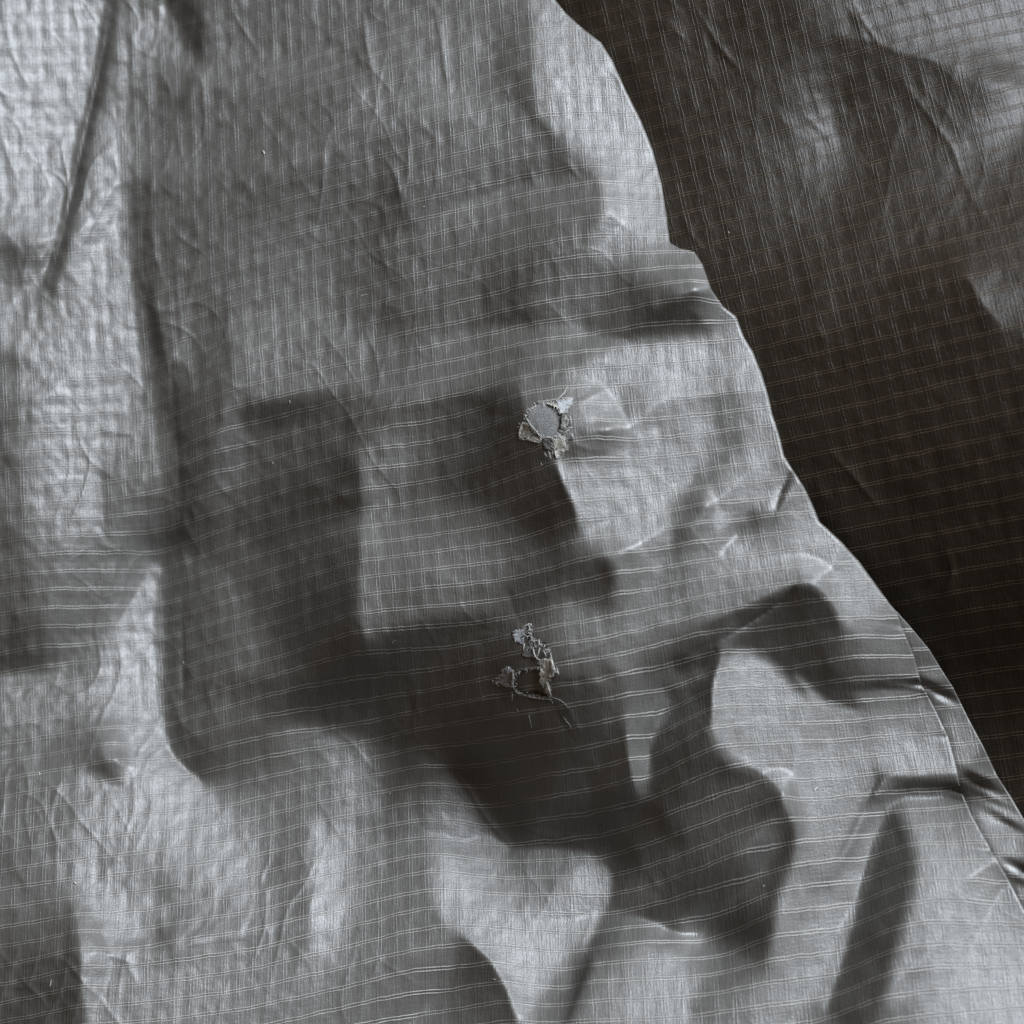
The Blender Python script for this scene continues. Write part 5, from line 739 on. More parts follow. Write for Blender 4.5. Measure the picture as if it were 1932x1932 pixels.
 -1,5,7,5,-8,-14,-8,-4,1,3,5,2,3,4,2,3,-1,-7,-8,-10,-14,-16,-8,-5,3,16,21,2,-13,-18,-24,-26,-26,-26,-26,-26,-26,-26,-26,-26,-26,13,26,26,17,-7,-3,-26,
 -26,-26,-26,-17,-16,-18,-19,-15,-9,-6,-20,-25,-18,-17,-13,-12,-12,-12,-11,-11,-10,-10,-10,-10,-10,-10,-10,-11,-11,-11,-11,-10,-10,-9,-9,-8,-7,-8,-7,-3,7,7,12,14,12,12,12,13,
 10,7,2,-7,-3,-10,-3,0,-4,3,1,-6,4,-1,-5,-11,-2,3,2,-12,-15,-9,-2,5,7,7,8,8,6,1,2,-2,-4,-9,-14,-16,-13,-7,-6,2,10,4,-21,-26,-26,-26,-26,-26,
 -26,-26,-26,-26,-26,-26,-26,-17,26,26,26,18,2,-6,-26,-26,-26,-26,-12,-12,-9,-5,1,1,-11,-19,-2,-11,-13,-11,-11,-11,-11,-11,-11,-10,-10,-10,-10,-10,-10,-10,-11,-11,-11,-11,-11,-10,
 -10,-10,-10,-10,-10,-10,-5,6,5,8,8,7,5,-3,-5,5,13,7,-11,-5,-11,-9,-5,-3,-5,-9,-3,0,-14,-14,-18,-5,1,-2,-11,-2,2,7,8,7,9,11,13,9,5,11,5,-3,
 -8,-6,-9,-5,-4,-8,-2,0,-17,-26,-26,-26,-26,-26,-26,-26,-26,-26,-26,-26,-26,-26,-5,26,26,26,15,0,-17,-26,-26,-26,-24,-10,-8,-3,3,4,-3,-17,-21,-11,-10,-10,-9,-10,-10,-10,
 -10,-10,-10,-10,-10,-10,-10,-10,-10,-11,-11,-11,-11,-11,-11,-11,-11,-12,-13,-13,-13,-9,1,0,3,-2,-11,-15,-26,-26,-1,16,5,-16,-13,-7,-14,-15,-7,-11,-6,-3,-13,-26,-19,-20,-7,-3,
 -2,-10,0,7,4,4,6,10,8,13,11,12,22,14,1,1,3,0,-3,-6,-11,-13,-26,-26,-26,-26,-26,-26,-26,-22,-26,-26,-26,-26,-26,-26,-23,4,26,26,26,13,-5,-26,-26,-26,-26,-15,
 -6,-8,-10,-3,-1,-7,-12,-9,-7,-8,-7,-8,-9,-9,-9,-10,-10,-10,-10,-10,-10,-10,-10,-10,-12,-11,-11,-11,-11,-11,-12,-13,-15,-17,-17,-17,-13,-6,-7,-4,-12,-26,-26,-26,-26,-1,17,6,
 -9,-9,-9,-19,-22,-18,-14,-3,-3,-18,-23,-11,-18,-8,-6,0,-6,-3,2,0,-3,2,7,4,11,10,14,26,24,19,10,-1,0,-3,-9,-12,-10,-26,-26,-26,-26,-26,-26,-26,-26,-26,-26,-26,
 -26,-26,-26,-19,11,26,26,19,7,-10,-26,-26,-26,-26,-10,-7,-11,-8,2,-1,-10,-9,-4,-3,-5,-5,-7,-8,-8,-8,-9,-9,-10,-10,-10,-10,-10,-10,-10,-12,-12,-12,-11,-11,-12,-13,-14,-18,
 -20,-21,-21,-18,-14,-15,-10,-19,-26,-26,-26,-26,-7,5,8,5,0,-10,-26,-26,-17,-14,-15,-1,-12,-6,0,-8,-6,-2,7,3,-5,-7,-5,-10,-7,3,1,4,2,0,2,16,26,21,5,3,
 4,-8,-10,-5,-18,-26,-26,-21,-20,-20,-25,-26,-24,-22,-25,-26,-26,-26,-21,21,26,26,20,3,-13,-26,-26,-26,-16,-5,-13,-10,-1,2,-3,-9,-7,-4,-4,-4,-4,-6,-8,-8,-8,-8,-9,-10,
 -10,-10,-10,-10,-10,-10,-12,-12,-12,-12,-12,-12,-13,-16,-21,-24,-25,-25,-24,-23,-24,-22,-26,-26,-26,-26,-26,-23,-16,-2,-1,-16,-15,-23,-18,-6,-5,-9,-1,-7,-1,3,0,-3,4,8,4,-13,
 -12,-4,-13,-14,-1,-2,-5,-5,-10,-21,-18,10,23,10,3,4,-7,-11,-11,-17,-14,-6,-4,-7,-6,-5,-8,-18,-22,-26,-26,-26,-26,-10,26,26,26,18,-5,-24,-26,-26,-26,-12,-7,-16,-3,4,
 -2,-11,-10,-5,-3,-4,-4,-4,-6,-7,-7,-7,-8,-9,-9,-10,-10,-10,-10,-10,-10,-12,-12,-12,-12,-12,-13,-14,-17,-23,-26,-26,-26,-26,-26,-26,-26,-26,-26,-26,-26,-26,-20,-12,-5,1,-15,-12,
 -5,2,4,-2,0,4,1,2,3,2,2,5,5,6,-3,-10,-6,-13,-14,-3,-4,-10,-15,-21,-26,-26,-22,11,13,6,1,-9,-13,-15,-6,1,0,-1,0,-4,-8,-4,-8,-11,-14,-17,-9,-1,
 21,26,26,26,11,-10,-26,-26,-26,-26,-12,-9,-14,-3,0,-6,-12,-6,-2,-3,-3,-4,-4,-6,-6,-7,-7,-8,-9,-9,-10,-10,-10,-10,-10,-10,-13,-12,-12,-12,-12,-13,-15,-18,-24,-26,-26,-26,
 -26,-26,-26,-26,-26,-26,-26,-26,-26,-17,-12,-12,-10,-12,-12,-1,9,13,3,-2,0,5,5,4,-1,1,0,-3,1,5,-5,-6,-11,-11,-4,-4,-10,-15,-21,-26,-26,-26,-8,16,9,-5,-11,-9,
 -9,6,1,-5,-2,4,0,-8,-3,1,7,12,15,21,24,26,26,26,13,-4,-19,-26,-26,-26,-26,-8,-1,0,2,-3,-7,-10,-3,0,-4,-6,-5,-6,-6,-6,-6,-6,-8,-9,-9,-10,-10,-10,
 -10,-10,-10,-13,-13,-12,-12,-13,-13,-15,-18,-24,-26,-26,-26,-26,-26,-26,-26,-26,-26,-26,-26,-26,-10,-7,-19,-17,-4,-6,1,2,9,7,-3,-10,-3,4,2,-5,-4,-4,-7,-4,2,-4,-5,-7,
 -5,-6,-10,-17,-18,-21,-26,-26,-26,-26,7,13,-4,-11,-17,-11,8,-1,-5,0,2,-3,-10,-6,2,12,19,22,23,25,26,26,18,-2,-16,-26,-26,-26,-26,-25,-7,-4,-2,-1,-4,-6,-4,-2,
 -2,-6,-8,-7,-7,-6,-6,-6,-6,-8,-9,-9,-10,-10,-10,-10,-10,-10,-13,-13,-13,-13,-13,-13,-15,-18,-24,-26,-26,-26,-26,-26,-26,-26,-26,-26,-26,-26,-26,-7,7,-10,-16,0,-6,3,-5,-5,
 -4,-5,-10,-7,-4,-1,-4,-4,-2,-2,-4,-1,-4,-6,-8,-4,-5,-13,-21,-22,-23,-26,-26,-26,-26,-11,4,-5,-14,-26,-9,4,-5,-4,-3,-3,-3,-7,-5,-3,4,13,17,19,21,26,20,1,
 -14,-19,-26,-26,-26,-26,-8,4,-3,-4,-2,-2,-6,-6,-7,-8,-8,-9,-8,-8,-6,-6,-6,-7,-8,-9,-9,-10,-10,-10,-10,-10,-10,-13,-13,-13,-13,-13,-14,-15,-18,-23,-26,-26,-26,-26,-26,-26,
 -26,-26,-26,-26,-26,-26,-7,12,4,-16,-2,-4,-1,-8,-10,-9,-6,-3,-2,-4,3,2,-4,-5,-2,-3,-1,1,-4,-10,-12,-16,-25,-26,-26,-24,-26,-26,-26,-26,-20,-6,-11,-20,-26,-8,-1,-8,
 -7,-7,-5,-2,-3,-1,0,1,10,14,18,19,19,10,-8,-20,-21,-26,-26,-26,-9,4,3,-5,-4,-1,1,-3,-7,-6,-7,-7,-9,-8,-8,-6,-6,-6,-7,-8,-9,-9,-10,-10,-10,-10,-10,-10,
 -14,-13,-13,-13,-13,-14,-15,-17,-21,-26,-26,-26,-26,-26,-26,-26,-26,-26,-26,-26,-25,-11,-1,-2,-7,-5,-4,-4,-5,-6,-6,-5,-4,-3,-2,0,-1,-3,-4,-3,-2,-2,-2,-5,-9,-12,-15,-20,
 -23,-24,-26,-26,-26,-26,-26,-21,-12,-12,-16,-18,-11,-6,-6,-6,-5,-4,-3,-3,-2,1,4,10,14,17,18,16,9,-3,-14,-22,-26,-26,-26,-16,-6,-3,-3,-3,-2,-2,-3,-6,-6,-7,-8,-8,
 -8,-7,-6,-6,-6,-8,-9,-9,-10,-10,-10,-10,-10,-10,-10,-14,-14,-13,-13,-13,-14,-15,-16,-20,-25,-26,-26,-26,-26,-26,-26,-26,-26,-26,-26,-24,-11,-2,-2,-5,-5,-4,-4,-6,-7,-7,-6,-4,
 -3,-2,-1,-1,-2,-3,-3,-2,-2,-3,-5,-9,-12,-16,-21,-24,-25,-26,-26,-26,-26,-26,-22,-14,-14,-17,-17,-12,-7,-6,-6,-5,-4,-4,-3,-2,1,4,9,13,16,17,15,7,-4,-15,-23,-26,
 -26,-25,-14,-6,-2,-2,-3,-2,-2,-4,-5,-7,-7,-8,-8,-7,-6,-6,-6,-7,-8,-9,-9,-10,-10,-10,-10,-10,-10,-10,-14,-14,-14,-14,-14,-14,-14,-16,-18,-22,-26,-26,-26,-26,-26,-26,-26,-26,
 -26,-26,-24,-17,-12,-10,-9,-8,-6,-6,-5,-5,-5,-4,-3,-3,-2,-2,-2,-2,-3,-3,-3,-4,-5,-6,-9,-11,-14,-17,-19,-21,-22,-24,-25,-25,-23,-18,-15,-13,-13,-12,-10,-8,-7,-6,-5,-4,
 -3,-2,-1,1,3,6,8,9,9,7,3,-2,-8,-13,-17,-18,-17,-14,-11,-9,-9,-8,-6,-5,-5,-6,-6,-6,-6,-6,-6,-6,-6,-7,-8,-9,-9,-9,-10,-10,-10,-10,-10,-10,-10,-14,-14,-14,
 -14,-14,-14,-14,-15,-17,-19,-23,-26,-26,-26,-26,-26,-26,-26,-26,-26,-24,-20,-17,-14,-11,-9,-7,-6,-5,-4,-4,-3,-3,-3,-2,-2,-2,-2,-3,-3,-4,-5,-6,-7,-9,-11,-13,-15,-17,-19,-20,
 -21,-21,-21,-19,-17,-15,-14,-12,-10,-9,-8,-7,-6,-5,-4,-3,-1,0,2,4,5,6,7,6,5,2,-1,-5,-9,-12,-14,-15,-15,-14,-13,-11,-10,-8,-7,-6,-6,-6,-6,-6,-6,-6,-6,-7,
 -8,-9,-9,-9,-10,-10,-10,-10,-10,-10,-10,-10,-15,-15,-14,-14,-14,-14,-14,-14,-15,-17,-19,-23,-26,-26,-26,-26,-26,-26,-26,-26,-24,-20,-17,-14,-11,-9,-7,-6,-5,-4,-4,-3,-3,-3,-2,-2,
 -2,-2,-3,-3,-4,-5,-6,-7,-9,-11,-13,-16,-18,-20,-21,-22,-22,-21,-20,-18,-16,-14,-12,-10,-9,-8,-7,-5,-4,-3,-2,-1,1,3,4,6,7,7,6,5,2,-1,-5,-9,-12,-14,-15,-15,
 -14,-13,-11,-9,-8,-7,-6,-6,-6,-5,-6,-6,-6,-7,-8,-8,-9,-9,-9,-10,-10,-10,-10,-10,-10,-10,-10,-15,-15,-15,-14,-14,-14,-14,-14,-15,-16,-17,-19,-21,-24,-26,-26,-26,-26,-26,-26,-24,
 -20,-17,-14,-11,-9,-7,-6,-5,-4,-4,-3,-3,-3,-2,-2,-2,-3,-3,-3,-4,-5,-6,-8,-10,-12,-14,-16,-19,-21,-22,-23,-23,-22,-21,-19,-17,-15,-13,-11,-9,-8,-6,-5,-4,-3,-2,0,1,
 3,5,6,7,7,6,5,2,-2,-5,-9,-12,-14,-15,-15,-14,-13,-11,-9,-8,-7,-6,-6,-5,-5,-6,-7,-7,-8,-9,-9,-9,-9,-10,-10,-10,-10,-10,-10,-10,-10,-10,-15,-15,-15,-15,-14,-14,
 -14,-14,-14,-15,-15,-16,-18,-19,-21,-22,-23,-24,-23,-22,-20,-18,-15,-13,-10,-9,-7,-6,-5,-5,-4,-4,-4,-3,-3,-3,-3,-3,-3,-4,-4,-5,-6,-8,-9,-11,-13,-15,-17,-19,-20,-21,-21,-20,
 -19,-18,-16,-14,-12,-11,-9,-8,-7,-6,-5,-4,-3,-2,0,1,3,4,4,4,4,2,0,-3,-6,-9,-12,-14,-14,-14,-13,-12,-10,-9,-8,-7,-7,-7,-7,-7,-8,-8,-8,-9,-9,-9,-9,-10,
 -10,-10,-10,-10,-10,-10,-10,-10,-10,-16,-15,-15,-15,-15,-14,-14,-14,-14,-14,-14,-15,-15,-16,-17,-17,-18,-18,-17,-16,-15,-14,-12,-11,-9,-8,-7,-7,-6,-6,-6,-5,-5,-5,-5,-5,-5,-5,-5,
 -5,-5,-6,-6,-7,-8,-9,-10,-11,-12,-14,-14,-15,-15,-15,-14,-14,-13,-12,-11,-10,-9,-8,-8,-7,-7,-6,-6,-5,-4,-3,-3,-2,-2,-2,-2,-3,-4,-6,-8,-10,-11,-12,-12,-12,-11,-11,-10,
 -9,-8,-8,-8,-8,-8,-8,-8,-9,-9,-9,-9,-9,-9,-10,-10,-10,-10,-10,-10,-10,-10,-10,-10,-16,-16,-15,-15,-15,-15,-14,-14,-14,-14,-14,-14,-14,-14,-14,-14,-14,-14,-14,-13,-13,-12,-11,-10,
 -9,-8,-8,-7,-7,-7,-6,-6,-6,-6,-6,-6,-6,-5,-5,-6,-6,-6,-6,-7,-7,-8,-8,-9,-10,-10,-11,-11,-11,-11,-11,-11,-10,-10,-10,-9,-9,-9,-8,-8,-8,-8,-7,-7,-6,-6,-6,-5,
 -5,-5,-6,-6,-7,-8,-9,-9,-10,-10,-11,-10,-10,-10,-9,-9,-9,-9,-9,-9,-9,-9,-9,-9,-9,-9,-9,-9,-10,-10,-10,-10,-10,-10,-10,-10,-9,-9,-9,-16,-16,-16,-15,-15,-15,-15,-14,-14,
 -14,-14,-13,-13,-13,-13,-13,-13,-12,-12,-12,-11,-11,-10,-9,-9,-8,-8,-8,-7,-7,-7,-7,-7,-6,-6,-6,-6,-6,-6,-6,-6,-6,-6,-6,-7,-7,-7,-8,-8,-9,-9,-9,-9,-9,-9,-9,-9,
 -9,-9,-9,-9,-9,-9,-8,-8,-8,-8,-8,-8,-8,-8,-7,-7,-7,-8,-8,-8,-8,-9,-9,-9,-10,-10,-10,-9,-9,-9,-9,-9,-9,-9,-9,-9,-9,-9,-9,-9,-9,-9,-9,-10,-10,-10,-10,-10,
 -10,-9,-9,-9,-9,-9,-17,-16,-16,-16,-15,-15,-15,-14,-14,-14,-14,-13,-13,-13,-13,-12,-12,-12,-11,-11,-10,-10,-10,-9,-9,-9,-8,-8,-8,-7,-7,-7,-7,-7,-6,-6,-6,-6,-6,-6,-6,-6,
 -6,-6,-6,-7,-7,-7,-7,-8,-8,-8,-8,-8,-8,-8,-8,-8,-8,-9,-9,-9,-9,-9,-9,-9,-9,-8,-8,-8,-8,-8,-8,-8,-8,-8,-9,-9,-9,-9,-9,-9,-9,-9,-9,-9,-9,-9,-9,-9,
 -9,-9,-9,-9,-9,-9,-9,-9,-9,-9,-9,-9,-9,-9,-9,-9,-9,-9,-9,-9,-9,-17,-17,-16,-16,-16,-15,-15,-15,-14,-14,-14,-13,-13,-13,-12,-12,-12,-11,-11,-11,-10,-10,-10,-9,-9,-9,-8,
 -8,-8,-8,-7,-7,-7,-7,-7,-6,-6,-6,-6,-6,-6,-6,-6,-6,-6,-6,-7,-7,-7,-7,-7,-7,-7,-8,-8,-8,-8,-8,-8,-8,-8,-8,-9,-9,-9,-9,-9,-9,-9,-9,-9,-9,-9,-9,-9,
 -9,-9,-9,-9,-9,-9,-9,-9,-9,-9,-9,-9,-9,-9,-9,-9,-9,-9,-9,-9,-9,-9,-9,-9,-9,-9,-9,-9,-9,-9,-9,-9,-9,-9,-9,-9,-17,-17,-17,-16,-16,-16,-15,-15,-15,-14,-14,-14,
 -13,-13,-12,-12,-12,-11,-11,-11,-10,-10,-10,-9,-9,-9,-8,-8,-8,-8,-7,-7,-7,-7,-7,-7,-6,-6,-6,-6,-6,-6,-6,-6,-6,-6,-7,-7,-7,-7,-7,-7,-7,-8,-8,-8,-8,-8,-8,-8,
 -8,-8,-8,-9,-9,-9,-9,-9,-9,-9,-9,-9,-9,-9,-9,-9,-9,-9,-9,-9,-9,-9,-9,-9,-9,-9,-9,-9,-9,-9,-9,-9,-9,-9,-9,-9,-9,-9,-9,-9,-9,-9,-9,-9,-9,-9,-9,-9,
 -9,-9,-9,-17,-17,-17,-16,-16,-16,-15,-15,-15,-14,-14,-14,-13,-13,-13,-12,-12,-12,-11,-11,-10,-10,-10,-9,-9,-9,-8,-8,-8,-8,-7,-7,-7,-7,-7,-7,-6,-6,-6,-6,-6,-6,-6,-6,-6,
 -7,-7,-7,-7,-7,-7,-7,-7,-8,-8,-8,-8,-8,-8,-8,-8,-8,-8,-8,-9,-9,-9,-9,-9,-9,-9,-9,-9,-9,-9,-9,-9,-9,-9,-9,-9,-9,-9,-9,-9,-9,-9,-9,-9,-9,-9,-9,-9,
 -9,-9,-9,-9,-9,-9,-9,-9,-9,-9,-9,-9,-9,-9,-9,-9,-9,-9,-18,-17,-17,-17,-16,-16,-16,-15,-15,-15,-14,-14,-14,-13,-13,-12,-12,-12,-11,-11,-11,-10,-10,-10,-9,-9,-9,-8,-8,-8,
 -8,-7,-7,-7,-7,-7,-7,-6,-6,-6,-6,-6,-6,-6,-7,-7,-7,-7,-7,-7,-7,-7,-7,-8,-8,-8,-8,-8,-8,-8,-8,-8,-8,-8,-8,-8,-9,-9,-9,-9,-9,-9,-9,-9,-9,-9,-9,-9,
 -9,-9,-9,-9,-9,-9,-9,-9,-9,-9,-9,-9,-9,-9,-9,-9,-9,-9,-9,-9,-9,-9,-9,-9,-9,-9,-9,-9,-9,-9,-9,-9,-9,
]
CORR_LO = [
 0,0,0,0,0,0,0,0,0,0,0,0,0,0,0,0,0,0,0,0,-12,-4,3,6,8,9,9,9,9,9,9,9,8,8,8,8,8,8,8,7,7,7,7,7,6,6,6,6,
 5,5,5,5,4,4,4,3,3,3,2,2,2,1,1,1,0,0,-1,-1,-2,-2,-3,-3,-4,-4,-5,-5,-6,-6,-7,-8,-8,-9,-9,-10,-11,-11,-12,-12,-13,-13,-14,-14,-14,-14,-14,-14,
 -14,-14,-14,-14,-14,-14,-14,-14,-14,-14,-14,-14,-14,-14,-14,0,0,0,0,0,0,0,0,0,0,0,0,0,0,0,0,0,0,0,0,-12,-4,3,6,8,9,9,9,9,9,9,8,8,
 8,8,8,8,7,7,7,7,6,6,6,6,6,5,5,5,5,4,4,4,4,3,3,3,2,2,2,1,1,0,0,0,-1,-1,-2,-2,-3,-3,-4,-4,-5,-5,-6,-7,-7,-8,-8,-9,
 -9,-10,-11,-11,-12,-12,-13,-13,-14,-14,-14,-14,-14,-14,-14,-14,-14,-14,-14,-14,-14,-14,-14,-14,-14,-14,-14,-14,-14,-14,0,0,0,0,0,0,0,0,0,0,0,0,0,0,0,0,0,0,
 0,0,-12,-4,3,6,8,8,9,9,9,9,8,8,8,8,8,7,7,7,7,7,6,6,6,6,5,5,5,5,4,4,4,4,3,3,3,2,2,2,1,1,1,0,0,-1,-1,-2,
 -2,-3,-3,-4,-4,-5,-5,-6,-6,-7,-7,-8,-8,-9,-10,-10,-11,-11,-12,-12,-13,-14,-14,-14,-14,-14,-14,-14,-14,-14,-14,-14,-14,-14,-14,-14,-14,-14,-14,-14,-14,-14,-14,-14,-14,0,0,0,
 0,0,0,0,0,0,0,0,0,0,0,0,0,0,0,0,0,-12,-4,3,6,8,8,9,9,9,9,8,8,8,7,7,7,7,7,7,6,6,6,5,5,5,5,5,4,4,4,3,
 3,3,2,2,2,1,1,1,0,0,0,-1,-1,-2,-2,-3,-3,-4,-4,-5,-5,-6,-6,-7,-7,-8,-8,-9,-10,-10,-11,-11,-12,-12,-13,-14,-14,-14,-14,-14,-14,-14,-14,-14,-14,-14,-14,-14,
 -14,-14,-14,-14,-14,-14,-14,-14,-14,-14,-14,-14,0,0,0,0,0,0,0,0,0,0,0,0,0,0,0,0,0,0,0,0,-12,-4,3,6,8,8,9,9,9,8,8,8,7,7,7,7,
 7,6,6,6,6,5,5,5,5,4,4,4,3,3,3,3,2,2,2,1,1,1,0,0,0,-1,-1,-1,-2,-2,-3,-3,-3,-4,-4,-5,-5,-6,-6,-7,-7,-8,-9,-9,-10,-10,-11,-12,
 -12,-13,-13,-14,-14,-14,-14,-14,-14,-14,-14,-14,-14,-14,-14,-14,-14,-14,-14,-14,-14,-14,-14,-14,-14,-14,-14,0,0,0,0,0,0,0,0,0,0,0,0,0,0,0,0,0,0,0,0,-12,
 -4,3,6,8,8,9,9,9,8,8,8,7,7,7,6,6,6,6,5,5,5,4,4,4,4,3,3,3,3,2,2,2,1,1,1,0,0,0,0,-1,-1,-1,-1,-1,-1,-2,-2,-2,
 -3,-3,-3,-4,-4,-5,-5,-6,-6,-7,-8,-8,-9,-10,-10,-11,-12,-12,-12,-13,-13,-14,-14,-14,-14,-14,-14,-14,-14,-14,-14,-14,-14,-14,-14,-14,-14,-14,-14,-14,-14,-14,0,0,0,0,0,0,
 0,0,0,0,0,0,0,0,0,0,0,0,0,0,-12,-4,3,6,8,8,9,9,9,8,8,7,7,7,6,6,6,6,5,5,5,4,4,4,3,3,3,3,2,2,2,1,1,1,
 0,0,0,0,0,0,0,0,0,0,0,0,0,0,0,0,0,0,0,-1,-1,-1,-2,-3,-4,-4,-5,-6,-7,-8,-8,-9,-9,-10,-10,-11,-11,-12,-12,-13,-14,-14,-14,-14,-14,-14,-14,-14,
 -14,-14,-14,-14,-14,-14,-14,-14,-14,0,0,0,0,0,0,0,0,0,0,0,0,0,0,0,0,0,0,0,0,-12,-4,3,6,8,8,9,9,9,8,7,7,7,6,6,6,5,5,5,
 5,4,4,3,3,3,3,2,2,2,1,1,1,0,0,0,0,-1,-1,0,0,0,1,2,3,3,4,5,5,6,6,6,7,7,6,6,6,5,4,3,2,1,0,-1,-2,-3,-4,-5,
 -5,-6,-6,-6,-7,-8,-9,-10,-12,-13,-14,-14,-14,-14,-14,-14,-14,-14,-14,-14,-14,-14,-14,-14,0,0,0,0,0,0,0,0,0,0,0,0,0,0,0,0,0,0,0,0,-12,-4,3,6,
 8,8,9,9,9,8,7,7,6,6,6,5,5,5,4,4,4,3,3,3,2,2,2,1,1,1,0,0,0,0,-1,-1,-1,0,0,1,2,4,6,7,9,11,12,14,14,14,14,14,
 14,14,14,14,14,14,14,14,12,10,9,7,6,4,3,3,2,2,2,1,0,-1,-3,-6,-8,-11,-14,-14,-14,-14,-14,-14,-14,-14,-14,-14,-14,-14,-14,0,0,0,0,0,0,0,0,0,
 0,0,0,0,0,0,0,0,0,0,0,-12,-4,3,6,8,8,9,9,9,8,7,6,6,6,5,5,5,4,4,4,3,3,2,2,2,2,1,1,1,0,0,0,-1,-1,-1,-1,-1,
 0,2,3,6,9,12,14,14,14,14,14,14,14,14,14,14,14,14,14,14,14,14,14,14,14,13,11,9,8,7,6,6,6,7,8,9,10,7,3,-1,-6,-10,-14,-14,-14,-14,-14,-14,
 -14,-14,-14,-14,-14,-14,0,0,0,0,0,0,0,0,0,0,0,0,0,0,0,0,0,0,0,0,-12,-4,3,6,8,8,9,9,8,7,7,6,6,5,5,5,4,4,3,3,3,2,
 2,2,1,1,1,0,0,0,-1,-1,-1,-2,-1,-1,0,2,4,7,11,13,14,14,14,14,14,14,14,14,14,14,14,14,14,14,14,14,14,14,14,14,12,10,8,7,6,5,4,4,
 5,6,7,8,9,10,9,3,-4,-10,-14,-14,-14,-14,-14,-14,-14,-14,-14,-14,-14,0,0,0,0,0,0,0,0,0,0,0,0,0,0,0,0,0,0,0,0,-12,-4,3,6,8,8,9,
 9,8,7,6,6,5,5,4,4,4,3,3,3,2,2,1,1,1,0,0,0,-1,-1,-1,-2,-2,-2,-2,-1,1,3,7,11,12,13,14,14,14,14,14,14,14,14,14,14,14,14,14,
 14,14,14,14,14,14,13,11,9,7,5,4,3,3,3,3,4,5,6,7,8,9,10,4,-4,-11,-14,-14,-14,-14,-14,-14,-14,-14,-14,-14,0,0,0,0,0,0,0,0,0,0,0,0,
 0,0,0,0,0,0,0,0,-12,-4,3,6,8,8,9,9,8,7,6,6,5,4,4,4,3,3,2,2,1,1,1,0,0,0,-1,-1,-1,-2,-2,-2,-3,-2,-2,0,2,6,10,10,
 10,11,13,14,14,14,14,14,14,14,14,14,14,14,14,14,14,14,14,14,14,12,10,8,7,6,6,5,5,6,6,7,10,12,12,10,8,7,7,1,-7,-14,-14,-14,-14,-14,-14,-14,
 -14,-14,-14,0,0,0,0,0,0,0,0,0,0,0,0,0,0,0,0,0,0,0,0,-12,-4,3,6,8,8,8,8,8,7,6,5,5,4,4,3,3,2,2,1,1,0,0,0,-1,
 -1,-1,-2,-2,-3,-3,-3,-3,-3,-2,0,4,8,8,5,4,8,12,14,14,14,14,14,14,14,14,14,14,14,14,14,14,14,14,14,14,14,11,10,11,12,13,14,14,14,14,14,14,
 14,14,14,14,7,4,4,-4,-12,-14,-14,-14,-14,-14,-14,-14,-14,-14,0,0,0,0,0,0,0,0,0,0,0,0,0,0,0,0,0,0,0,0,-12,-4,3,6,8,8,8,8,8,7,
 6,5,4,4,3,3,2,2,1,1,0,0,-1,-1,-1,-2,-2,-2,-3,-3,-4,-4,-4,-3,-2,1,5,8,4,1,4,8,12,14,14,14,14,14,14,14,14,14,14,14,14,14,14,14,
 14,14,14,14,11,9,10,11,12,12,14,14,14,14,14,14,14,14,14,14,2,0,-1,-10,-14,-14,-14,-14,-14,-14,-14,-14,-14,0,0,0,0,0,0,0,0,0,0,0,0,0,0,0,
 0,0,0,0,0,-12,-4,3,6,8,8,8,8,8,6,5,5,4,3,3,2,2,1,1,0,0,-1,-1,-2,-2,-2,-3,-3,-4,-4,-4,-4,-4,-4,-2,1,6,7,1,-3,-1,9,11,
 14,14,14,14,14,14,14,14,14,14,14,14,14,14,14,14,14,14,14,8,5,13,14,14,9,14,14,14,14,14,14,14,14,14,14,0,-5,-5,-10,-14,-14,-14,-14,-14,-14,-14,-14,-14,
 0,0,0,0,0,0,0,0,0,0,0,0,0,0,0,0,0,0,0,0,-12,-4,3,6,8,8,8,8,8,6,5,4,3,3,2,2,1,1,0,0,-1,-2,-2,-2,-3,-3,-4,-4,
 -4,-5,-5,-5,-5,-4,-2,1,7,7,2,2,0,7,12,14,14,14,14,14,14,14,14,14,14,14,14,14,14,14,14,14,14,14,14,7,6,14,14,14,14,14,4,3,14,14,14,14,
 14,14,-2,-10,-11,-12,-14,-14,-14,-14,-14,-14,-14,-14,-14,0,0,0,0,0,0,0,0,0,0,0,0,0,0,0,0,0,0,0,0,-12,-4,3,6,8,8,8,8,8,6,5,4,3,
 2,2,1,0,0,-1,-1,-2,-2,-3,-3,-4,-4,-4,-5,-5,-6,-6,-6,-6,-5,-3,1,7,8,5,3,6,5,9,13,14,13,12,14,14,14,14,14,14,14,14,14,14,14,14,14,14,
 14,14,4,-12,-3,1,-1,-4,-13,-13,-11,-7,5,14,14,13,13,-8,-14,-14,-14,-14,-14,-14,-14,-14,-14,-14,-14,-14,0,0,0,0,0,0,0,0,0,0,0,0,0,0,0,0,0,0,
 0,0,-12,-4,3,6,8,8,8,8,8,6,4,3,2,2,1,0,0,-1,-1,-2,-2,-3,-4,-4,-4,-5,-5,-6,-6,-6,-7,-7,-7,-6,-4,0,6,8,8,6,6,8,6,5,10,13,
 12,12,14,14,14,14,14,14,14,14,14,14,14,14,14,14,14,6,-12,-14,-14,-14,-14,-14,-14,-14,-14,-14,-11,-6,-3,-2,-14,-14,-14,-14,-14,-14,-14,-14,-14,-14,-14,-14,-14,0,0,0,
 0,0,0,0,0,0,0,0,0,0,0,0,0,0,0,0,0,-12,-4,3,6,8,8,8,8,8,5,4,3,2,1,1,0,-1,-1,-2,-3,-3,-4,-4,-5,-5,-6,-6,-6,-7,-7,-8,
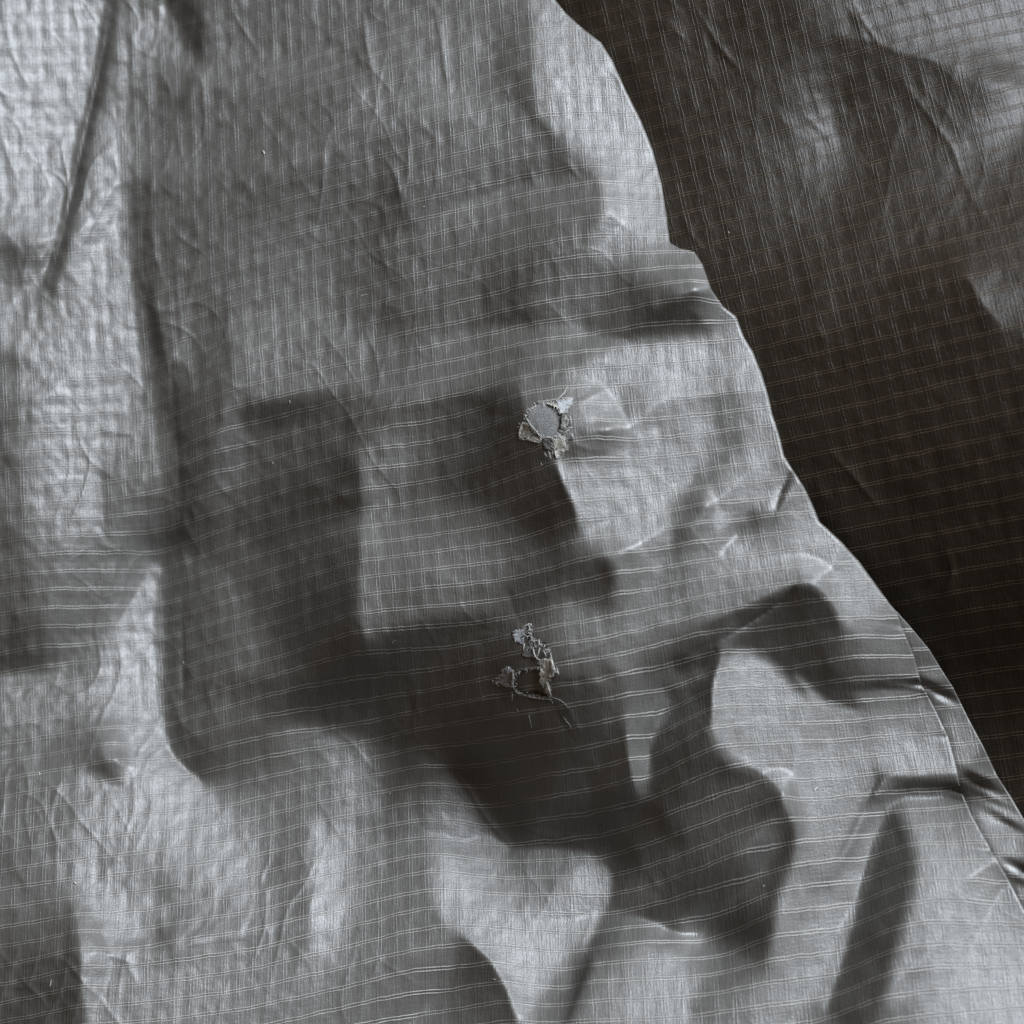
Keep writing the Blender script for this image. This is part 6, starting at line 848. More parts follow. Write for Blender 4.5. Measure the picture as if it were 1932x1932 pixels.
 -8,-8,-7,-5,-2,4,8,8,8,7,6,5,-2,2,9,13,12,14,14,14,14,12,10,13,14,14,14,10,13,14,9,7,7,1,-11,-14,-14,-14,-14,-14,-14,-14,-14,-14,-14,-14,-14,-14,
 -14,-14,-14,-14,-14,-14,-14,-14,-14,-14,-14,-14,0,0,0,0,0,0,0,0,0,0,0,0,0,0,0,0,0,0,0,0,-12,-4,3,6,8,8,8,8,7,5,4,3,1,1,0,-1,
 -2,-2,-3,-3,-4,-5,-5,-6,-6,-6,-7,-7,-8,-8,-8,-9,-9,-8,-7,-4,1,7,7,7,7,4,1,0,-6,2,7,10,13,12,9,5,12,11,9,9,10,3,-3,-2,3,-2,-7,-8,
 -6,-10,-14,-14,-14,-14,-14,-14,-14,-14,-14,-14,-14,-14,-14,-14,-14,-14,-14,-14,-14,-14,-14,-14,-14,-14,-14,0,0,0,0,0,0,0,0,0,0,0,0,0,0,0,0,0,0,0,0,-12,
 -4,3,6,8,8,8,8,7,5,3,2,1,0,-1,-1,-2,-3,-3,-4,-5,-5,-6,-6,-7,-7,-8,-8,-9,-9,-9,-10,-10,-9,-8,-6,-2,5,6,6,6,4,-2,-1,-6,1,3,5,8,
 7,4,3,7,12,9,4,3,-10,-14,-14,-10,-9,-12,-14,-14,-12,-14,-14,-14,-14,-14,-14,-14,-14,-14,-14,-14,-14,-14,-14,-14,-14,-14,-14,-14,-14,-14,-14,-14,-14,-14,0,0,0,0,0,0,
 0,0,0,0,0,0,0,0,0,0,0,0,0,0,-12,-4,3,6,8,8,8,8,7,5,3,2,0,-1,-1,-2,-3,-3,-4,-5,-6,-6,-7,-7,-8,-8,-8,-9,-9,-10,-10,-11,-11,-10,
 -10,-8,-5,1,5,5,4,3,-1,-2,-2,-2,1,2,4,2,0,2,-3,1,2,-3,-1,-11,-14,-14,-14,-14,-14,-14,-14,-14,-14,-14,-14,-14,-14,-14,-14,-14,-14,-14,-14,-14,-14,-14,-14,-14,
 -14,-14,-14,-14,-14,-14,-14,-14,-14,0,0,0,0,0,0,0,0,0,0,0,0,0,0,0,0,0,0,0,0,-12,-4,3,6,8,8,8,8,7,4,2,1,0,-1,-2,-3,-4,-4,-5,
 -6,-6,-7,-8,-8,-9,-9,-9,-10,-10,-11,-11,-11,-12,-12,-11,-10,-7,-3,3,3,2,1,0,-4,-3,-9,-6,0,1,-1,-1,0,-7,-8,-7,-12,-12,-14,-14,-14,-14,-14,-14,-14,-14,-14,-14,
 -14,-14,-14,-14,-14,-14,-14,-14,-14,-14,-14,-14,-14,-14,-14,-14,-14,-14,-14,-14,-14,-14,-14,-14,0,0,0,0,0,0,0,0,0,0,0,0,0,0,0,0,0,0,0,0,-12,-4,3,6,
 8,8,8,8,7,4,2,1,-1,-2,-3,-4,-4,-5,-6,-7,-7,-8,-9,-9,-9,-10,-10,-11,-11,-12,-12,-12,-13,-13,-13,-12,-10,-7,-2,0,0,-1,-2,-5,-6,-7,-8,-1,-3,-5,-4,-4,
 -6,-10,-13,-14,-14,-14,-14,-14,-14,-14,-14,-14,-14,-14,-14,-14,-14,-14,-14,-14,-14,-14,-14,-14,-14,-14,-14,-14,-14,-14,-14,-14,-14,-14,-14,-14,-14,-14,-14,0,0,0,0,0,0,0,0,0,
 0,0,0,0,0,0,0,0,0,0,0,-12,-4,3,6,8,8,8,8,7,4,1,0,-1,-2,-3,-4,-5,-6,-7,-7,-8,-9,-9,-10,-10,-11,-11,-12,-12,-12,-13,-13,-14,-14,-14,-13,-12,
 -10,-7,-2,-3,-4,-6,-7,-8,-8,-10,-5,-6,-11,-10,-11,-14,-14,-14,-14,-14,-14,-14,-14,-14,-14,-14,-14,-14,-14,-14,-14,-14,-14,-14,-14,-14,-14,-14,-14,-14,-14,-14,-14,-14,-14,-14,-14,-14,
 -14,-14,-14,-14,-14,-14,0,0,0,0,0,0,0,0,0,0,0,0,0,0,0,0,0,0,0,0,-12,-4,3,6,8,8,8,8,7,3,1,-1,-2,-3,-4,-5,-6,-7,-7,-8,-9,-10,
 -10,-11,-11,-12,-12,-13,-13,-13,-14,-14,-14,-14,-14,-14,-14,-13,-11,-8,-7,-8,-10,-11,-12,-12,-14,-14,-13,-14,-14,-14,-14,-14,-14,-14,-14,-14,-14,-14,-14,-14,-14,-14,-14,-14,-14,-14,-14,-14,
 -14,-14,-14,-14,-14,-14,-14,-14,-14,-14,-14,-14,-14,-14,-14,-14,-14,-14,-14,-14,-14,0,0,0,0,0,0,0,0,0,0,0,0,0,0,0,0,0,0,0,0,-12,-4,3,6,8,8,8,
 7,7,3,0,-1,-3,-4,-5,-6,-7,-7,-8,-9,-10,-11,-11,-12,-12,-13,-13,-13,-14,-14,-14,-14,-14,-14,-14,-14,-14,-14,-14,-13,-12,-13,-14,-14,-14,-14,-14,-14,-14,-14,-14,-14,-14,-14,-14,
 -14,-14,-14,-14,-14,-14,-14,-14,-14,-14,-14,-14,-14,-14,-14,-14,-14,-14,-14,-14,-14,-14,-14,-14,-14,-14,-14,-14,-14,-14,-14,-14,-14,-14,-14,-14,0,0,0,0,0,0,0,0,0,0,0,0,
 0,0,0,0,0,0,0,0,-12,-4,3,6,8,8,8,7,6,3,0,-2,-3,-4,-6,-7,-8,-8,-9,-10,-11,-12,-12,-13,-13,-13,-14,-14,-14,-14,-14,-14,-14,-14,-14,-14,-14,-14,-14,-14,
 -14,-14,-14,-14,-14,-14,-14,-14,-14,-14,-14,-14,-14,-14,-14,-14,-14,-14,-14,-14,-14,-14,-14,-14,-14,-14,-14,-14,-14,-14,-14,-14,-14,-14,-14,-14,-14,-14,-14,-14,-14,-14,-14,-14,-14,-14,-14,-14,
 -14,-14,-14,0,0,0,0,0,0,0,0,0,0,0,0,0,0,0,0,0,0,0,0,-12,-4,3,6,8,8,8,7,6,2,-1,-2,-4,-5,-6,-8,-9,-9,-10,-11,-12,-13,-13,-14,-14,
 -14,-14,-14,-14,-14,-14,-14,-14,-14,-14,-14,-14,-14,-14,-14,-14,-14,-14,-14,-14,-14,-14,-14,-14,-14,-14,-14,-14,-14,-14,-14,-14,-14,-14,-14,-14,-14,-14,-14,-14,-14,-14,-14,-14,-14,-14,-14,-14,
 -14,-14,-14,-14,-14,-14,-14,-14,-14,-14,-14,-14,-14,-14,-14,-14,-14,-14,0,0,0,0,0,0,0,0,0,0,0,0,0,0,0,0,0,0,0,0,-12,-4,3,6,8,8,8,7,6,2,
 -1,-3,-5,-6,-7,-8,-9,-10,-11,-12,-13,-13,-14,-14,-14,-14,-14,-14,-14,-14,-14,-14,-14,-14,-14,-14,-14,-14,-14,-14,-14,-14,-14,-14,-14,-14,-14,-14,-14,-14,-14,-14,-14,-14,-14,-14,-14,-14,
 -14,-14,-14,-14,-14,-14,-14,-14,-14,-14,-14,-14,-14,-14,-14,-14,-14,-14,-14,-14,-14,-14,-14,-14,-14,-14,-14,-14,-14,-14,-14,-14,-14,0,0,0,0,0,0,0,0,0,0,0,0,0,0,0,
 0,0,0,0,0,-12,-4,3,6,8,8,8,7,6,2,-2,-4,-5,-7,-8,-9,-10,-11,-12,-13,-14,-14,-14,-14,-14,-14,-14,-14,-14,-14,-14,-14,-14,-14,-14,-14,-14,-14,-14,-14,-14,-14,-14,
 -14,-14,-14,-14,-14,-14,-14,-14,-14,-14,-14,-14,-14,-14,-14,-14,-14,-14,-14,-14,-14,-14,-14,-14,-14,-14,-14,-14,-14,-14,-14,-13,-10,-14,-14,-14,-14,-14,-14,-14,-14,-14,-14,-14,-14,-14,-14,-14,
 0,0,0,0,0,0,0,0,0,0,0,0,0,0,0,0,0,0,0,0,-12,-4,3,6,8,8,8,7,6,1,-2,-4,-6,-8,-9,-10,-11,-12,-13,-14,-14,-14,-14,-14,-14,-14,-14,-14,
 -14,-14,-14,-14,-14,-14,-14,-14,-14,-14,-14,-14,-14,-14,-14,-14,-14,-14,-14,-14,-14,-14,-14,-14,-14,-14,-14,-14,-14,-14,-14,-14,-14,-14,-14,-14,-14,-14,-14,-14,-14,-14,-14,-14,-14,-14,-14,-11,
 -14,-13,-14,-14,-14,-14,-14,-14,-14,-14,-14,-14,-14,-14,-14,0,0,0,0,0,0,0,0,0,0,0,0,0,0,0,0,0,0,0,0,-12,-4,3,6,8,8,8,7,6,1,-3,-5,-7,
 -8,-10,-11,-12,-13,-14,-14,-14,-14,-14,-14,-14,-14,-14,-14,-14,-14,-14,-14,-14,-14,-14,-14,-14,-14,-14,-14,-14,-14,-14,-14,-14,-14,-14,-14,-14,-14,-14,-14,-14,-14,-14,-14,-14,-14,-14,-14,-14,
 -14,-14,-14,-14,-14,-14,-14,-14,-14,-14,-14,-14,-14,-14,-14,-14,-14,-14,-14,-14,-14,-14,-14,-14,-14,-14,-14,-14,-14,-14,0,0,0,0,0,0,0,0,0,0,0,0,0,0,0,0,0,0,
 0,0,-12,-4,3,6,8,8,8,7,5,0,-4,-6,-8,-9,-11,-12,-13,-14,-14,-14,-14,-14,-14,-14,-14,-14,-14,-14,-14,-14,-14,-14,-14,-14,-14,-14,-14,-14,-14,-14,-14,-14,-14,-14,-14,-14,
 -14,-14,-14,-14,-14,-14,-14,-14,-14,-14,-14,-14,-14,-14,-14,-14,-14,-14,-14,-14,-14,-14,-14,-12,-9,-9,-11,-14,-14,-14,-14,-14,-14,-14,-14,-14,-14,-14,-14,-14,-14,-14,-14,-14,-14,0,0,0,
 0,0,0,0,0,0,0,0,0,0,0,0,0,0,0,0,0,-12,-4,3,6,8,8,7,7,5,0,-4,-6,-8,-10,-12,-13,-14,-14,-14,-14,-14,-14,-14,-14,-14,-14,-14,-14,-14,-14,-14,
 -14,-14,-14,-14,-14,-14,-14,-14,-14,-14,-14,-14,-14,-14,-14,-14,-14,-14,-14,-14,-14,-14,-14,-14,-14,-14,-14,-14,-14,-14,-14,-14,-14,-14,-14,-14,-14,-9,-3,-4,-4,-7,-14,-14,-14,-14,-14,-14,
 -14,-14,-14,-14,-14,-14,-14,-14,-14,-14,-14,-14,0,0,0,0,0,0,0,0,0,0,0,0,0,0,0,0,0,0,0,0,-12,-4,3,6,8,8,7,7,5,-1,-5,-7,-9,-11,-12,-14,
 -14,-14,-14,-14,-14,-14,-14,-14,-14,-14,-14,-14,-14,-14,-14,-14,-14,-14,-14,-14,-14,-14,-14,-14,-14,-14,-14,-14,-14,-14,-14,-14,-14,-14,-14,-14,-14,-14,-14,-14,-14,-14,-14,-14,-14,-14,-14,-14,
 -14,-10,-7,-10,-10,-8,-7,-7,-14,-14,-14,-14,-14,-14,-14,-14,-14,-14,-14,-14,-14,-14,-14,-14,-14,-14,-14,0,0,0,0,0,0,0,0,0,0,0,0,0,0,0,0,0,0,0,0,-12,
 -4,3,6,8,8,7,7,5,-1,-5,-8,-10,-12,-13,-14,-14,-14,-14,-14,-14,-14,-14,-14,-14,-14,-14,-14,-14,-14,-14,-14,-14,-14,-14,-14,-14,-14,-14,-14,-14,-14,-14,-14,-14,-14,-14,-14,-14,
 -14,-14,-14,-14,-14,-14,-14,-14,-14,-14,-14,-14,-14,-14,-14,-13,-6,-5,-11,-14,-14,-12,-12,-14,-14,-14,-14,-14,-14,-14,-14,-14,-14,-14,-14,-14,-14,-14,-14,-14,-14,-14,0,0,0,0,0,0,
 0,0,0,0,0,0,0,0,0,0,0,0,0,0,-12,-4,3,6,8,8,7,7,5,-2,-6,-9,-11,-13,-14,-14,-14,-14,-14,-14,-14,-14,-14,-14,-14,-14,-14,-14,-14,-14,-14,-14,-14,-14,
 -14,-14,-14,-14,-14,-14,-14,-14,-14,-14,-14,-14,-14,-14,-14,-14,-14,-14,-14,-14,-14,-14,-14,-14,-14,-14,-14,-14,-11,-10,-12,-14,-14,-14,-14,-14,-14,-14,-14,-14,-14,-14,-14,-14,-14,-14,-14,-14,
 -14,-14,-14,-14,-14,-14,-14,-14,-14,0,0,0,0,0,0,0,0,0,0,0,0,0,0,0,0,0,0,0,0,-12,-4,3,6,8,8,7,6,5,-2,-7,-9,-12,-13,-14,-14,-14,-14,-14,
 -14,-14,-14,-14,-14,-14,-14,-14,-14,-14,-14,-14,-14,-14,-14,-14,-14,-14,-14,-14,-14,-14,-14,-14,-14,-14,-14,-14,-14,-14,-14,-14,-14,-14,-14,-14,-14,-14,-14,-12,-6,-12,-14,-8,-10,-14,-14,-14,
 -14,-14,-14,-14,-14,-14,-14,-14,-14,-14,-14,-14,-14,-14,-14,-14,-14,-14,-14,-14,-14,-14,-14,-14,0,0,0,0,0,0,0,0,0,0,0,0,0,0,0,0,0,0,0,0,-12,-4,3,6,
 8,8,7,6,4,-3,-8,-10,-12,-14,-14,-14,-14,-14,-14,-14,-14,-14,-14,-14,-14,-14,-14,-14,-14,-14,-14,-14,-14,-14,-14,-14,-14,-14,-14,-14,-14,-14,-14,-14,-14,-14,-14,-14,-14,-14,-14,-14,
 -14,-14,-14,-14,-14,-14,-10,-1,-4,-11,-11,-13,-14,-14,-14,-13,-14,-14,-14,-14,-12,-14,-14,-14,-14,-14,-14,-14,-14,-14,-14,-14,-14,-14,-14,-14,-14,-14,-14,0,0,0,0,0,0,0,0,0,
 0,0,0,0,0,0,0,0,0,0,0,-12,-4,3,6,8,8,7,6,4,-3,-8,-11,-13,-14,-14,-14,-14,-14,-14,-14,-14,-14,-14,-14,-14,-14,-14,-14,-14,-14,-14,-14,-14,-14,-14,-14,-14,
 -14,-14,-14,-14,-14,-14,-14,-14,-14,-14,-14,-14,-14,-14,-14,-14,-14,-14,-14,-14,-14,-11,-3,-6,-12,-11,-12,-14,-14,-14,-14,-14,-14,-14,-13,-9,-12,-14,-14,-14,-14,-14,-14,-14,-14,-14,-14,-14,
 -14,-14,-14,-14,-14,-14,0,0,0,0,0,0,0,0,0,0,0,0,0,0,0,0,0,0,0,0,-12,-4,3,6,8,7,7,6,4,-4,-9,-12,-14,-14,-14,-14,-14,-14,-14,-14,-14,-14,
 -14,-14,-14,-14,-14,-14,-14,-14,-14,-14,-14,-14,-14,-14,-14,-14,-14,-14,-14,-14,-14,-14,-14,-14,-14,-14,-14,-14,-14,-14,-14,-14,-14,-14,-14,-14,-13,-10,-11,-12,-12,-13,-14,-14,-14,-14,-14,-14,
 -14,-12,-9,-10,-13,-13,-14,-14,-14,-14,-14,-14,-14,-14,-14,-14,-14,-14,-14,-14,-14,0,0,0,0,0,0,0,0,0,0,0,0,0,0,0,0,0,0,0,0,-12,-4,3,6,7,7,7,
 6,4,-4,-10,-13,-14,-14,-14,-14,-14,-14,-14,-14,-14,-14,-14,-14,-14,-14,-14,-14,-14,-14,-14,-14,-14,-14,-14,-14,-14,-14,-14,-14,-14,-14,-14,-14,-14,-14,-14,-14,-14,-14,-14,-14,-14,-14,-14,
 -14,-14,-14,-14,-14,-14,-14,-14,-14,-14,-14,-14,-14,-14,-14,-14,-14,-14,-13,-12,-11,-12,-11,-14,-14,-14,-14,-14,-14,-14,-14,-14,-14,-14,-14,-14,0,0,0,0,0,0,0,0,0,0,0,0,
 0,0,0,0,0,0,0,0,-12,-4,3,6,7,7,7,6,4,-5,-11,-14,-14,-14,-14,-14,-14,-14,-14,-14,-14,-14,-14,-14,-14,-14,-14,-14,-14,-14,-14,-14,-14,-14,-14,-14,-14,-14,-14,-14,
 -14,-14,-14,-14,-14,-14,-14,-14,-14,-14,-14,-14,-14,-14,-14,-14,-14,-14,-14,-14,-14,-14,-14,-14,-14,-14,-14,-14,-14,-14,-14,-14,-14,-14,-13,-8,-10,-9,-14,-14,-14,-14,-14,-14,-14,-14,-14,-14,
 -14,-14,-14,0,0,0,0,0,0,0,0,0,0,0,0,0,0,0,0,0,0,0,0,-12,-4,3,6,7,7,7,6,4,-6,-12,-14,-14,-14,-14,-14,-14,-14,-14,-14,-14,-14,-14,-14,-14,
 -14,-14,-14,-14,-14,-14,-14,-14,-14,-14,-14,-14,-14,-14,-14,-14,-14,-14,-14,-14,-14,-14,-14,-14,-14,-14,-14,-14,-14,-14,-14,-14,-14,-14,-14,-14,-14,-14,-14,-14,-14,-14,-14,-14,-14,-14,-14,-14,
 -14,-12,-6,-9,-8,-13,-14,-14,-14,-14,-14,-14,-14,-14,-14,-14,-14,-14,0,0,0,0,0,0,0,0,0,0,0,0,0,0,0,0,0,0,0,0,-12,-4,3,6,7,7,7,6,3,-6,
 -12,-14,-14,-14,-14,-14,-14,-14,-14,-14,-14,-14,-14,-14,-14,-14,-14,-14,-14,-14,-14,-14,-14,-14,-14,-14,-14,-14,-14,-14,-14,-14,-14,-14,-14,-14,-14,-14,-14,-14,-14,-14,-14,-14,-14,-14,-14,-14,
 -14,-14,-14,-14,-14,-14,-14,-14,-14,-14,-14,-14,-14,-14,-14,-14,-14,-6,-9,-8,-12,-14,-14,-13,-14,-14,-14,-14,-14,-14,-14,-14,-14,0,0,0,0,0,0,0,0,0,0,0,0,0,0,0,
 0,0,0,0,0,-12,-4,3,6,7,7,7,6,3,-7,-13,-14,-14,-14,-14,-14,-14,-14,-14,-14,-14,-14,-14,-14,-14,-14,-14,-14,-14,-14,-14,-14,-14,-14,-14,-14,-14,-14,-14,-14,-14,-14,-14,
 -14,-14,-14,-14,-14,-14,-14,-14,-14,-14,-14,-14,-14,-14,-14,-14,-14,-14,-14,-14,-14,-14,-14,-14,-14,-14,-14,-14,-14,-14,-14,-14,-9,-9,-9,-12,-13,-13,-12,-13,-14,-14,-14,-14,-14,-14,-14,-14,
 0,0,0,0,0,0,0,0,0,0,0,0,0,0,0,0,0,0,0,0,-12,-4,3,6,7,7,7,6,3,-8,-14,-14,-14,-14,-14,-14,-14,-14,-14,-14,-14,-14,-14,-14,-14,-14,-14,-14,
 -14,-14,-14,-14,-14,-14,-14,-14,-14,-14,-14,-14,-14,-14,-14,-14,-14,-14,-14,-14,-14,-14,-14,-14,-14,-14,-14,-14,-14,-14,-14,-14,-14,-14,-14,-14,-14,-14,-14,-14,-14,-14,-14,-14,-14,-14,-13,-9,
 -9,-8,-11,-12,-11,-11,-11,-13,-14,-14,-14,-14,-14,-14,-14,0,0,0,0,0,0,0,0,0,0,0,0,0,0,0,0,0,0,0,0,-12,-4,3,6,7,7,7,5,3,-8,-14,-14,-14,
 -14,-14,-14,-14,-14,-14,-14,-14,-14,-14,-14,-14,-14,-14,-14,-14,-14,-14,-14,-14,-14,-14,-14,-14,-14,-14,-14,-14,-14,-14,-14,-14,-14,-14,-14,-14,-14,-14,-14,-14,-14,-14,-14,-14,-14,-14,-14,-14,
 -14,-14,-14,-14,-14,-14,-14,-14,-14,-14,-14,-14,-14,-9,-5,-8,-7,-9,-10,-10,-9,-10,-11,-12,-13,-13,-13,-13,-13,-13,0,0,0,0,0,0,0,0,0,0,0,0,0,0,0,0,0,0,
 0,0,-12,-4,3,6,7,7,7,5,3,-9,-14,-14,-14,-14,-14,-14,-14,-14,-14,-14,-14,-14,-14,-14,-14,-14,-14,-14,-14,-14,-14,-14,-14,-14,-14,-14,-14,-14,-14,-14,-14,-14,-14,-14,-14,-14,
 -14,-14,-14,-14,-14,-14,-14,-14,-14,-14,-14,-14,-14,-14,-14,-14,-14,-14,-14,-14,-14,-14,-14,-14,-14,-14,-14,-14,-9,-4,-7,-6,-8,-8,-8,-7,-8,-10,-11,-12,-12,-12,-12,-12,-12,0,0,0,
 0,0,0,0,0,0,0,0,0,0,0,0,0,0,0,0,0,-12,-4,3,6,7,7,6,5,2,-10,-14,-14,-14,-14,-14,-14,-14,-14,-14,-14,-14,-14,-14,-14,-14,-14,-14,-14,-14,-14,-14,
 -14,-14,-14,-14,-14,-14,-14,-14,-14,-14,-14,-14,-14,-14,-14,-14,-14,-14,-14,-14,-14,-14,-14,-14,-14,-14,-14,-14,-14,-10,-14,-14,-14,-14,-14,-14,-14,-14,-14,-14,-14,-14,-14,-10,-6,-6,-6,-6,
 -6,-6,-5,-6,-9,-10,-11,-11,-12,-11,-11,-11,0,0,0,0,0,0,0,0,0,0,0,0,0,0,0,0,0,0,0,0,-12,-4,3,6,7,7,6,5,2,-10,-14,-14,-14,-14,-14,-14,
 -14,-14,-14,-14,-14,-14,-14,-14,-14,-14,-14,-14,-14,-14,-14,-14,-14,-14,-14,-14,-14,-14,-14,-14,-14,-14,-14,-14,-14,-14,-14,-14,-14,-14,-14,-14,-14,-14,-14,-14,-14,-14,-14,-14,-5,1,-9,-14,
 -14,-13,-14,-14,-14,-14,-14,-12,-14,-14,-10,-7,-5,-4,-4,-3,-3,-2,-4,-7,-9,-10,-11,-11,-11,-10,-10,0,0,0,0,0,0,0,0,0,0,0,0,0,0,0,0,0,0,0,0,-12,
 -4,3,6,7,7,6,5,2,-11,-14,-14,-14,-14,-14,-14,-14,-14,-14,-14,-14,-14,-14,-14,-14,-14,-14,-14,-14,-14,-14,-14,-14,-14,-14,-14,-14,-14,-14,-14,-14,-14,-14,-14,-14,-14,-14,-14,-14,
 -14,-14,-14,-14,-14,-14,-14,-14,-14,-14,-13,-4,5,4,-4,-4,-1,-2,-8,-14,-14,-12,-10,-10,-7,-3,-2,-2,-1,-1,0,0,1,-1,-5,-8,-9,-10,-10,-10,-10,-10,0,0,0,0,0,0,
 0,0,0,0,0,0,0,0,0,0,0,0,0,0,-12,-4,3,6,7,7,6,5,2,-12,-14,-14,-14,-14,-14,-14,-14,-14,-14,-14,-14,-14,-14,-14,-14,-14,-14,-14,-14,-14,-14,-14,-14,-14,
 -14,-14,-14,-14,-14,-14,-14,-14,-14,-14,-14,-14,-14,-14,-14,-14,-14,-14,-14,-14,-14,-14,-14,-14,-9,-4,-1,2,8,10,6,3,2,0,-4,-4,-3,-4,-2,2,5,3,4,4,3,3,4,4,
 2,-3,-6,-8,-9,-9,-9,-9,-9,0,0,0,0,0,0,0,0,0,0,0,0,0,0,0,0,0,0,0,0,0,-2,4,7,8,7,6,4,0,-14,-14,-14,-14,-14,-14,-14,-14,-14,-14,
 -14,-14,-14,-14,-14,-14,-14,-14,-14,-14,-14,-14,-14,-14,-14,-14,-14,-14,-14,-14,-14,-14,-14,-14,-14,-14,-14,-14,-14,-14,-14,-14,-14,-14,-14,-14,-14,-14,-9,-4,-1,1,2,5,11,10,5,3,
 4,2,2,4,4,5,8,12,10,10,10,7,7,7,7,4,-1,-5,-7,-8,-8,-8,-8,-8,0,0,0,0,0,0,0,0,0,0,0,0,0,0,0,0,0,0,0,0,0,0,2,6,
 6,4,4,2,-2,-14,-14,-14,-14,-14,-14,-14,-14,-14,-14,-14,-14,-14,-14,-14,-14,-14,-14,-14,-14,-14,-14,-14,-14,-14,-14,-14,-14,-14,-14,-14,-14,-14,-14,-14,-14,-14,-14,-14,-14,-14,-14,-14,
 -14,-14,-14,-12,-10,-7,-1,1,0,4,5,7,7,6,5,5,6,7,8,10,12,13,14,14,14,14,11,10,10,11,7,0,-4,-6,-7,-8,-8,-7,-7,0,0,0,0,0,0,0,0,0,
 0,0,0,0,0,0,0,0,0,0,0,0,0,0,2,1,0,1,0,-3,-14,-14,-14,-14,-14,-14,-14,-14,-14,-14,-14,-14,-14,-14,-14,-14,-14,-14,-14,-14,-14,-14,-14,-14,-14,-14,-14,-14,
 -14,-14,-14,-14,-14,-14,-14,-14,-14,-14,-14,-14,-14,-14,-14,-14,-13,-11,-9,-7,-5,-1,2,4,5,8,9,8,7,6,6,9,13,13,14,14,14,14,14,14,14,14,13,13,13,9,2,-3,
 -5,-6,-7,-7,-7,-7,0,0,0,0,0,0,0,0,0,0,0,0,0,0,0,0,0,0,0,0,0,0,0,0,-4,-5,-2,-2,-5,-14,-14,-14,-14,-14,-14,-14,-14,-14,-14,-14,-14,-14,
 -14,-14,-14,-14,-14,-14,-14,-14,-14,-14,-14,-14,-14,-14,-14,-14,-14,-14,-14,-14,-14,-14,-14,-14,-14,-14,-14,-14,-14,-14,-14,-12,-9,-6,-4,-3,-1,2,5,6,6,8,7,7,10,10,14,14,
 14,14,14,14,14,14,14,14,14,14,14,14,11,3,-2,-4,-6,-6,-6,-6,-6,0,0,0,0,0,0,0,0,0,0,0,0,0,0,0,0,0,0,0,0,0,0,0,0,0,-9,-3,
 -3,-7,-14,-14,-14,-14,-14,-14,-14,-14,-14,-14,-14,-14,-14,-14,-14,-14,-14,-14,-14,-14,-14,-14,-14,-14,-14,-14,-14,-14,-14,-14,-14,-14,-14,-14,-14,-14,-14,-14,-14,-14,-14,-14,-14,-13,-11,-8,
 -3,-2,0,1,2,5,7,7,8,8,7,8,12,14,14,14,14,14,14,14,14,14,14,14,14,14,14,12,4,-1,-4,-5,-6,-6,-6,-6,0,0,0,0,0,0,0,0,0,0,0,0,
 0,0,0,0,0,0,0,0,0,0,0,0,0,-9,-3,-4,-8,-14,-14,-14,-14,-14,-14,-14,-14,-14,-14,-14,-14,-14,-14,-14,-14,-14,-14,-14,-14,-14,-14,-14,-14,-14,-14,-14,-14,-14,-14,-14,
 -14,-14,-14,-14,-14,-14,-14,-14,-14,-14,-14,-14,-13,-11,-8,-4,0,1,3,4,5,7,7,6,5,4,3,10,14,14,14,14,14,14,14,14,14,14,14,14,14,14,12,4,-1,-3,-5,-5,
 -5,-5,-5,0,0,0,0,0,0,0,0,0,0,0,0,0,0,0,0,0,0,0,0,0,0,0,0,0,0,-5,-7,-10,-14,-14,-14,-14,-14,-14,-14,-14,-14,-14,-14,-14,-14,-14,-14,-14,
 -14,-14,-14,-14,-14,-14,-14,-14,-14,-14,-14,-14,-14,-14,-14,-14,-14,-14,-14,-14,-14,-14,-14,-14,-14,-14,-13,-12,-11,-9,-5,-1,3,4,5,6,7,5,4,1,0,0,6,14,14,14,14,14,
 14,14,14,14,14,14,14,14,14,12,4,-1,-3,-4,-5,-5,-5,-5,0,0,0,0,0,0,0,0,0,0,0,0,0,0,0,0,0,0,0,0,0,0,0,0,0,0,-11,-10,-13,-14,
 -14,-14,-14,-14,-14,-14,-14,-14,-14,-14,-14,-14,-14,-14,-14,-14,-14,-14,-14,-14,-14,-14,-14,-14,-14,-14,-14,-14,-14,-14,-14,-14,-14,-14,-14,-14,-14,-14,-14,-14,-13,-13,-12,-11,-9,-7,-3,3,
 5,6,7,7,6,3,3,0,4,9,14,14,14,14,14,14,14,14,14,14,14,14,14,14,10,3,-1,-3,-4,-4,-4,-4,-4,0,0,0,0,0,0,0,0,0,0,0,0,0,0,0,
 0,0,0,0,0,0,0,0,0,0,0,0,-11,-14,-14,-14,-14,-14,-14,-14,-14,-14,-14,-14,-14,-14,-14,-14,-14,-14,-14,-14,-14,-14,-14,-14,-14,-14,-14,-14,-14,-14,-14,-14,-14,-14,-14,-14,
 -14,-14,-14,-14,-14,-13,-13,-12,-12,-11,-10,-9,-7,-5,0,6,7,7,8,8,5,3,5,7,12,14,14,14,14,14,14,14,14,14,14,13,12,11,11,8,2,-1,-3,-4,-4,-4,-4,-4,
 0,0,0,0,0,0,0,0,0,0,0,0,0,0,0,0,0,0,0,0,0,0,0,0,0,0,0,-14,-14,-14,-14,-14,-14,-14,-14,-14,-14,-14,-14,-14,-14,-14,-14,-14,-14,-14,-14,-14,
 -14,-14,-14,-14,-14,-14,-14,-14,-14,-14,-14,-14,-14,-14,-14,-14,-14,-14,-13,-13,-13,-12,-12,-11,-11,-10,-9,-8,-6,-3,2,7,8,8,8,8,6,7,9,8,11,12,9,9,12,14,12,10,
 10,10,9,8,8,8,5,1,-2,-3,-3,-4,-4,-4,-4,0,0,0,0,0,0,0,0,0,0,0,0,0,0,0,0,0,0,0,0,0,0,0,0,0,0,0,0,-14,-14,-14,-14,-14,
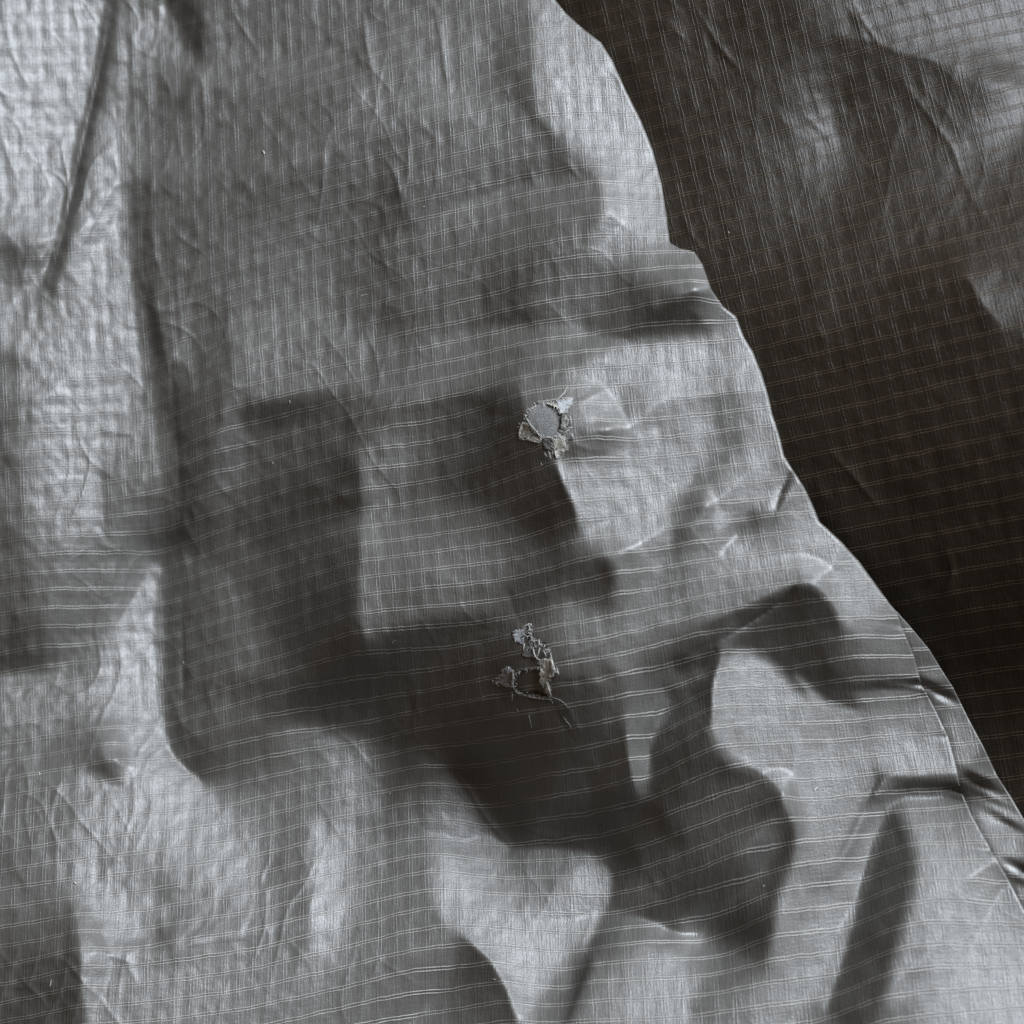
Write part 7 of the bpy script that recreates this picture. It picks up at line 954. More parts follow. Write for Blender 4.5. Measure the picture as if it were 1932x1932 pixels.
 -14,-14,-14,-14,-14,-14,-14,-14,-14,-14,-14,-14,-14,-14,-14,-14,-14,-14,-14,-14,-14,-14,-14,-14,-14,-14,-14,-14,-14,-14,-14,-13,-13,-13,-12,-12,-11,-11,-11,-10,-9,-9,-8,-7,-4,-1,4,8,
 8,8,8,8,8,8,7,3,5,3,3,5,7,6,5,4,4,4,4,4,3,2,-1,-2,-3,-3,-4,-3,-3,-3,0,0,0,0,0,0,0,0,0,0,0,0,0,0,0,0,0,0,
 0,0,0,0,0,0,0,0,0,0,-14,-14,-14,-14,-14,-14,-14,-14,-14,-14,-14,-14,-14,-14,-14,-14,-14,-14,-14,-14,-14,-14,-14,-14,-14,-14,-14,-14,-14,-14,-14,-14,-14,-14,-13,-13,-13,-12,
 -12,-11,-11,-11,-10,-10,-9,-9,-9,-8,-7,-5,-3,0,5,8,8,7,7,7,6,4,1,-1,-4,-4,-1,-1,-2,-2,-2,-2,-1,-1,-1,-1,-2,-3,-3,-3,-3,-3,-3,-3,-3,0,0,0,
 0,0,0,0,0,0,0,0,0,0,0,0,0,0,0,0,0,0,0,0,0,0,0,0,0,-14,-14,-14,-14,-14,-14,-14,-14,-14,-14,-14,-14,-14,-14,-14,-14,-14,-14,-14,-14,-14,-14,-14,
 -14,-14,-14,-14,-14,-14,-14,-14,-14,-14,-13,-13,-12,-12,-11,-11,-11,-10,-10,-9,-9,-9,-8,-8,-8,-7,-6,-4,-2,1,6,6,6,5,4,3,-1,-4,-9,-12,-11,-7,-7,-9,-10,-8,-8,-6,
 -5,-6,-6,-6,-5,-4,-4,-3,-3,-3,-3,-3,0,0,0,0,0,0,0,0,0,0,0,0,0,0,0,0,0,0,0,0,0,0,0,0,0,0,0,0,-14,-14,-14,-14,-14,-14,-14,-14,
 -14,-14,-14,-14,-14,-14,-14,-14,-14,-14,-14,-14,-14,-14,-14,-14,-14,-14,-14,-14,-14,-14,-14,-13,-13,-12,-12,-11,-11,-11,-10,-10,-10,-9,-9,-8,-8,-8,-8,-7,-7,-6,-5,-3,-1,1,4,3,
 2,1,0,-4,-11,-14,-14,-14,-14,-14,-14,-13,-13,-13,-11,-10,-10,-11,-9,-7,-5,-4,-4,-3,-3,-3,-3,0,0,0,0,0,0,0,0,0,0,0,0,0,0,0,0,0,0,0,0,0,
 0,0,0,0,0,0,0,0,-14,-14,-14,-14,-14,-14,-14,-14,-14,-14,-14,-14,-14,-14,-14,-14,-14,-14,-14,-14,-14,-14,-14,-14,-14,-14,-14,-14,-13,-13,-12,-12,-11,-11,-11,-10,-10,-10,-9,-9,
 -9,-8,-8,-8,-7,-7,-7,-6,-6,-5,-4,-3,-2,0,1,-1,-2,-4,-7,-14,-14,-14,-14,-14,-14,-14,-14,-14,-14,-14,-14,-14,-14,-12,-8,-6,-5,-4,-3,-3,-3,-3,0,0,0,0,0,0,
 0,0,0,0,0,0,0,0,0,0,0,0,0,0,0,0,0,0,0,0,0,0,0,-14,-14,-14,-14,-14,-14,-14,-14,-14,-14,-14,-14,-14,-14,-14,-14,-14,-14,-14,-14,-14,-14,-14,-14,-14,
 -14,-13,-13,-12,-12,-11,-11,-11,-10,-10,-10,-9,-9,-9,-8,-8,-8,-7,-7,-7,-7,-6,-6,-6,-5,-5,-4,-3,-3,-3,-5,-6,-8,-10,-14,-14,-14,-14,-14,-14,-14,-14,-14,-14,-14,-14,-14,-14,
 -14,-10,-7,-5,-4,-3,-3,-3,-3,0,0,0,0,0,0,0,0,0,0,0,0,0,0,0,0,0,0,0,0,0,0,0,0,0,0,0,0,0,-14,-14,-14,-14,-14,-14,-14,-14,-14,-14,
 -14,-14,-14,-14,-14,-14,-14,-14,-14,-14,-14,-14,-14,-14,-14,-13,-12,-12,-11,-11,-11,-10,-10,-10,-9,-9,-9,-8,-8,-8,-7,-7,-7,-7,-6,-6,-6,-6,-5,-5,-5,-4,-4,-5,-6,-9,-11,-12,
 -14,-14,-14,-14,-14,-14,-14,-14,-14,-14,-14,-14,-14,-14,-14,-14,-11,-8,-5,-4,-4,-3,-4,-4,0,0,0,0,0,0,0,0,0,0,0,0,0,0,0,0,0,0,0,0,0,0,0,0,
 0,0,0,0,0,-14,-14,-14,-14,-14,-14,-14,-14,-14,-14,-14,-14,-14,-14,-14,-14,-14,-14,-14,-14,-14,-14,-14,-13,-13,-12,-11,-11,-11,-10,-10,-10,-9,-9,-9,-8,-8,-8,-7,-7,-7,-7,-6,
 -6,-6,-6,-6,-5,-5,-5,-5,-4,-5,-5,-7,-11,-14,-14,-14,-14,-14,-14,-14,-14,-14,-14,-14,-14,-14,-14,-14,-14,-14,-14,-12,-8,-6,-4,-4,-4,-4,-4,0,0,0,0,0,0,0,0,0,
 0,0,0,0,0,0,0,0,0,0,0,0,0,0,0,0,0,0,0,0,-14,-14,-14,-14,-14,-14,-14,-14,-14,-14,-14,-14,-14,-14,-14,-14,-14,-14,-14,-14,-14,-14,-13,-12,-12,-11,-11,-10,
 -10,-9,-9,-9,-8,-8,-8,-8,-7,-7,-7,-7,-6,-6,-6,-6,-6,-5,-5,-5,-5,-5,-5,-4,-5,-6,-8,-11,-14,-14,-14,-14,-14,-14,-14,-14,-14,-14,-14,-14,-14,-14,-14,-14,-14,-14,-12,-8,
 -6,-5,-4,-4,-4,-4,0,0,0,0,0,0,0,0,0,0,0,0,0,0,0,0,0,0,0,0,0,0,0,0,0,0,0,0,0,0,0,-14,-14,-14,-14,-14,-14,-14,-14,-14,-14,-14,
 -14,-14,-14,-14,-14,-14,-14,-14,-14,-12,-11,-11,-10,-10,-10,-9,-9,-9,-8,-8,-8,-7,-7,-7,-7,-6,-6,-6,-6,-6,-5,-5,-5,-5,-5,-5,-5,-4,-4,-5,-6,-8,-11,-14,-14,-14,-14,-14,
 -14,-14,-14,-14,-14,-14,-14,-14,-14,-14,-14,-14,-14,-13,-9,-6,-5,-4,-4,-4,-4,0,0,0,0,0,0,0,0,0,0,0,0,0,0,0,0,0,0,0,0,0,0,0,0,0,0,0,
 0,0,0,0,0,-14,-14,-14,-14,-14,-14,-14,-14,-14,-14,-14,-14,-14,-14,-14,-14,-14,-14,-13,-12,-11,-10,-9,-9,-9,-9,-8,-8,-8,-7,-7,-7,-7,-6,-6,-6,-6,-6,-5,-5,-5,-5,-5,
 -5,-5,-5,-4,-4,-4,-5,-5,-7,-10,-14,-14,-14,-14,-14,-14,-14,-14,-14,-14,-14,-14,-14,-14,-14,-14,-14,-14,-12,-9,-7,-5,-5,-5,-5,-5,0,0,0,0,0,0,0,0,0,0,0,0,
 0,0,0,0,0,0,0,0,0,0,0,0,0,0,0,0,0,0,0,0,-14,-14,-14,-14,-14,-14,-14,-14,-14,-14,-14,-14,-14,-14,-14,-14,-14,-13,-12,-11,-10,-9,-9,-8,-8,-8,-8,-7,
 -7,-7,-7,-6,-6,-6,-6,-6,-6,-5,-5,-5,-5,-5,-5,-5,-5,-4,-4,-4,-4,-5,-5,-7,-9,-13,-14,-14,-14,-14,-14,-14,-14,-14,-14,-14,-14,-14,-14,-14,-14,-14,-14,-12,-9,-7,-6,-5,
 -5,-5,-5,0,0,0,0,0,0,0,0,0,0,0,0,0,0,0,0,0,0,0,0,0,0,0,0,0,0,0,0,0,0,0,0,0,-14,-14,-14,-14,-14,-14,-14,-14,-14,-14,-14,-14,
 -14,-14,-14,-14,-13,-11,-10,-9,-8,-8,-8,-8,-7,-7,-7,-7,-7,-6,-6,-6,-6,-6,-5,-5,-5,-5,-5,-5,-5,-5,-5,-4,-4,-4,-4,-4,-5,-5,-6,-8,-11,-14,-14,-14,-14,-14,-14,-14,
 -14,-14,-14,-14,-14,-14,-14,-14,-14,-14,-11,-8,-7,-6,-5,-5,-6,-6,0,0,0,0,0,0,0,0,0,0,0,0,0,0,0,0,0,0,0,0,0,0,0,0,0,0,0,0,0,0,
 0,0,0,-14,-14,-14,-14,-14,-14,-14,-14,-14,-14,-14,-14,-14,-14,-14,-13,-12,-10,-9,-8,-8,-7,-7,-7,-7,-7,-7,-6,-6,-6,-6,-6,-5,-5,-5,-5,-5,-5,-5,-5,-5,-5,-5,-4,-4,
 -4,-4,-4,-5,-5,-6,-7,-10,-13,-14,-14,-14,-14,-14,-14,-14,-14,-14,-14,-14,-14,-14,-14,-14,-14,-10,-8,-7,-6,-6,-6,-6,-6,0,0,0,0,0,0,0,0,0,0,0,0,0,0,0,
 0,0,0,0,0,0,0,0,0,0,0,0,0,0,0,0,0,0,0,-14,-14,-14,-14,-14,-14,-14,-14,-14,-14,-14,-14,-14,-14,-13,-11,-9,-8,-7,-7,-7,-7,-7,-7,-6,-6,-6,-6,-6,
 -6,-5,-5,-5,-5,-5,-5,-5,-5,-5,-5,-5,-5,-5,-5,-5,-5,-5,-5,-5,-6,-7,-8,-11,-14,-14,-14,-14,-14,-14,-14,-14,-14,-14,-14,-14,-14,-14,-14,-12,-10,-8,-7,-7,-6,-6,-7,-7,
 0,0,0,0,0,0,0,0,0,0,0,0,0,0,0,0,0,0,0,0,0,0,0,0,0,0,0,0,0,0,0,0,0,0,0,-14,-14,-14,-14,-14,-14,-14,-14,-14,-14,-14,-14,-14,
 -12,-10,-9,-7,-7,-6,-6,-6,-6,-6,-6,-6,-6,-6,-5,-5,-5,-5,-5,-5,-5,-5,-5,-5,-5,-5,-5,-5,-5,-5,-5,-5,-5,-5,-5,-5,-6,-7,-9,-12,-14,-14,-14,-14,-14,-14,-14,-14,
 -14,-14,-14,-14,-14,-14,-11,-9,-8,-7,-7,-7,-7,-7,-7,0,0,0,0,0,0,0,0,0,0,0,0,0,0,0,0,0,0,0,0,0,0,0,0,0,0,0,0,0,0,0,0,0,
 0,0,-14,-14,-14,-14,-14,-14,-14,-14,-14,-14,-14,-14,-13,-11,-10,-8,-7,-6,-6,-6,-6,-6,-6,-6,-6,-6,-5,-5,-5,-5,-5,-5,-5,-5,-5,-5,-5,-5,-5,-5,-5,-5,-5,-5,-5,-5,
 -5,-5,-6,-6,-7,-8,-10,-12,-14,-14,-14,-14,-14,-14,-14,-14,-14,-14,-14,-14,-12,-10,-9,-8,-8,-8,-8,-8,-8,-8,0,0,0,0,0,0,0,0,0,0,0,0,0,0,0,0,0,0,
 0,0,0,0,0,0,0,0,0,0,0,0,0,0,0,0,0,0,-14,-14,-14,-14,-14,-14,-14,-14,-14,-14,-14,-12,-11,-9,-7,-6,-5,-5,-5,-5,-6,-6,-6,-5,-5,-5,-5,-5,-5,-5,
 -5,-5,-5,-5,-5,-5,-5,-5,-5,-5,-5,-5,-5,-5,-5,-5,-5,-6,-6,-7,-7,-8,-10,-12,-14,-14,-14,-14,-14,-14,-14,-14,-14,-14,-12,-11,-10,-9,-8,-8,-8,-8,-8,-8,-8,0,0,0,
 0,0,0,0,0,0,0,0,0,0,0,0,0,0,0,0,0,0,0,0,0,0,0,0,0,0,0,0,0,0,0,0,0,-14,-14,-14,-14,-14,-14,-14,-14,-14,-14,-13,-11,-10,-8,-6,
 -5,-4,-4,-4,-5,-6,-5,-5,-5,-5,-5,-5,-5,-5,-5,-5,-5,-5,-5,-5,-5,-5,-5,-5,-5,-5,-5,-5,-5,-6,-6,-6,-6,-6,-7,-7,-8,-9,-10,-11,-13,-14,-14,-14,-14,-14,-14,-13,
 -12,-11,-10,-9,-9,-9,-9,-9,-9,-9,-9,-9,0,0,0,0,0,0,0,0,0,0,0,0,0,0,0,0,0,0,0,0,0,0,0,0,0,0,0,0,0,0,0,0,0,0,0,0,
 0,-14,-14,-14,-14,-14,-14,-14,-14,-14,-12,-10,-9,-7,-5,-4,-4,-3,-4,-5,-5,-5,-5,-5,-5,-5,-5,-5,-5,-5,-5,-5,-5,-5,-5,-5,-5,-5,-5,-5,-6,-6,-6,-6,-6,-6,-6,-6,
 -6,-7,-7,-8,-8,-9,-10,-11,-11,-12,-12,-12,-12,-12,-11,-11,-10,-10,-9,-9,-9,-9,-9,-9,-10,-10,-10,0,0,0,0,0,0,0,0,0,0,0,0,0,0,0,0,0,0,0,0,0,
 0,0,0,0,0,0,0,0,0,0,0,0,0,0,0,0,-14,-14,-14,-14,-14,-14,-14,-14,-13,-11,-9,-8,-6,-4,-3,-3,-3,-3,-4,-5,-5,-5,-5,-5,-5,-5,-5,-5,-5,-5,-5,-5,
 -5,-5,-5,-5,-5,-6,-6,-6,-6,-6,-6,-6,-6,-7,-7,-7,-7,-7,-8,-8,-8,-9,-9,-10,-10,-11,-11,-11,-11,-10,-10,-10,-10,-10,-10,-10,-10,-10,-10,-10,-10,-10,0,0,0,0,0,0,
 0,0,0,0,0,0,0,0,0,0,0,0,0,0,0,0,0,0,0,0,0,0,0,0,0,0,0,0,0,0,0,-14,-14,-14,-14,-14,-14,-14,-13,-11,-9,-8,-6,-4,-3,-2,-1,-2,
 -2,-4,-4,-4,-5,-5,-5,-5,-5,-5,-5,-5,-5,-5,-5,-5,-5,-5,-6,-6,-6,-6,-6,-6,-6,-6,-7,-7,-7,-7,-7,-7,-8,-8,-8,-8,-9,-9,-9,-10,-10,-10,-10,-10,-10,-10,-10,-10,
 -10,-10,-10,-10,-11,-11,-11,-11,-11,0,0,0,0,0,0,0,0,0,0,0,0,0,0,0,0,0,0,0,0,0,0,0,0,0,0,0,0,0,0,0,0,0,0,0,0,0,0,-14,
 -14,-14,-14,-14,-13,-10,-8,-7,-5,-4,-2,-1,0,0,0,-1,-3,-4,-4,-4,-4,-4,-4,-4,-5,-5,-5,-5,-5,-5,-5,-5,-6,-6,-6,-6,-6,-6,-6,-7,-7,-7,-7,-7,-7,-8,-8,-8,
 -8,-8,-9,-9,-9,-9,-10,-10,-10,-10,-10,-10,-10,-11,-11,-11,-11,-11,-11,-11,-11,-12,-12,-12,0,0,0,0,0,0,0,0,0,0,0,0,0,0,0,0,0,0,0,0,0,0,0,0,
 0,0,0,0,0,0,0,0,0,0,0,0,0,0,-14,-14,-14,-14,-14,-10,-7,-5,-4,-3,-2,-1,1,2,1,1,-1,-2,-4,-4,-4,-4,-4,-4,-4,-5,-5,-5,-5,-5,-5,-5,-6,-6,
 -6,-6,-6,-6,-7,-7,-7,-7,-7,-8,-8,-8,-8,-8,-9,-9,-9,-9,-9,-10,-10,-10,-10,-10,-10,-11,-11,-11,-11,-11,-11,-11,-12,-12,-12,-12,-12,-12,-13,0,0,0,0,0,0,0,0,0,
 0,0,0,0,0,0,0,0,0,0,0,0,0,0,0,0,0,0,0,0,0,0,0,0,0,0,0,0,0,-14,-14,-14,-14,-10,-7,-4,-3,-2,-1,0,1,3,3,3,2,0,-2,-3,
 -4,-4,-4,-4,-4,-4,-5,-5,-5,-5,-5,-6,-6,-6,-6,-6,-7,-7,-7,-7,-7,-7,-8,-8,-8,-8,-8,-9,-9,-9,-9,-9,-10,-10,-10,-10,-10,-11,-11,-11,-11,-11,-12,-12,-12,-12,-12,-12,
 -12,-13,-13,-13,-13,-13,0,0,0,0,0,0,0,0,0,0,0,0,0,0,0,0,0,0,0,0,0,0,0,0,0,0,0,0,0,0,0,0,0,0,0,0,0,0,-14,-14,-14,-12,
 -7,-4,-2,0,0,1,2,3,4,5,4,3,1,-2,-3,-4,-4,-4,-4,-4,-5,-5,-5,-5,-5,-6,-6,-6,-6,-7,-7,-7,-7,-7,-8,-8,-8,-8,-8,-9,-9,-9,-9,-9,-10,-10,-10,-10,
 -11,-11,-11,-11,-11,-11,-12,-12,-12,-12,-12,-13,-13,-13,-13,-13,-13,-14,-14,-14,-14,0,0,0,0,0,0,0,0,0,0,0,0,0,0,0,0,0,0,0,0,0,0,0,0,0,0,0,
 0,0,0,0,0,0,0,0,0,0,0,0,-14,-14,-8,-3,-1,1,2,3,3,4,5,6,6,5,4,1,-1,-3,-4,-4,-4,-4,-5,-5,-5,-5,-6,-6,-6,-6,-7,-7,-7,-7,-7,-8,
 -8,-8,-8,-9,-9,-9,-9,-9,-10,-10,-10,-10,-11,-11,-11,-11,-11,-12,-12,-12,-12,-12,-13,-13,-13,-13,-13,-13,-14,-14,-14,-14,-14,-14,-14,-14,0,0,0,0,0,0,0,0,0,0,0,0,
 0,0,0,0,0,0,0,0,0,0,0,0,0,0,0,0,0,0,0,0,0,0,0,0,0,0,0,0,-11,-4,0,2,4,5,4,4,5,6,7,7,6,4,1,-2,-4,-4,-4,-5,
 -5,-5,-5,-6,-6,-6,-6,-7,-7,-7,-7,-8,-8,-8,-8,-9,-9,-9,-9,-10,-10,-10,-10,-10,-11,-11,-11,-11,-12,-12,-12,-12,-12,-13,-13,-13,-13,-13,-14,-14,-14,-14,-14,-14,-14,-14,-14,-14,
 -14,-14,-14,0,0,0,0,0,0,0,0,0,0,0,0,0,0,0,0,0,0,0,0,0,0,0,0,0,0,0,0,0,0,0,0,0,0,0,0,0,0,0,0,-4,0,1,3,5,
 6,5,5,6,7,8,8,6,4,1,-2,-4,-5,-5,-5,-6,-6,-6,-6,-7,-7,-7,-7,-8,-8,-8,-8,-9,-9,-9,-9,-10,-10,-10,-10,-11,-11,-11,-11,-12,-12,-12,-12,-12,-13,-13,-13,-13,
 -13,-14,-14,-14,-14,-14,-14,-14,-14,-14,-14,-14,-14,-14,-14,-14,-14,-14,0,0,0,0,0,0,0,0,0,0,0,0,0,0,0,0,0,0,0,0,0,0,0,0,0,0,0,0,0,0,
 0,0,0,0,0,0,0,0,0,0,0,0,2,4,6,6,6,5,6,7,8,8,6,4,1,-3,-5,-6,-6,-6,-7,-7,-7,-7,-8,-8,-8,-8,-9,-9,-9,-9,-10,-10,-10,-10,-11,-11,
 -11,-11,-12,-12,-12,-12,-12,-13,-13,-13,-13,-14,-14,-14,-14,-14,-14,-14,-14,-14,-14,-14,-14,-14,-14,-14,-14,-14,-14,-14,-14,-14,-14,0,0,0,0,0,0,0,0,0,0,0,0,0,0,0,
 0,0,0,0,0,0,0,0,0,0,0,0,0,0,0,0,0,0,0,0,0,0,0,0,0,0,-2,3,5,6,7,6,5,6,7,9,8,6,4,0,-4,-7,-7,-7,-7,-8,-8,-8,
 -8,-9,-9,-9,-10,-10,-10,-10,-11,-11,-11,-11,-11,-12,-12,-12,-12,-13,-13,-13,-13,-14,-14,-14,-14,-14,-14,-14,-14,-14,-14,-14,-14,-14,-14,-14,-14,-14,-14,-14,-14,-14,-14,-14,-14,-14,-14,-14,
 0,0,0,0,0,0,0,0,0,0,0,0,0,0,0,0,0,0,0,0,0,0,0,0,0,0,0,0,0,0,0,0,0,0,0,0,0,0,0,0,0,0,5,7,8,8,6,6,
 6,8,9,9,6,3,-1,-5,-8,-8,-8,-9,-9,-9,-10,-10,-10,-10,-11,-11,-11,-11,-12,-12,-12,-12,-12,-13,-13,-13,-13,-14,-14,-14,-14,-14,-14,-14,-14,-14,-14,-14,-14,-14,-14,-14,-14,-14,
 -14,-14,-14,-14,-14,-14,-14,-14,-14,-14,-14,-14,-14,-14,-14,0,0,0,0,0,0,0,0,0,0,0,0,0,0,0,0,0,0,0,0,0,0,0,0,0,0,0,0,0,0,0,0,0,
 0,0,0,0,0,0,0,0,0,0,3,7,7,5,5,6,8,9,9,6,2,-2,-6,-9,-10,-10,-10,-11,-11,-11,-11,-12,-12,-12,-12,-12,-13,-13,-13,-13,-14,-14,-14,-14,-14,-14,-14,-14,
 -14,-14,-14,-14,-14,-14,-14,-14,-14,-14,-14,-14,-14,-14,-14,-14,-14,-14,-14,-14,-14,-14,-14,-14,-14,-14,-14,-14,-14,-14,0,0,0,0,0,0,0,0,0,0,0,0,0,0,0,0,0,0,
 0,0,0,0,0,0,0,0,0,0,0,0,0,0,0,0,0,0,0,0,0,0,0,0,0,0,8,7,4,4,5,8,9,8,5,1,-3,-8,-11,-12,-12,-12,-12,-13,-13,-13,-13,-13,
 -14,-14,-14,-14,-14,-14,-14,-14,-14,-14,-14,-14,-14,-14,-14,-14,-14,-14,-14,-14,-14,-14,-14,-14,-14,-14,-14,-14,-14,-14,-14,-14,-14,-14,-14,-14,-14,-14,-14,-14,-14,-14,-14,-14,-14,0,0,0,
 0,0,0,0,0,0,0,0,0,0,0,0,0,0,0,0,0,0,0,0,0,0,0,0,0,0,0,0,0,0,0,0,0,0,0,0,0,0,0,0,0,0,4,2,2,4,7,9,
 7,4,0,-5,-10,-13,-14,-14,-14,-14,-14,-14,-14,-14,-14,-14,-14,-14,-14,-14,-14,-14,-14,-14,-14,-14,-14,-14,-14,-14,-14,-14,-14,-14,-14,-14,-14,-14,-14,-14,-14,-14,-14,-14,-14,-14,-14,-14,
 -14,-14,-14,-14,-14,-14,-14,-14,-14,-14,-14,-14,0,0,0,0,0,0,0,0,0,0,0,0,0,0,0,0,0,0,0,0,0,0,0,0,0,0,0,0,0,0,0,0,0,0,0,0,
 0,0,0,0,0,0,0,0,0,-4,-1,1,5,8,9,7,3,-2,-7,-13,-14,-14,-14,-14,-14,-14,-14,-14,-14,-14,-14,-14,-14,-14,-14,-14,-14,-14,-14,-14,-14,-14,-14,-14,-14,-14,-14,-14,
 -14,-14,-14,-14,-14,-14,-14,-14,-14,-14,-14,-14,-14,-14,-14,-14,-14,-14,-14,-14,-14,-14,-14,-14,-14,-14,-14,0,0,0,0,0,0,0,0,0,0,0,0,0,0,0,0,0,0,0,0,0,
 0,0,0,0,0,0,0,0,0,0,0,0,0,0,0,0,0,0,0,0,0,0,0,0,0,-2,4,7,9,9,6,1,-5,-10,-14,-14,-14,-14,-14,-14,-14,-14,-14,-14,-14,-14,-14,-14,
 -14,-14,-14,-14,-14,-14,-14,-14,-14,-14,-14,-14,-14,-14,-14,-14,-14,-14,-14,-14,-14,-14,-14,-14,-14,-14,-14,-14,-14,-14,-14,-14,-14,-14,-14,-14,-14,-14,-14,-14,-14,-14,0,0,0,0,0,0,
 0,0,0,0,0,0,0,0,0,0,0,0,0,0,0,0,0,0,0,0,0,0,0,0,0,0,0,0,0,0,0,0,0,0,0,0,0,0,0,0,0,7,9,10,8,3,-2,-8,
 -13,-14,-14,-14,-14,-14,-14,-14,-14,-14,-14,-14,-14,-14,-14,-14,-14,-14,-14,-14,-14,-14,-14,-14,-14,-14,-14,-14,-14,-14,-14,-14,-14,-14,-14,-14,-14,-14,-14,-14,-14,-14,-14,-14,-14,-14,-14,-14,
 -14,-14,-14,-14,-14,-14,-14,-14,-14,0,0,0,0,0,0,0,0,0,0,0,0,0,0,0,0,0,0,0,0,0,0,0,0,0,0,0,0,0,0,0,0,0,0,0,0,0,0,0,
 0,0,0,0,0,0,0,0,0,6,6,5,-1,-6,-12,-14,-14,-14,-14,-14,-14,-14,-14,-14,-14,-14,-14,-14,-14,-14,-14,-14,-14,-14,-14,-14,-14,-14,-14,-14,-14,-14,-14,-14,-14,-14,-14,-14,
 -14,-14,-14,-14,-14,-14,-14,-14,-14,-14,-14,-14,-14,-14,-14,-14,-14,-14,-14,-14,-14,-14,-14,-14,0,0,0,0,0,0,0,0,0,0,0,0,0,0,0,0,0,0,0,0,0,0,0,0,
 0,0,0,0,0,0,0,0,0,0,0,0,0,0,0,0,0,0,0,0,0,0,0,0,0,0,1,-5,-11,-14,-14,-14,-14,-14,-14,-14,-14,-14,-14,-14,-14,-14,-14,-14,-14,-14,-14,-14,
 -14,-14,-14,-14,-14,-14,-14,-14,-14,-14,-14,-14,-14,-14,-14,-14,-14,-14,-14,-14,-14,-14,-14,-14,-14,-14,-14,-14,-14,-14,-14,-14,-14,-14,-14,-14,-14,-14,-14,0,0,0,0,0,0,0,0,0,
 0,0,0,0,0,0,0,0,0,0,0,0,0,0,0,0,0,0,0,0,0,0,0,0,0,0,0,0,0,0,0,0,0,0,0,0,0,0,0,0,0,-2,-10,-14,-14,-14,-14,-14,
 -14,-14,-14,-14,-14,-14,-14,-14,-14,-14,-14,-14,-14,-14,-14,-14,-14,-14,-14,-14,-14,-14,-14,-14,-14,-14,-14,-14,-14,-14,-14,-14,-14,-14,-14,-14,-14,-14,-14,-14,-14,-14,-14,-14,-14,-14,-14,-14,
 -14,-14,-14,-14,-14,-14,0,0,0,0,0,0,0,0,0,0,0,0,0,0,0,0,0,0,0,0,0,0,0,0,0,0,0,0,0,0,0,0,0,0,0,0,0,0,0,0,0,0,
 0,0,0,0,0,0,0,0,-9,-14,-14,-14,-14,-14,-14,-14,-14,-14,-14,-14,-14,-14,-14,-14,-14,-14,-14,-14,-14,-14,-14,-14,-14,-14,-14,-14,-14,-14,-14,-14,-14,-14,-14,-14,-14,-14,-14,-14,
 -14,-14,-14,-14,-14,-14,-14,-14,-14,-14,-14,-14,-14,-14,-14,-14,-14,-14,-14,-14,-14,0,0,0,0,0,0,0,0,0,0,0,0,0,0,0,0,0,0,0,0,0,0,0,0,0,0,0,
 0,0,0,0,0,0,0,0,0,0,0,0,0,0,0,0,0,0,0,0,0,0,0,0,-14,-14,-14,-14,-14,-14,-14,-14,-14,-14,-14,-14,-14,-14,-14,-14,-14,-14,-14,-14,-14,-14,-14,-14,
 -14,-14,-14,-14,-14,-14,-14,-14,-14,-14,-14,-14,-14,-14,-14,-14,-14,-14,-14,-14,-14,-14,-14,-14,-14,-14,-14,-14,-14,-14,-14,-14,-14,-14,-14,-14,0,0,0,0,0,0,0,0,0,0,0,0,
 0,0,0,0,0,0,0,0,0,0,0,0,0,0,0,0,0,0,0,0,0,0,0,0,0,0,0,0,0,0,0,0,0,0,0,0,0,0,0,0,-14,-14,-14,-14,-14,-14,-14,-14,
 -14,-14,-14,-14,-14,-14,-14,-14,-14,-14,-14,-14,-14,-14,-14,-14,-14,-14,-14,-14,-14,-14,-14,-14,-14,-14,-14,-14,-14,-14,-14,-14,-14,-14,-14,-14,-14,-14,-14,-14,-14,-14,-14,-14,-14,-14,-14,-14,
 -14,-14,-14,0,0,0,0,0,0,0,0,0,0,0,0,0,0,0,0,0,0,0,0,0,0,0,0,0,0,0,0,0,0,0,0,0,0,0,0,0,0,0,0,0,0,0,0,0,
 0,0,0,0,0,0,0,-14,-14,-14,-14,-14,-14,-14,-14,-14,-14,-14,-14,-14,-14,-14,-14,-14,-14,-14,-14,-14,-14,-14,-14,-14,-14,-14,-14,-14,-14,-14,-14,-14,-14,-14,-14,-14,-14,-14,-14,-14,
 -14,-14,-14,-14,-14,-14,-14,-14,-14,-14,-14,-14,-14,-14,-14,-14,-14,-14,0,0,0,0,0,0,0,0,0,0,0,0,0,0,0,0,0,0,0,0,0,0,0,0,0,0,0,0,0,0,
 0,0,0,0,0,0,0,0,0,0,0,0,0,0,0,0,0,0,0,0,0,0,0,-14,-14,-14,-14,-14,-14,-14,-14,-14,-14,-14,-14,-14,-14,-14,-14,-14,-14,-14,-14,-14,-14,-14,-14,-14,
 -14,-14,-14,-14,-14,-14,-14,-14,-14,-14,-14,-14,-14,-14,-14,-14,-14,-14,-14,-14,-14,-14,-14,-14,-14,-14,-14,-14,-14,-14,-14,-14,-14,
]
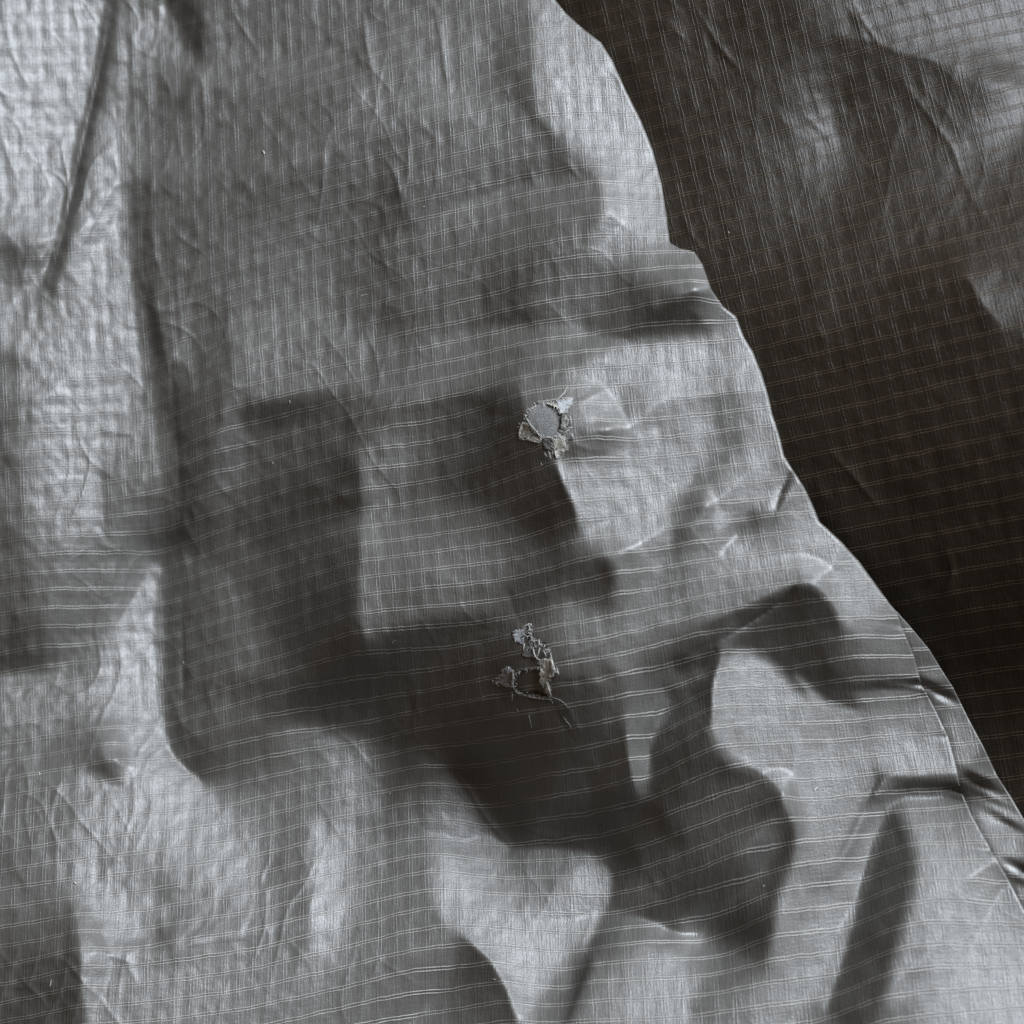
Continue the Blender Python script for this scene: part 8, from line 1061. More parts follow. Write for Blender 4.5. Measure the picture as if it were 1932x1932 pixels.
# ------------------------------------------------------------------ cloth
class G:                                             # tiny node-graph helper
    def __init__(s, name):
        s.m = bpy.data.materials.new(name); s.m.use_nodes = True
        s.nt = s.m.node_tree; s.n = s.nt.nodes; s.b = s.n['Principled BSDF']
    def link(s, a, b): s.nt.links.new(a, b)
    def put(s, sock, v):
        if isinstance(v, (int, float)): sock.default_value = v
        elif isinstance(v, tuple): sock.default_value = v
        else: s.link(v, sock)
    def math(s, op, a, b=0.0, c=0.0):
        n = s.n.new('ShaderNodeMath'); n.operation = op
        for k, v in enumerate((a, b, c)): s.put(n.inputs[k], v)
        return n.outputs[0]
    def vec(s, x, y, z=0.0):
        n = s.n.new('ShaderNodeCombineXYZ')
        for k, v in enumerate((x, y, z)): s.put(n.inputs[k], v)
        return n.outputs[0]
    def noise(s, v, scale=1.0, detail=2.0, rough=.5):
        n = s.n.new('ShaderNodeTexNoise'); n.inputs['Scale'].default_value = scale
        n.inputs['Detail'].default_value = detail; n.inputs['Roughness'].default_value = rough
        s.link(v, n.inputs['Vector']); return n.outputs['Fac']
    def step(s, v, a, b, lo=0.0, hi=1.0):
        n = s.n.new('ShaderNodeMapRange'); n.interpolation_type = 'SMOOTHSTEP'
        for k, x in zip(('Value','From Min','From Max','To Min','To Max'), (v,a,b,lo,hi)): s.put(n.inputs[k], x)
        return n.outputs['Result']
    def bump(s, h, dist, strength=1.0, normal=None):
        n = s.n.new('ShaderNodeBump'); n.inputs['Strength'].default_value = strength; n.inputs['Distance'].default_value = dist
        s.link(h, n.inputs['Height'])
        if normal is not None: s.link(normal, n.inputs['Normal'])
        return n.outputs['Normal']
    def scale_col(s, col, f):
        n = s.n.new('ShaderNodeVectorMath'); n.operation = 'SCALE'; n.inputs[0].default_value = col[:3]
        s.put(n.inputs['Scale'], f); return n.outputs[0]

def ripstop(name, col, rough=.48, spec=1.0):
    """grey ripstop: paired thick threads both ways, a slubby warp, fine twill grain; coordinates are counted in ripstop cells"""
    g = G(name); a = g.math
    uv = g.n.new('ShaderNodeUVMap'); uv.uv_map = 'cells'
    sp = g.n.new('ShaderNodeSeparateXYZ'); g.link(uv.outputs[0], sp.inputs[0]); U, V = sp.outputs[0], sp.outputs[1]
    wob = a('MULTIPLY', a('SUBTRACT', g.noise(g.vec(a('MULTIPLY',U,.8), a('MULTIPLY',V,.8)), 1, 2), .5), .16)
    Uw, Vw = a('ADD', U, wob), a('ADD', V, wob)
    at = g.n.new('ShaderNodeAttribute'); at.attribute_name = 'pressed'; pressed = at.outputs['Fac']   # 1 where the cloth has been crumpled flat
    def pair(c, p, q, w):
        f = a('FRACT', c)
        d = a('MINIMUM', a('ABSOLUTE', a('SUBTRACT', f, p)), a('ABSOLUTE', a('SUBTRACT', f, q)))
        return g.step(d, w*.45, w*1.2, 1.0, 0.0)
    weft = pair(Vw, .43, .57, .034)
    warp = pair(Uw, .39, .59, .034)
    gut = g.step(a('ABSOLUTE', a('SUBTRACT', a('FRACT', Vw), .5)), .09, .15, 1.0, 0.0)   # the sunk ground beside and between the pair
    bead = g.noise(g.vec(a('MULTIPLY',U,17.0), a('MULTIPLY',V,5.0)), 1, 1)
    beadv = g.noise(g.vec(a('MULTIPLY',U,5.0), a('MULTIPLY',V,12.0)), 1, 2)
    slub = g.noise(g.vec(a('MULTIPLY',U,8.5), a('MULTIPLY',V,.9)), 1, 3, .6)
    slub2 = g.noise(g.vec(a('MULTIPLY',U,1.1), a('MULTIPLY',V,9.0)), 1, 2, .6)
    twill = g.noise(g.vec(a('MULTIPLY',a('ADD',a('MULTIPLY',U,1.0),a('MULTIPLY',V,1.15)),13.0), a('MULTIPLY',a('SUBTRACT',U,V),5.0)), 1, 2, .6)
    patch = g.noise(g.vec(U, V), .55, 3, .6)
    h = a('MULTIPLY', a('MULTIPLY', weft, a('SUBTRACT', 1.0, a('MULTIPLY', pressed, .6))), a('ADD', .42, a('MULTIPLY', bead, .75)))
    h = a('ADD', h, a('MULTIPLY', warp, a('MULTIPLY', beadv, a('ADD', .5, a('MULTIPLY', pressed, .3)))))
    h = a('ADD', h, a('MULTIPLY', slub, a('MULTIPLY', patch, 1.8)))
    h = a('ADD', h, a('MULTIPLY', slub2, .45))
    h = a('ADD', h, a('MULTIPLY', twill, .75))
    g.link(g.bump(h, .9*M, 1.0), g.b.inputs['Normal'])
    f = a('ADD', .5, a('MULTIPLY', slub, .8))
    f = a('MULTIPLY', f, a('ADD', .70, a('MULTIPLY', twill, .6)))
    f = a('MULTIPLY', f, a('ADD', .80, a('MULTIPLY', patch, .4)))
    f = a('MULTIPLY', f, a('SUBTRACT', 1.0, a('MULTIPLY', gut, .2)))
    f = a('ADD', f, a('MULTIPLY', weft, a('MULTIPLY', a('MULTIPLY', a('ADD', .5, a('MULTIPLY', bead, 3.1)), a('ADD', .35, patch)), a('SUBTRACT', 1.0, a('MULTIPLY', pressed, .72)))))
    f = a('ADD', f, a('MULTIPLY', warp, a('MULTIPLY', a('SUBTRACT', beadv, .44), a('ADD', .1, a('MULTIPLY', patch, 1.6)))))
    g.link(g.scale_col(col, f), g.b.inputs['Base Color'])
    g.b.inputs['Roughness'].default_value = rough
    g.b.inputs['Specular IOR Level'].default_value = spec
    return g.m
# ------------------------------------------------------------------ sculpt the two sheets of cloth
ALPHA = np.array([-40,-35,-30,-25,-20,-15,-10,-5,0,5,10,15,20,25], float)   # tilt towards the window, degrees
SHADE = np.array([ 29, 36, 48, 60, 73, 85, 95,106,119,136,157,181,198,207], float)   # how bright this cloth looks at that tilt
def tilt(t): return np.interp(t, SHADE, ALPHA)
def tilt_low(t): return np.interp(t, SHADE*LOWK, ALPHA)
def corr(s, n):
    if not s: return 0.0
    q = np.array(s, float).reshape(n, n)
    i = (np.arange(NG)+.5)/NG*n-.5; i0 = np.clip(i.astype(int), 0, n-2); f = np.clip(i-i0, 0, 1)
    r = q[i0]*(1-f)[:, None]+q[i0+1]*f[:, None]
    return r[:, i0]*(1-f)+r[:, i0+1]*f
GX, GY = grid()
ONE = np.ones_like(GX)
def rays(x, y):                          # from the camera through a spot of the picture
    x = np.asarray(x, float)-966; y = np.asarray(y, float)-966
    return [-CDIR[k]*CAM_D+CRIGHT[k]*x-CUP[k]*y for k in range(3)]
RX, RY, RZ = rays(GX, GY); RN = np.sqrt(RX**2+RY**2+RZ**2)
HALF = np.stack([LD[0]-RX/RN, -(LD[1]-RY/RN), LD[2]-RZ/RN]); HALF /= np.sqrt((HALF**2).sum(0))   # the sheen peaks half way between window and eye
VIEW = np.degrees(np.arctan2(HALF[0]*math.cos(AZ)+HALF[1]*math.sin(AZ), HALF[2]))-27.5
def turn(a): return np.clip(a, -42, 25)+VIEW*np.clip((a+15)/30, 0, 1)
THETA = (26-ALPHA)[::-1]; TABLE = SHADE[::-1]
def near(a, b): return (1/(1+np.exp(-np.clip((a-b)/14., -30, 30))))
WUP = near(xsil(GY)+40, GX); WLO = near(GX, xsil(GY)-60)
TUP = punch(tone(PTS, EDG, ONE))
TLO = .85*tone(LPTS, LEDG, ONE, soft=2.5)
HS = carve(TUP+corr(CORR_UP, NC), relief(turn(tilt(TUP)), AZ), HALF, THETA, TABLE, WUP) + creases(CREASE)*1.5
TLO = np.maximum(TLO, 30)
HL = carve(np.maximum(TLO+corr(CORR_LO, NC), 28), relief(np.clip(turn(tilt_low(TLO)), -23, 25), AZ), HALF, THETA/1.2, TABLE*LOWK, WLO, iters=30, keep=.08, bend=2.2) + creases(LCREASE)*1.5
US, VS = threads(WEFT, WARP, SPC)
UL, VL = threads(LWEFT, LWARP, LSPC)
VS = VS+.22*(blur(HS, 3)-blur(HS[::4, ::4], 9).repeat(4, 0).repeat(4, 1)[:NG, :NG])/34       # the rows ride up over the swells
yy = np.arange(LO, HI, 8.0)
xs_ = xsil(yy)
HS -= float(sample(HS, 1000., 1000.))
gap = np.interp(yy, [0, 500, 1000, 1600, 2000], [40, 50, 64, 90, 90])
dl = sample(HS, np.minimum(xs_-12, HI-30), yy)-gap-sample(HL, np.minimum(xs_+20, HI-20), yy)
kk = np.exp(-.5*(np.arange(-60, 61)*8/130.)**2); kk /= kk.sum()
dl = np.convolve(np.pad(dl, 60, mode='edge'), kk, 'valid')
HL = HL + np.interp(GY[:, 0], yy, dl)[:, None]

def world(x, y, h):                     # a spot of the picture, at a height of the cloth -> metres
    rx, ry, rz = rays(x, y); h = np.asarray(h, float)
    t = (h-CDIR[2]*CAM_D)/rz
    return np.stack([(CDIR[0]*CAM_D+rx*t)*M, (CDIR[1]*CAM_D+ry*t)*M, (CDIR[2]*CAM_D+rz*t)*M], -1)
RNG = np.random.default_rng(7)
HASH = RNG.random((256, 256))
def cellnoise(u, v):
    i, j = np.floor(u).astype(int), np.floor(v).astype(int); a, b = u-i, v-j
    a = a*a*(3-2*a); b = b*b*(3-2*b); g = lambda p, q: HASH[p % 256, q % 256]
    return (g(i, j)*(1-a)+g(i+1, j)*a)*(1-b)+(g(i, j+1)*(1-a)+g(i+1, j+1)*a)*b
def flatness(x, y):
    return np.clip(1.25-(x*.62+y*.42)/900+.35*(cellnoise(x/140., y/140.)-.5), 0, 1)
def pucker(u, v, x, y):
    """the cloth between the ripstop threads stands a little proud and crossings sink, most in the pressed upper left"""
    s = np.clip(1.35-(x*.6+y*.25)/1150, .3, 1.15)
    fu, fv = u-np.floor(u), v-np.floor(v)
    dome = np.sin(np.pi*fu)*np.sin(np.pi*fv)
    return s*(3.4*(cellnoise(u*1.0, v*1.0)-.5)+2.6*(cellnoise(u*.37+9, v*.31+5)-.5)+1.6*(cellnoise(u*1.9+3, v*1.7+8)-.5)+.9*dome*(cellnoise(u+31, v+77)+.3))
def ridge(n, k=2.0): return (1-np.abs(2*n-1))**k
def crinkle(x, y):
    """small branching creases where the cloth has been scrunched"""
    s = np.clip(1.2-(x*.75+y*.12)/1250, .16, 1.0)+.35*np.exp(-((x-350)/500)**2-((y-1650)/350)**2)
    wx = x+26*(cellnoise(x/90+3, y/90+8)-.5)*2; wy = y+26*(cellnoise(x/80+50, y/80+20)-.5)*2
    m = np.clip(cellnoise(x/170+60, y/170+11)*2.2-.6, 0, 1)
    a = ridge(cellnoise((wx+.25*wy)/46+7, (wy-.2*wx)/150+3), 5)*2.6
    b = ridge(cellnoise((wx-.8*wy)/70+17, (wy+.6*wx)/120+33), 6)*2.0
    c = ridge(cellnoise(wx/26+37, wy/40+13), 3)*.8
    return s*.8*(m*(a+b)+(.4+.6*m)*c)

def mesh_grid(name, P, uv, mat, parent, keep=None, smooth=True, pressed=None):
    r, c = P.shape[:2]
    idx = np.arange(r*c).reshape(r, c)
    q = np.stack([idx[1:, :-1], idx[1:, 1:], idx[:-1, 1:], idx[:-1, :-1]], -1).reshape(-1, 4)
    if keep is not None: q = q[keep.reshape(-1)]
    me = bpy.data.meshes.new(name)
    me.vertices.add(r*c); me.vertices.foreach_set('co', P.astype(np.float32).ravel())
    me.loops.add(q.size); me.loops.foreach_set('vertex_index', q.astype(np.int32).ravel())
    me.polygons.add(len(q)); me.polygons.foreach_set('loop_start', np.arange(0, q.size, 4, dtype=np.int32))
    me.polygons.foreach_set('loop_total', np.full(len(q), 4, np.int32))
    l = me.uv_layers.new(name='cells'); l.data.foreach_set('uv', uv.reshape(-1, 2)[q.ravel()].astype(np.float32).ravel())
    me.update(calc_edges=True)
    me.polygons.foreach_set('use_smooth', np.full(len(q), smooth))
    if pressed is not None:
        at = me.attributes.new('pressed', 'FLOAT', 'POINT'); at.data.foreach_set('value', pressed.astype(np.float32).ravel())
    me.materials.append(mat)
    o = bpy.data.objects.new(name, me); COL.objects.link(o); o.parent = parent
    return o
def inpoly(x, y, poly):
    r = np.zeros(np.shape(x), bool); n = len(poly)
    for k in range(n):
        (x1, y1), (x2, y2) = poly[k], poly[(k+1) % n]
        if y1 == y2: continue
        r ^= ((y1 > y) != (y2 > y)) & (x < (x2-x1)*(y-y1)/(y2-y1)+x1)
    return r
def zone(oy, s):                        # outlines round the tears
    return [(894.6+.1654*float(t.split(',')[0]), oy+.1654*float(t.split(',')[1])) for t in s.split()]
Z1, Z2 = 702.9, 1118.2
HOLE1 = zone(Z1, "575,520 600,470 640,420 700,365 780,345 860,350 930,362 975,400 985,455 1040,480 1055,560 1015,635 975,700 930,745 880,752 800,748 745,715 680,655 610,590")
SLIT = zone(Z2, "575,400 625,352 645,385 632,470 660,530 705,590 690,612 640,585 605,530 570,470")
GAPS = zone(Z2, "765,590 800,575 850,640 862,690 800,668")
HOLE2 = zone(Z2, "450,1000 470,930 540,890 640,870 748,850 755,800 870,770 905,900 880,960 830,1010 850,1100 860,1165 790,1190 700,1195 600,1165 500,1130 450,1085")
jacket = bpy.data.objects.new('jacket', None); COL.objects.link(jacket)
jacket['label'] = 'grey ripstop jacket with crumpled shiny cloth and two frayed holes, filling the picture'
jacket['category'] = 'jacket'
MAT_UP = ripstop('grey_ripstop', BASE)
MAT_LOW = ripstop('shade_darkened_ripstop', LOW_SHADE_BASE, .42, .28)  # the grey ripstop again, colour and sheen lowered to stand in for shade

# the torn upper panel: rows run down the sheet, columns from the left to the rolled edge / the seam
def edge_x(y):
    s = np.array(SEAM, float)
    se = np.where(y > 1150, np.interp(y, s[:, 1], s[:, 0]), 1e9)
    return np.minimum(xsil(y), se)
NR, NCOL, SK = 980, 780, 14
ry = np.linspace(-345, 2278, NR)
ex = edge_x(ry)
t = np.linspace(0, 1, NCOL)
Xg = -345+(ex[:, None]+345)*t[None, :]; Yg = np.repeat(ry[:, None], NCOL, 1)
slope = np.gradient(ex, ry); cosn = 1/np.sqrt(1+np.clip(slope, -2, 2)**2)
d = (ex[:, None]-Xg)*cosn[:, None]
u, v = sample(US, Xg, Yg), sample(VS, Xg, Yg)
h = sample(HS, Xg, Yg)+pucker(u, v, Xg, Yg)+crinkle(Xg, Yg)
R = np.interp(ry, [0, 1100, 1200, 2100], [6, 6, 1.2, 1.2])[:, None]
q = np.clip(1-d/R, 0, 1); h = h-R*(1-np.sqrt(np.clip(1-q*q, 0, 1)))
sd = np.array(SEAM, float)
def seam_dist(x, y):
    X_, Y_, T_ = densify(SEAM, 6.0)
    return np.interp(y, Y_, X_), np.interp(y, Y_, T_)
# puckers where the seam gathers the cloth
for px, py, a, sx in ((1738,1291,-13,30),(1790,1392,-4,20),(1810,1490,-15,34),(1700,1180,-3,20),(1870,1604,-6,24)):
    h += a*np.exp(-np.abs(Xg-px)/sx)*np.exp(-((Yg-py-(Xg-px)*.12)/7)**2)
# pull towards the tears
PULL = ((1035,795,2.5,60),(1005,1215,1.5,40),(1010,1290,2.0,55))
for px, py, a, r in PULL:
    h += a*np.exp(-((Xg-px)**2+(Yg-py)**2)/r**2)
phi = np.linspace(0, 1, SK+1)[1:]
sx = ex[:, None]+2.0*np.sin(phi*np.pi)[None, :]-46*phi[None, :]**1.7
sh = h[:, -1:]-34*phi[None, :]**.8
Xa = np.concatenate([Xg, sx], 1); Ya = np.concatenate([Yg, np.repeat(ry[:, None], SK, 1)], 1); ha = np.concatenate([h, sh], 1)
ua = np.concatenate([u, u[:, -1:]+phi[None, :]*1.6], 1); va = np.concatenate([v, np.repeat(v[:, -1:], SK, 1)], 1)
cx, cy = (Xa[1:, 1:]+Xa[:-1, :-1])/2, (Ya[1:, 1:]+Ya[:-1, :-1])/2
# jagged tear outlines
jx, jy = cx+3.0*(cellnoise(cx*.22, cy*.22)-.5)*2, cy+3.0*(cellnoise(cx*.25+40, cy*.25+9)-.5)*2
keep = ~(inpoly(jx, jy, HOLE1) | inpoly(jx, jy, SLIT) | inpoly(jx, jy, GAPS) | inpoly(jx, jy, HOLE2))
torn = mesh_grid('torn_panel', world(Xa, Ya, ha), np.stack([ua, va], -1), MAT_UP, jacket, keep, pressed=flatness(Xa, Ya))
def top(x, y):                           # height of the upper panel
    x = np.asarray(x, float); y = np.asarray(y, float)
    z = sample(HS, x, y)+pucker(sample(US, x, y), sample(VS, x, y), x, y)+crinkle(x, y)
    for px, py, a_, r_ in PULL: z = z+a_*np.exp(-((x-px)**2+(y-py)**2)/r_**2)
    return z

# the narrow strip beyond the seam
NR2 = 420
ry2 = np.linspace(1152, 2278, NR2)
e0, e1 = edge_x(ry2)-10, xsil(ry2)
t2 = np.linspace(0, 1, 60)
X2 = e0[:, None]+(e1-e0)[:, None]*t2; Y2 = np.repeat(ry2[:, None], 60, 1)
dd0, dd1 = (X2-e0[:, None]-6), (e1[:, None]-X2)
h2 = sample(HS, X2, Y2)-3
h2 -= 5*np.exp(-np.clip(dd0, 0, None)/6)
for px, py, a in ((1760,1300,-6),(1772,1308,-5),(1838,1455,4),(1850,1482,-6),(1868,1500,4),(1905,1560,-5),(1890,1535,4),(1925,1640,-6),(1930,1660,4)):
    h2 += a*np.exp(-((X2-px)/34)**2)*np.exp(-((Y2-py-(X2-px)*.5)/10)**2)
q = np.clip(1-dd1/2.5, 0, 1); h2 -= 2.5*(1-np.sqrt(np.clip(1-q*q, 0, 1)))
s2x = e1[:, None]+2*np.sin(phi*np.pi)-40*phi**1.7; s2h = h2[:, -1:]-34*phi**.8
u2, v2 = sample(US, X2, Y2)+.37, sample(VS, X2, Y2)+.31
u2 += pucker(u2, v2, X2, Y2)*0
strip = mesh_grid('seam_strip', world(np.concatenate([X2, s2x], 1), np.concatenate([Y2, np.repeat(ry2[:, None], SK, 1)], 1), np.concatenate([h2, s2h], 1)),
    np.stack([np.concatenate([u2, u2[:, -1:]+phi*1.5], 1), np.concatenate([v2, np.repeat(v2[:, -1:], SK, 1)], 1)], -1), MAT_UP, jacket)

# the panel it lies over
NR3, NC3 = 620, 400
ry3 = np.linspace(-345, 2278, NR3)
a0 = xsil(ry3)-190
X3 = a0[:, None]+(np.maximum(2278, a0+60)-a0)[:, None]*np.linspace(0, 1, NC3); Y3 = np.repeat(ry3[:, None], NC3, 1)
u3, v3 = sample(UL, X3, Y3), sample(VL, X3, Y3)
h3 = sample(HL, X3, Y3)+pucker(u3, v3, X3*.3, Y3*.3)*.5+crinkle(X3*.9-900, Y3)*np.clip(1.0-Y3/900, .12, .55)
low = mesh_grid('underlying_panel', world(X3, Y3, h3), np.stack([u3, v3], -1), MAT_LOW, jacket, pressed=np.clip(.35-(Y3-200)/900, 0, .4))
low['label'] = 'panel of the same cloth, coloured darker for shade, lying beneath the rolled edge of the torn panel'
# ------------------------------------------------------------------ tears: lining, flaps, frayed edges, threads
def plain(name, col, rough=.7, spec=.3, bumpy=.6, cells=False, twill=0.0):
    g = G(name); a = g.math
    tc = g.n.new('ShaderNodeTexCoord'); o = tc.outputs['Object']
    n1 = g.noise(o, 2600, 3, .6); n2 = g.noise(o, 500, 2, .5)
    f = a('ADD', .6, a('ADD', a('MULTIPLY', n1, .5), a('MULTIPLY', n2, .3)))
    hgt = n1
    if twill:
        w = g.n.new('ShaderNodeTexWave'); w.inputs['Scale'].default_value = 1250; w.inputs['Distortion'].default_value = 4.0; w.inputs['Detail Scale'].default_value = 2.0
        w.bands_direction = 'DIAGONAL'; g.link(o, w.inputs['Vector'])
        hgt = a('ADD', n1, a('MULTIPLY', w.outputs['Fac'], .8)); f = a('MULTIPLY', f, a('ADD', 1-twill*.5, a('MULTIPLY', w.outputs['Fac'], twill)))
    g.link(g.bump(hgt, bumpy*M, 1.0), g.b.inputs['Normal'])
    g.link(g.scale_col(col, f), g.b.inputs['Base Color'])
    g.b.inputs['Roughness'].default_value = rough; g.b.inputs['Specular IOR Level'].default_value = spec
    return g.m
MAT_LINING = plain('pale_lining', (.17, .17, .165), .65, .25, 1.4, twill=.4)
MAT_BACK = plain('coated_back', (.36, .345, .305), .7, .3, .8)
MAT_THREAD = plain('frayed_thread', (.58, .57, .54), .6, .4, .3)
MAT_FUZZ = plain('blue_grey_fuzz', (.34, .35, .37), .75, .3, 1.0, twill=.5)
MAT_LINT = plain('lint', (.5, .49, .46), .8, .2, .3)
MAT_SCRAP = plain('torn_grey_cloth', (.11, .105, .10), .55, .6, .6, twill=.4)

def part(name, bm, mat, parent=jacket, label=None):
    me = bpy.data.meshes.new(name); bm.to_mesh(me); bm.free()
    me.materials.append(mat)
    for p in me.polygons: p.use_smooth = True
    o = bpy.data.objects.new(name, me); COL.objects.link(o); o.parent = parent
    if label: o['label'] = label
    return o
def W(x, y, h): return Vector(world(x, y, h).reshape(3).tolist())
def tube(bm, pts, r, sides=5, taper=.55, base=top):
    """thread through points (x, y, lift above the cloth); r in sheet units"""
    n = len(pts); rings = []
    P3 = [W(x, y, float(base(x, y))+z) for x, y, z in pts]
    for k, p in enumerate(P3):
        t = (P3[min(k+1, n-1)]-P3[max(k-1, 0)]).normalized()
        a = t.cross(Vector((0, 0, 1))); a = a.normalized() if a.length > 1e-6 else Vector((1, 0, 0)); b = t.cross(a)
        rr = r*M*(1-(1-taper)*abs(2*k/(n-1)-1)**2)
        rings.append([bm.verts.new(p+(a*math.cos(q)+b*math.sin(q))*rr) for q in (2*math.pi*j/sides for j in range(sides))])
    for r0, r1 in zip(rings, rings[1:]):
        for j in range(sides): bm.faces.new((r0[j], r0[(j+1) % sides], r1[(j+1) % sides], r1[j]))
    bm.faces.new(rings[0][::-1]); bm.faces.new(rings[-1])
def thread_pts(rng, x, y, ang, ln, lift=2.0, curl=.6, n=7):
    o = []; a = ang
    for k in range(n):
        f = k/(n-1)
        o.append((x, y, .6+lift*math.sin(math.pi*f)*.8+lift*f*.4)); a += (rng.random()-.5)*curl*2
        x += math.cos(a)*ln/(n-1); y += math.sin(a)*ln/(n-1)
    return o
def flap(name, outline, mat, lift=(1.5, 4.0), rough=2.2, seed=1, label=None, rings=7, jag=1.9):
    """a torn scrap lying on the cloth: ragged outline, crumpled surface, real thickness"""
    rng = random.Random(seed); pts = []
    for k in range(len(outline)):
        (x0, y0), (x1, y1) = outline[k], outline[(k+1) % len(outline)]
        m = max(2, int(math.hypot(x1-x0, y1-y0)/1.6))
        for j in range(m): pts.append((x0+(x1-x0)*j/m+rng.uniform(-jag, jag)*.6, y0+(y1-y0)*j/m+rng.uniform(-jag, jag)*.6))
    cx0 = sum(p[0] for p in pts)/len(pts); cy0 = sum(p[1] for p in pts)/len(pts)
    bm = bmesh.new(); lay = []
    for side in (0, 1):
        rs = []
        for r in range(rings+1):
            f = r/rings; row = []
            for k, (x, y) in enumerate(pts):
                X_, Y_ = cx0+(x-cx0)*f, cy0+(y-cy0)*f
                z = lift[0]+(lift[1]-lift[0])*f**2+rough*(float(cellnoise(np.array(X_*.28+seed*7), np.array(Y_*.28)))-.5)*2*(.4+.6*f)
                z += rng.uniform(-.6, .9)*f
                row.append(bm.verts.new(W(X_, Y_, float(top(X_, Y_))+max(z, .5)-.7*side)))
            rs.append(row)
        lay.append(rs)
    m = len(pts)
    for side, rs in enumerate(lay):
        for r in range(rings):
            for k in range(m):
                q = (rs[r][k], rs[r+1][k], rs[r+1][(k+1) % m], rs[r][(k+1) % m])
                bm.faces.new(q if side else q[::-1])
    for k in range(m):
        bm.faces.new((lay[0][-1][k], lay[0][-1][(k+1) % m], lay[1][-1][(k+1) % m], lay[1][-1][k]))
    bmesh.ops.remove_doubles(bm, verts=bm.verts, dist=.12*M)
    bmesh.ops.recalc_face_normals(bm, faces=bm.faces)
    return part(name, bm, mat, label=label)

def lining(name, cx_, cy_, r, bulge, tilt_, mat, drop, label, floor=-2.0):
    n = 60; s = np.linspace(-1, 1, n); A, B = np.meshgrid(s, s)
    X_, Y_ = cx_+A*r, cy_+B*r
    hh = top(cx_, cy_)+ (top(X_, Y_)-top(cx_, cy_))*.8 - drop + bulge*(1-(A**2+B**2)*.9) + tilt_[0]*A + tilt_[1]*B + .8*(cellnoise(X_*.09, Y_*.09)-.5)
    hh = np.minimum(hh, top(X_, Y_)-np.where(A**2+B**2 > .45, 3.0, floor))
    o = mesh_grid(name, world(X_, Y_, hh), np.stack([sample(US, X_, Y_)+.2, sample(VS, X_, Y_)+.12], -1), mat, jacket)
    o['label'] = label
    return o
lining('lining_patch', 1029, 793, 52, 3.0, (-4.5, 4.0), MAT_LINING, 3.5, 'pale plain lining showing through the upper round hole')
lining('lining_patch', 1003, 1255, 96, 1.0, (1.0, -1.0), MAT_UP, 5.0, 'brown grey ripstop layer showing through the lower ragged hole', 4.0)

# scraps round the upper hole
flap('torn_flap', zone(Z1, "530,600 575,570 610,590 650,640 700,680 770,745 765,780 705,800 640,775 570,745 515,745 500,690"), MAT_BACK, (0.5, 1.5), 0.6, 3, 'beige scrap curling out at the lower left of the upper hole')
flap('torn_flap', zone(Z1, "905,770 960,740 1010,725 1045,800 1045,880 1000,930 950,980 915,930 900,860"), MAT_BACK, (0.5, 1.5), 1.0, 5, 'crumpled pale scrap hanging below the upper hole')
flap('torn_flap', zone(Z1, "785,770 850,775 890,800 885,880 830,870 790,850"), MAT_SCRAP, (0.4, 1.0), 0.7, 8, 'small grey frayed scrap at the foot of the upper hole')
flap('torn_flap', zone(Z1, "1000,480 1060,470 1100,500 1112,570 1060,620 1015,655 985,640 1000,570"), MAT_SCRAP, (0.5, 1.5), 0.8, 11, 'grey scrap folded back on the right of the upper hole')
flap('torn_flap', zone(Z1, "945,340 1000,300 1130,290 1100,370 1050,430 990,470 970,410"), MAT_FUZZ, (0.4, 1.0), 0.6, 13, 'pale fuzzy scrap at the upper right of the upper hole')
flap('torn_flap', zone(Z1, "820,345 900,340 950,375 960,400 900,385 840,365"), MAT_BACK, (0.4, 0.9), 0.3, 15, 'thin turned edge along the top of the upper hole')
flap('torn_flap', zone(Z1, "1010,690 1060,650 1120,680 1140,770 1090,760 1030,790"), MAT_SCRAP, (0.4, 1.0), 0.6, 17, 'dull grey scrap right below the upper hole')
# scraps round the lower tear
flap('torn_flap', zone(Z2, "750,790 800,755 880,760 905,860 905,950 860,985 830,1010 860,1100 862,1165 800,1150 785,1070 775,1025 748,945 752,870"), MAT_BACK, (0.4, 1.7), 0.5, 21, 'long beige scrap hanging down the right side of the lower hole')
flap('torn_flap', zone(Z2, "225,1025 300,925 350,870 395,845 440,890 455,990 432,1080 380,1065 300,1050"), MAT_FUZZ, (0.4, 1.1), 0.6, 23, 'blue grey fuzzy scrap on the left of the lower hole')
flap('torn_flap', zone(Z2, "425,450 480,420 560,420 575,500 565,580 530,590 460,545"), MAT_FUZZ, (0.4, 1.0), 0.6, 25, 'small pale scrap left of the upper slit of the lower tear')
flap('torn_flap', zone(Z2, "560,620 640,610 700,680 720,760 670,740 600,735 540,715"), MAT_SCRAP, (0.4, 1.0), 0.7, 27, 'grey scrap between the slit and the lower hole')
flap('torn_flap', zone(Z2, "600,1165 680,1150 740,1165 850,1195 880,1230 760,1225 640,1215"), MAT_SCRAP, (0.4, 0.8), 0.4, 29, 'frayed lip along the foot of the lower hole')

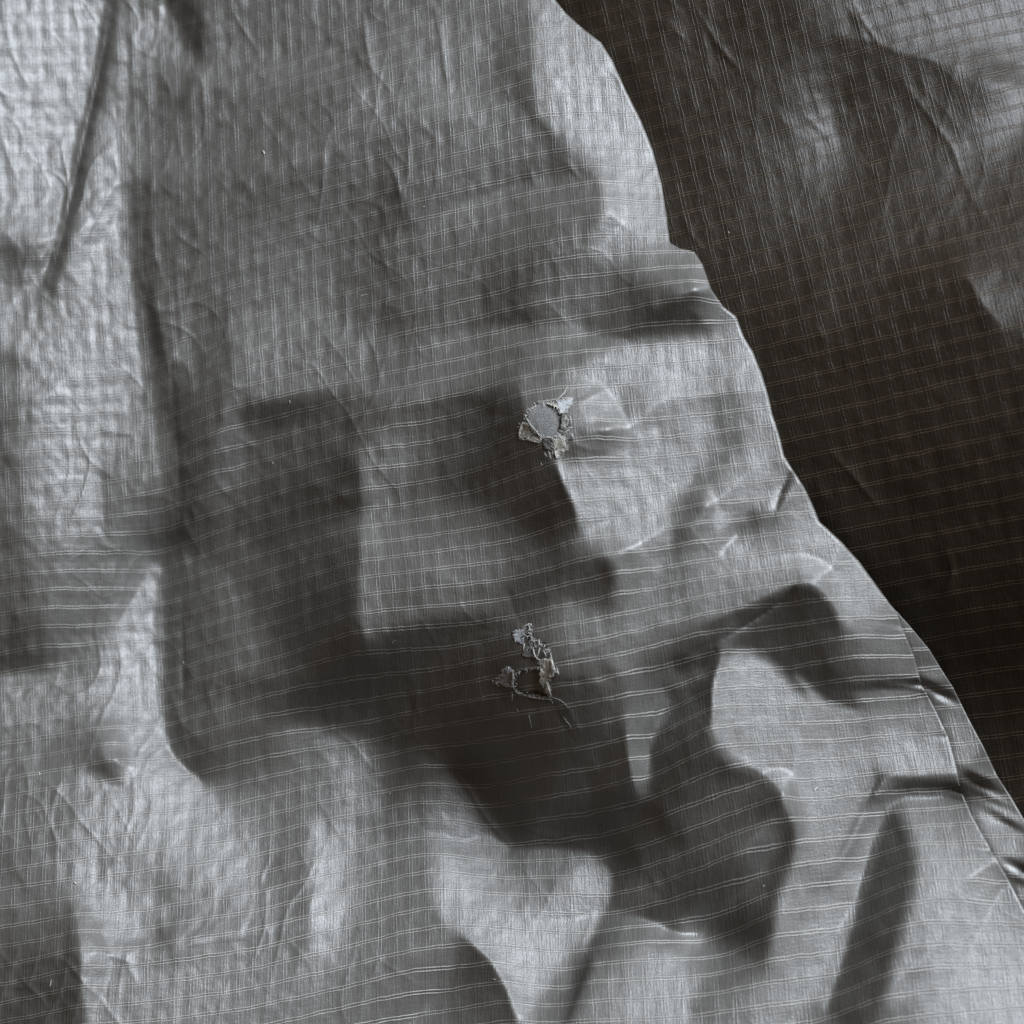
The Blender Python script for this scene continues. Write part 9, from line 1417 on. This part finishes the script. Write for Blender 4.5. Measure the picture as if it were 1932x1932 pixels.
# loose threads one can pick out
def threads_at(z, items):
    for s, r in items:
        bm = bmesh.new(); raw = zone(z, s)
        x, y, t_ = densify(raw, 2.2)
        r *= .72; tube(bm, [(float(x[k]), float(y[k]), 2.2+2.2*math.sin(math.pi*float(t_[k]))) for k in range(len(x))], r)
        part('loose_thread', bm, MAT_THREAD)
threads_at(Z1, [("930,335 980,270 1010,235 1050,250 1020,205 1060,165",.7), ("985,290 1040,285 1130,292",.7), ("715,335 790,322 880,318 940,300",.8), ("990,460 1050,470 1075,445",.8),
    ("1000,700 1045,665 1090,650",.8), ("1040,640 1085,610 1120,622",.7), ("1090,490 1122,530 1105,600",.7), ("575,480 600,530 640,590 700,660 770,742",.8), ("560,560 520,640 500,690 515,740",.7),
    ("795,742 850,748 900,738",.7), ("1110,690 1140,760",.6), ("640,770 700,800 740,795",.7), ("920,890 950,935 940,975",.7), ("985,740 1020,800 1045,850",.6), ("800,910 830,960",.6), ("760,1020 775,1060",.5), ("850,890 860,940 880,990",.5)])
threads_at(Z2, [("545,405 585,392 625,350",.8), ("625,365 635,400 640,440",.8), ("650,350 645,385",.7), ("575,470 590,510 620,540 622,490",.7), ("575,575 560,610 580,630 560,660",.8), ("620,540 690,560 720,545",.6),
    ("740,530 770,560 740,590 735,615",.8), ("750,630 735,680 718,740",.9), ("790,650 810,690 825,730",.6), ("670,625 680,680 690,740 720,780 765,775",.9), ("870,680 880,740 885,800 905,870 930,930 965,915",.9),
    ("885,770 910,830 925,890",.8), ("940,850 955,910 970,945",.7), ("820,1015 860,1070 850,1120 862,1170 885,1180",.9), ("440,885 450,960 432,1060 450,1110 485,1130",.5), ("480,1135 560,1165 640,1195 720,1200 800,1222 890,1215",.4),
    ("435,1150 432,1240",.5), ("390,840 405,870 395,900",.6), ("680,1170 690,1195",.6), ("890,1240 895,1275",.5), ("625,1390 640,1470 660,1560",.3), ("1020,1420 1060,1470 1110,1540",.3), ("860,1190 960,1205 1040,1260 1080,1320",.3), ("490,1330 500,1360",.5)])
# short fuzz along the torn edges
def fringe(poly, seed, n, ln, skip=0.0):
    rng = random.Random(seed); bm = bmesh.new()
    x, y, t_ = densify(list(poly)+[poly[0]], 1.0)
    cx_, cy_ = float(x.mean()), float(y.mean())
    for _ in range(n):
        k = rng.randrange(len(x)-1); a = math.atan2(y[k]-cy_, x[k]-cx_)+rng.uniform(-1.3, 1.3)
        if rng.random() < .45: a += math.pi
        tube(bm, thread_pts(rng, float(x[k])+rng.uniform(-2, 2), float(y[k])+rng.uniform(-2, 2), a, rng.uniform(.4, 1)*ln, rng.uniform(.6, 2.4), .9), rng.uniform(.2, .4), 4)
    o = part('frayed_edge', bm, MAT_THREAD); o['kind'] = 'stuff'
    return o
fringe(HOLE1, 2, 150, 8)
fringe(HOLE2, 3, 90, 7)
fringe(SLIT, 4, 60, 7)
fringe(GAPS, 5, 30, 6)
fringe(zone(Z1, "905,770 1010,725 1045,800 1045,880 950,980 900,860"), 6, 90, 8)
fringe(zone(Z2, "750,790 880,760 905,860 905,950 830,1010 860,1100 862,1165 785,1070 748,945"), 8, 60, 6)
fringe(zone(Z1, "530,600 610,590 700,680 765,780 640,775 515,745"), 9, 70, 6)
fringe(zone(Z1, "945,340 1000,300 1130,290 1050,430 990,470"), 10, 60, 6)
fringe(zone(Z2, "225,1025 300,925 395,845 440,890 455,990 432,1080 380,1065"), 7, 70, 6)

# ------------------------------------------------------------------ lint lying on the cloth
def lint(x, y, ln, ang, r, label, bend=.25, kind='fibre', base=top, flat=False):
    rng = random.Random(int(x*7+y)); bm = bmesh.new()
    a = math.radians(ang); pts = []
    X_, Y_ = x-math.cos(a)*ln/2, y-math.sin(a)*ln/2
    for k in range(8):
        pts.append((X_, Y_, 1.0+r*.8+.5*math.sin(k))); X_ += math.cos(a)*ln/7; Y_ += math.sin(a)*ln/7; a += rng.uniform(-1, 1)*bend+bend*.5
    tube(bm, pts, r, 6, .3, base)
    if kind == 'curl':
        tube(bm, [(p[0]+ln*.9, p[1]-3+k*.3, p[2]) for k, p in enumerate(pts)], r*.8, 6, .3, base)
    me = bpy.data.meshes.new('lint_fleck'); bm.to_mesh(me); bm.free(); me.materials.append(MAT_LINT)
    for p in me.polygons: p.use_smooth = True
    o = bpy.data.objects.new('lint_fleck', me); COL.objects.link(o)
    o['label'] = label; o['category'] = 'lint'; o['group'] = 'lint flecks on the cloth'
def lowtop(x, y): return sample(HL, x, y)
LINT = [(498,287,9,60,1.9,'plump white lint fleck alone on the smooth grey cloth at upper left',.1,'fibre'),
 (682,557,9,-70,.9,'pair of tiny curled white fibres beside the faint light streak left of centre',.3,'curl'),
 (799,389,6,-80,.9,'tiny pale fibre left of the short vertical wrinkle above centre',.3,'fibre'),
 (547,758,7,75,1.2,'short white fleck at the top edge of the dark square shadow',.1,'fibre'),
 (346,1250,6,80,.8,'tiny pale fleck in the dark narrow fold left of centre',.1,'fibre'),
 (515,873,6,80,.7,'faint fleck within the dark brown shadow left of centre',.1,'fibre'),
 (142,1666,8,35,1.6,'white lint fleck on the bright bulge at lower left',.3,'fibre'),
 (96,1855,17,95,.9,'long pale fibre standing upright near the bottom left corner',.1,'fibre'),
 (741,1211,13,-70,.7,'thin slanting pale hair left of the lower torn hole',.12,'fibre'),
 (736,1497,7,-60,.8,'pale fleck on the rounded bulge below the dark hollow',.1,'fibre'),
 (899,1479,7,40,.7,'faint curved fibre inside the darkest hollow at bottom centre',.3,'fibre'),
 (933,1848,6,20,1.0,'small white fleck on the shaded wedge at bottom centre',.2,'fibre'),
 (1453,776,5,60,1.1,'tiny bright fleck right on the rolled edge of the torn panel',.1,'fibre'),
 (1379,788,9,-8,1.0,'small level white fleck just inside the rolled edge',.1,'fibre'),
 (1539,1488,13,-48,1.5,'pale slanting sliver on the bright cloth at lower right',.04,'fibre'),
 (1441,1671,6,-70,.9,'dim fleck on the shaded fold at lower right',.1,'fibre'),
 (75,1459,8,50,1.3,'crumb of white lint on the crinkled cloth by the left border',.4,'fibre'),
 (611,1553,6,80,1.0,'white speck at the head of the bright vertical streak near the bottom',.2,'fibre')]
for x, y, ln, ang, r, lab, bend, kind in LINT: lint(x, y, ln*.85, ang, r*.62, lab, bend, kind)
lint(1660, 12, 5, 30, .6, 'white speck on the darker underlying panel at the top border', .1, 'fibre', lowtop)
lint(1375, 438, 4, 60, .55, 'pale speck on the darker underlying panel beside the notch', .1, 'fibre', lowtop)
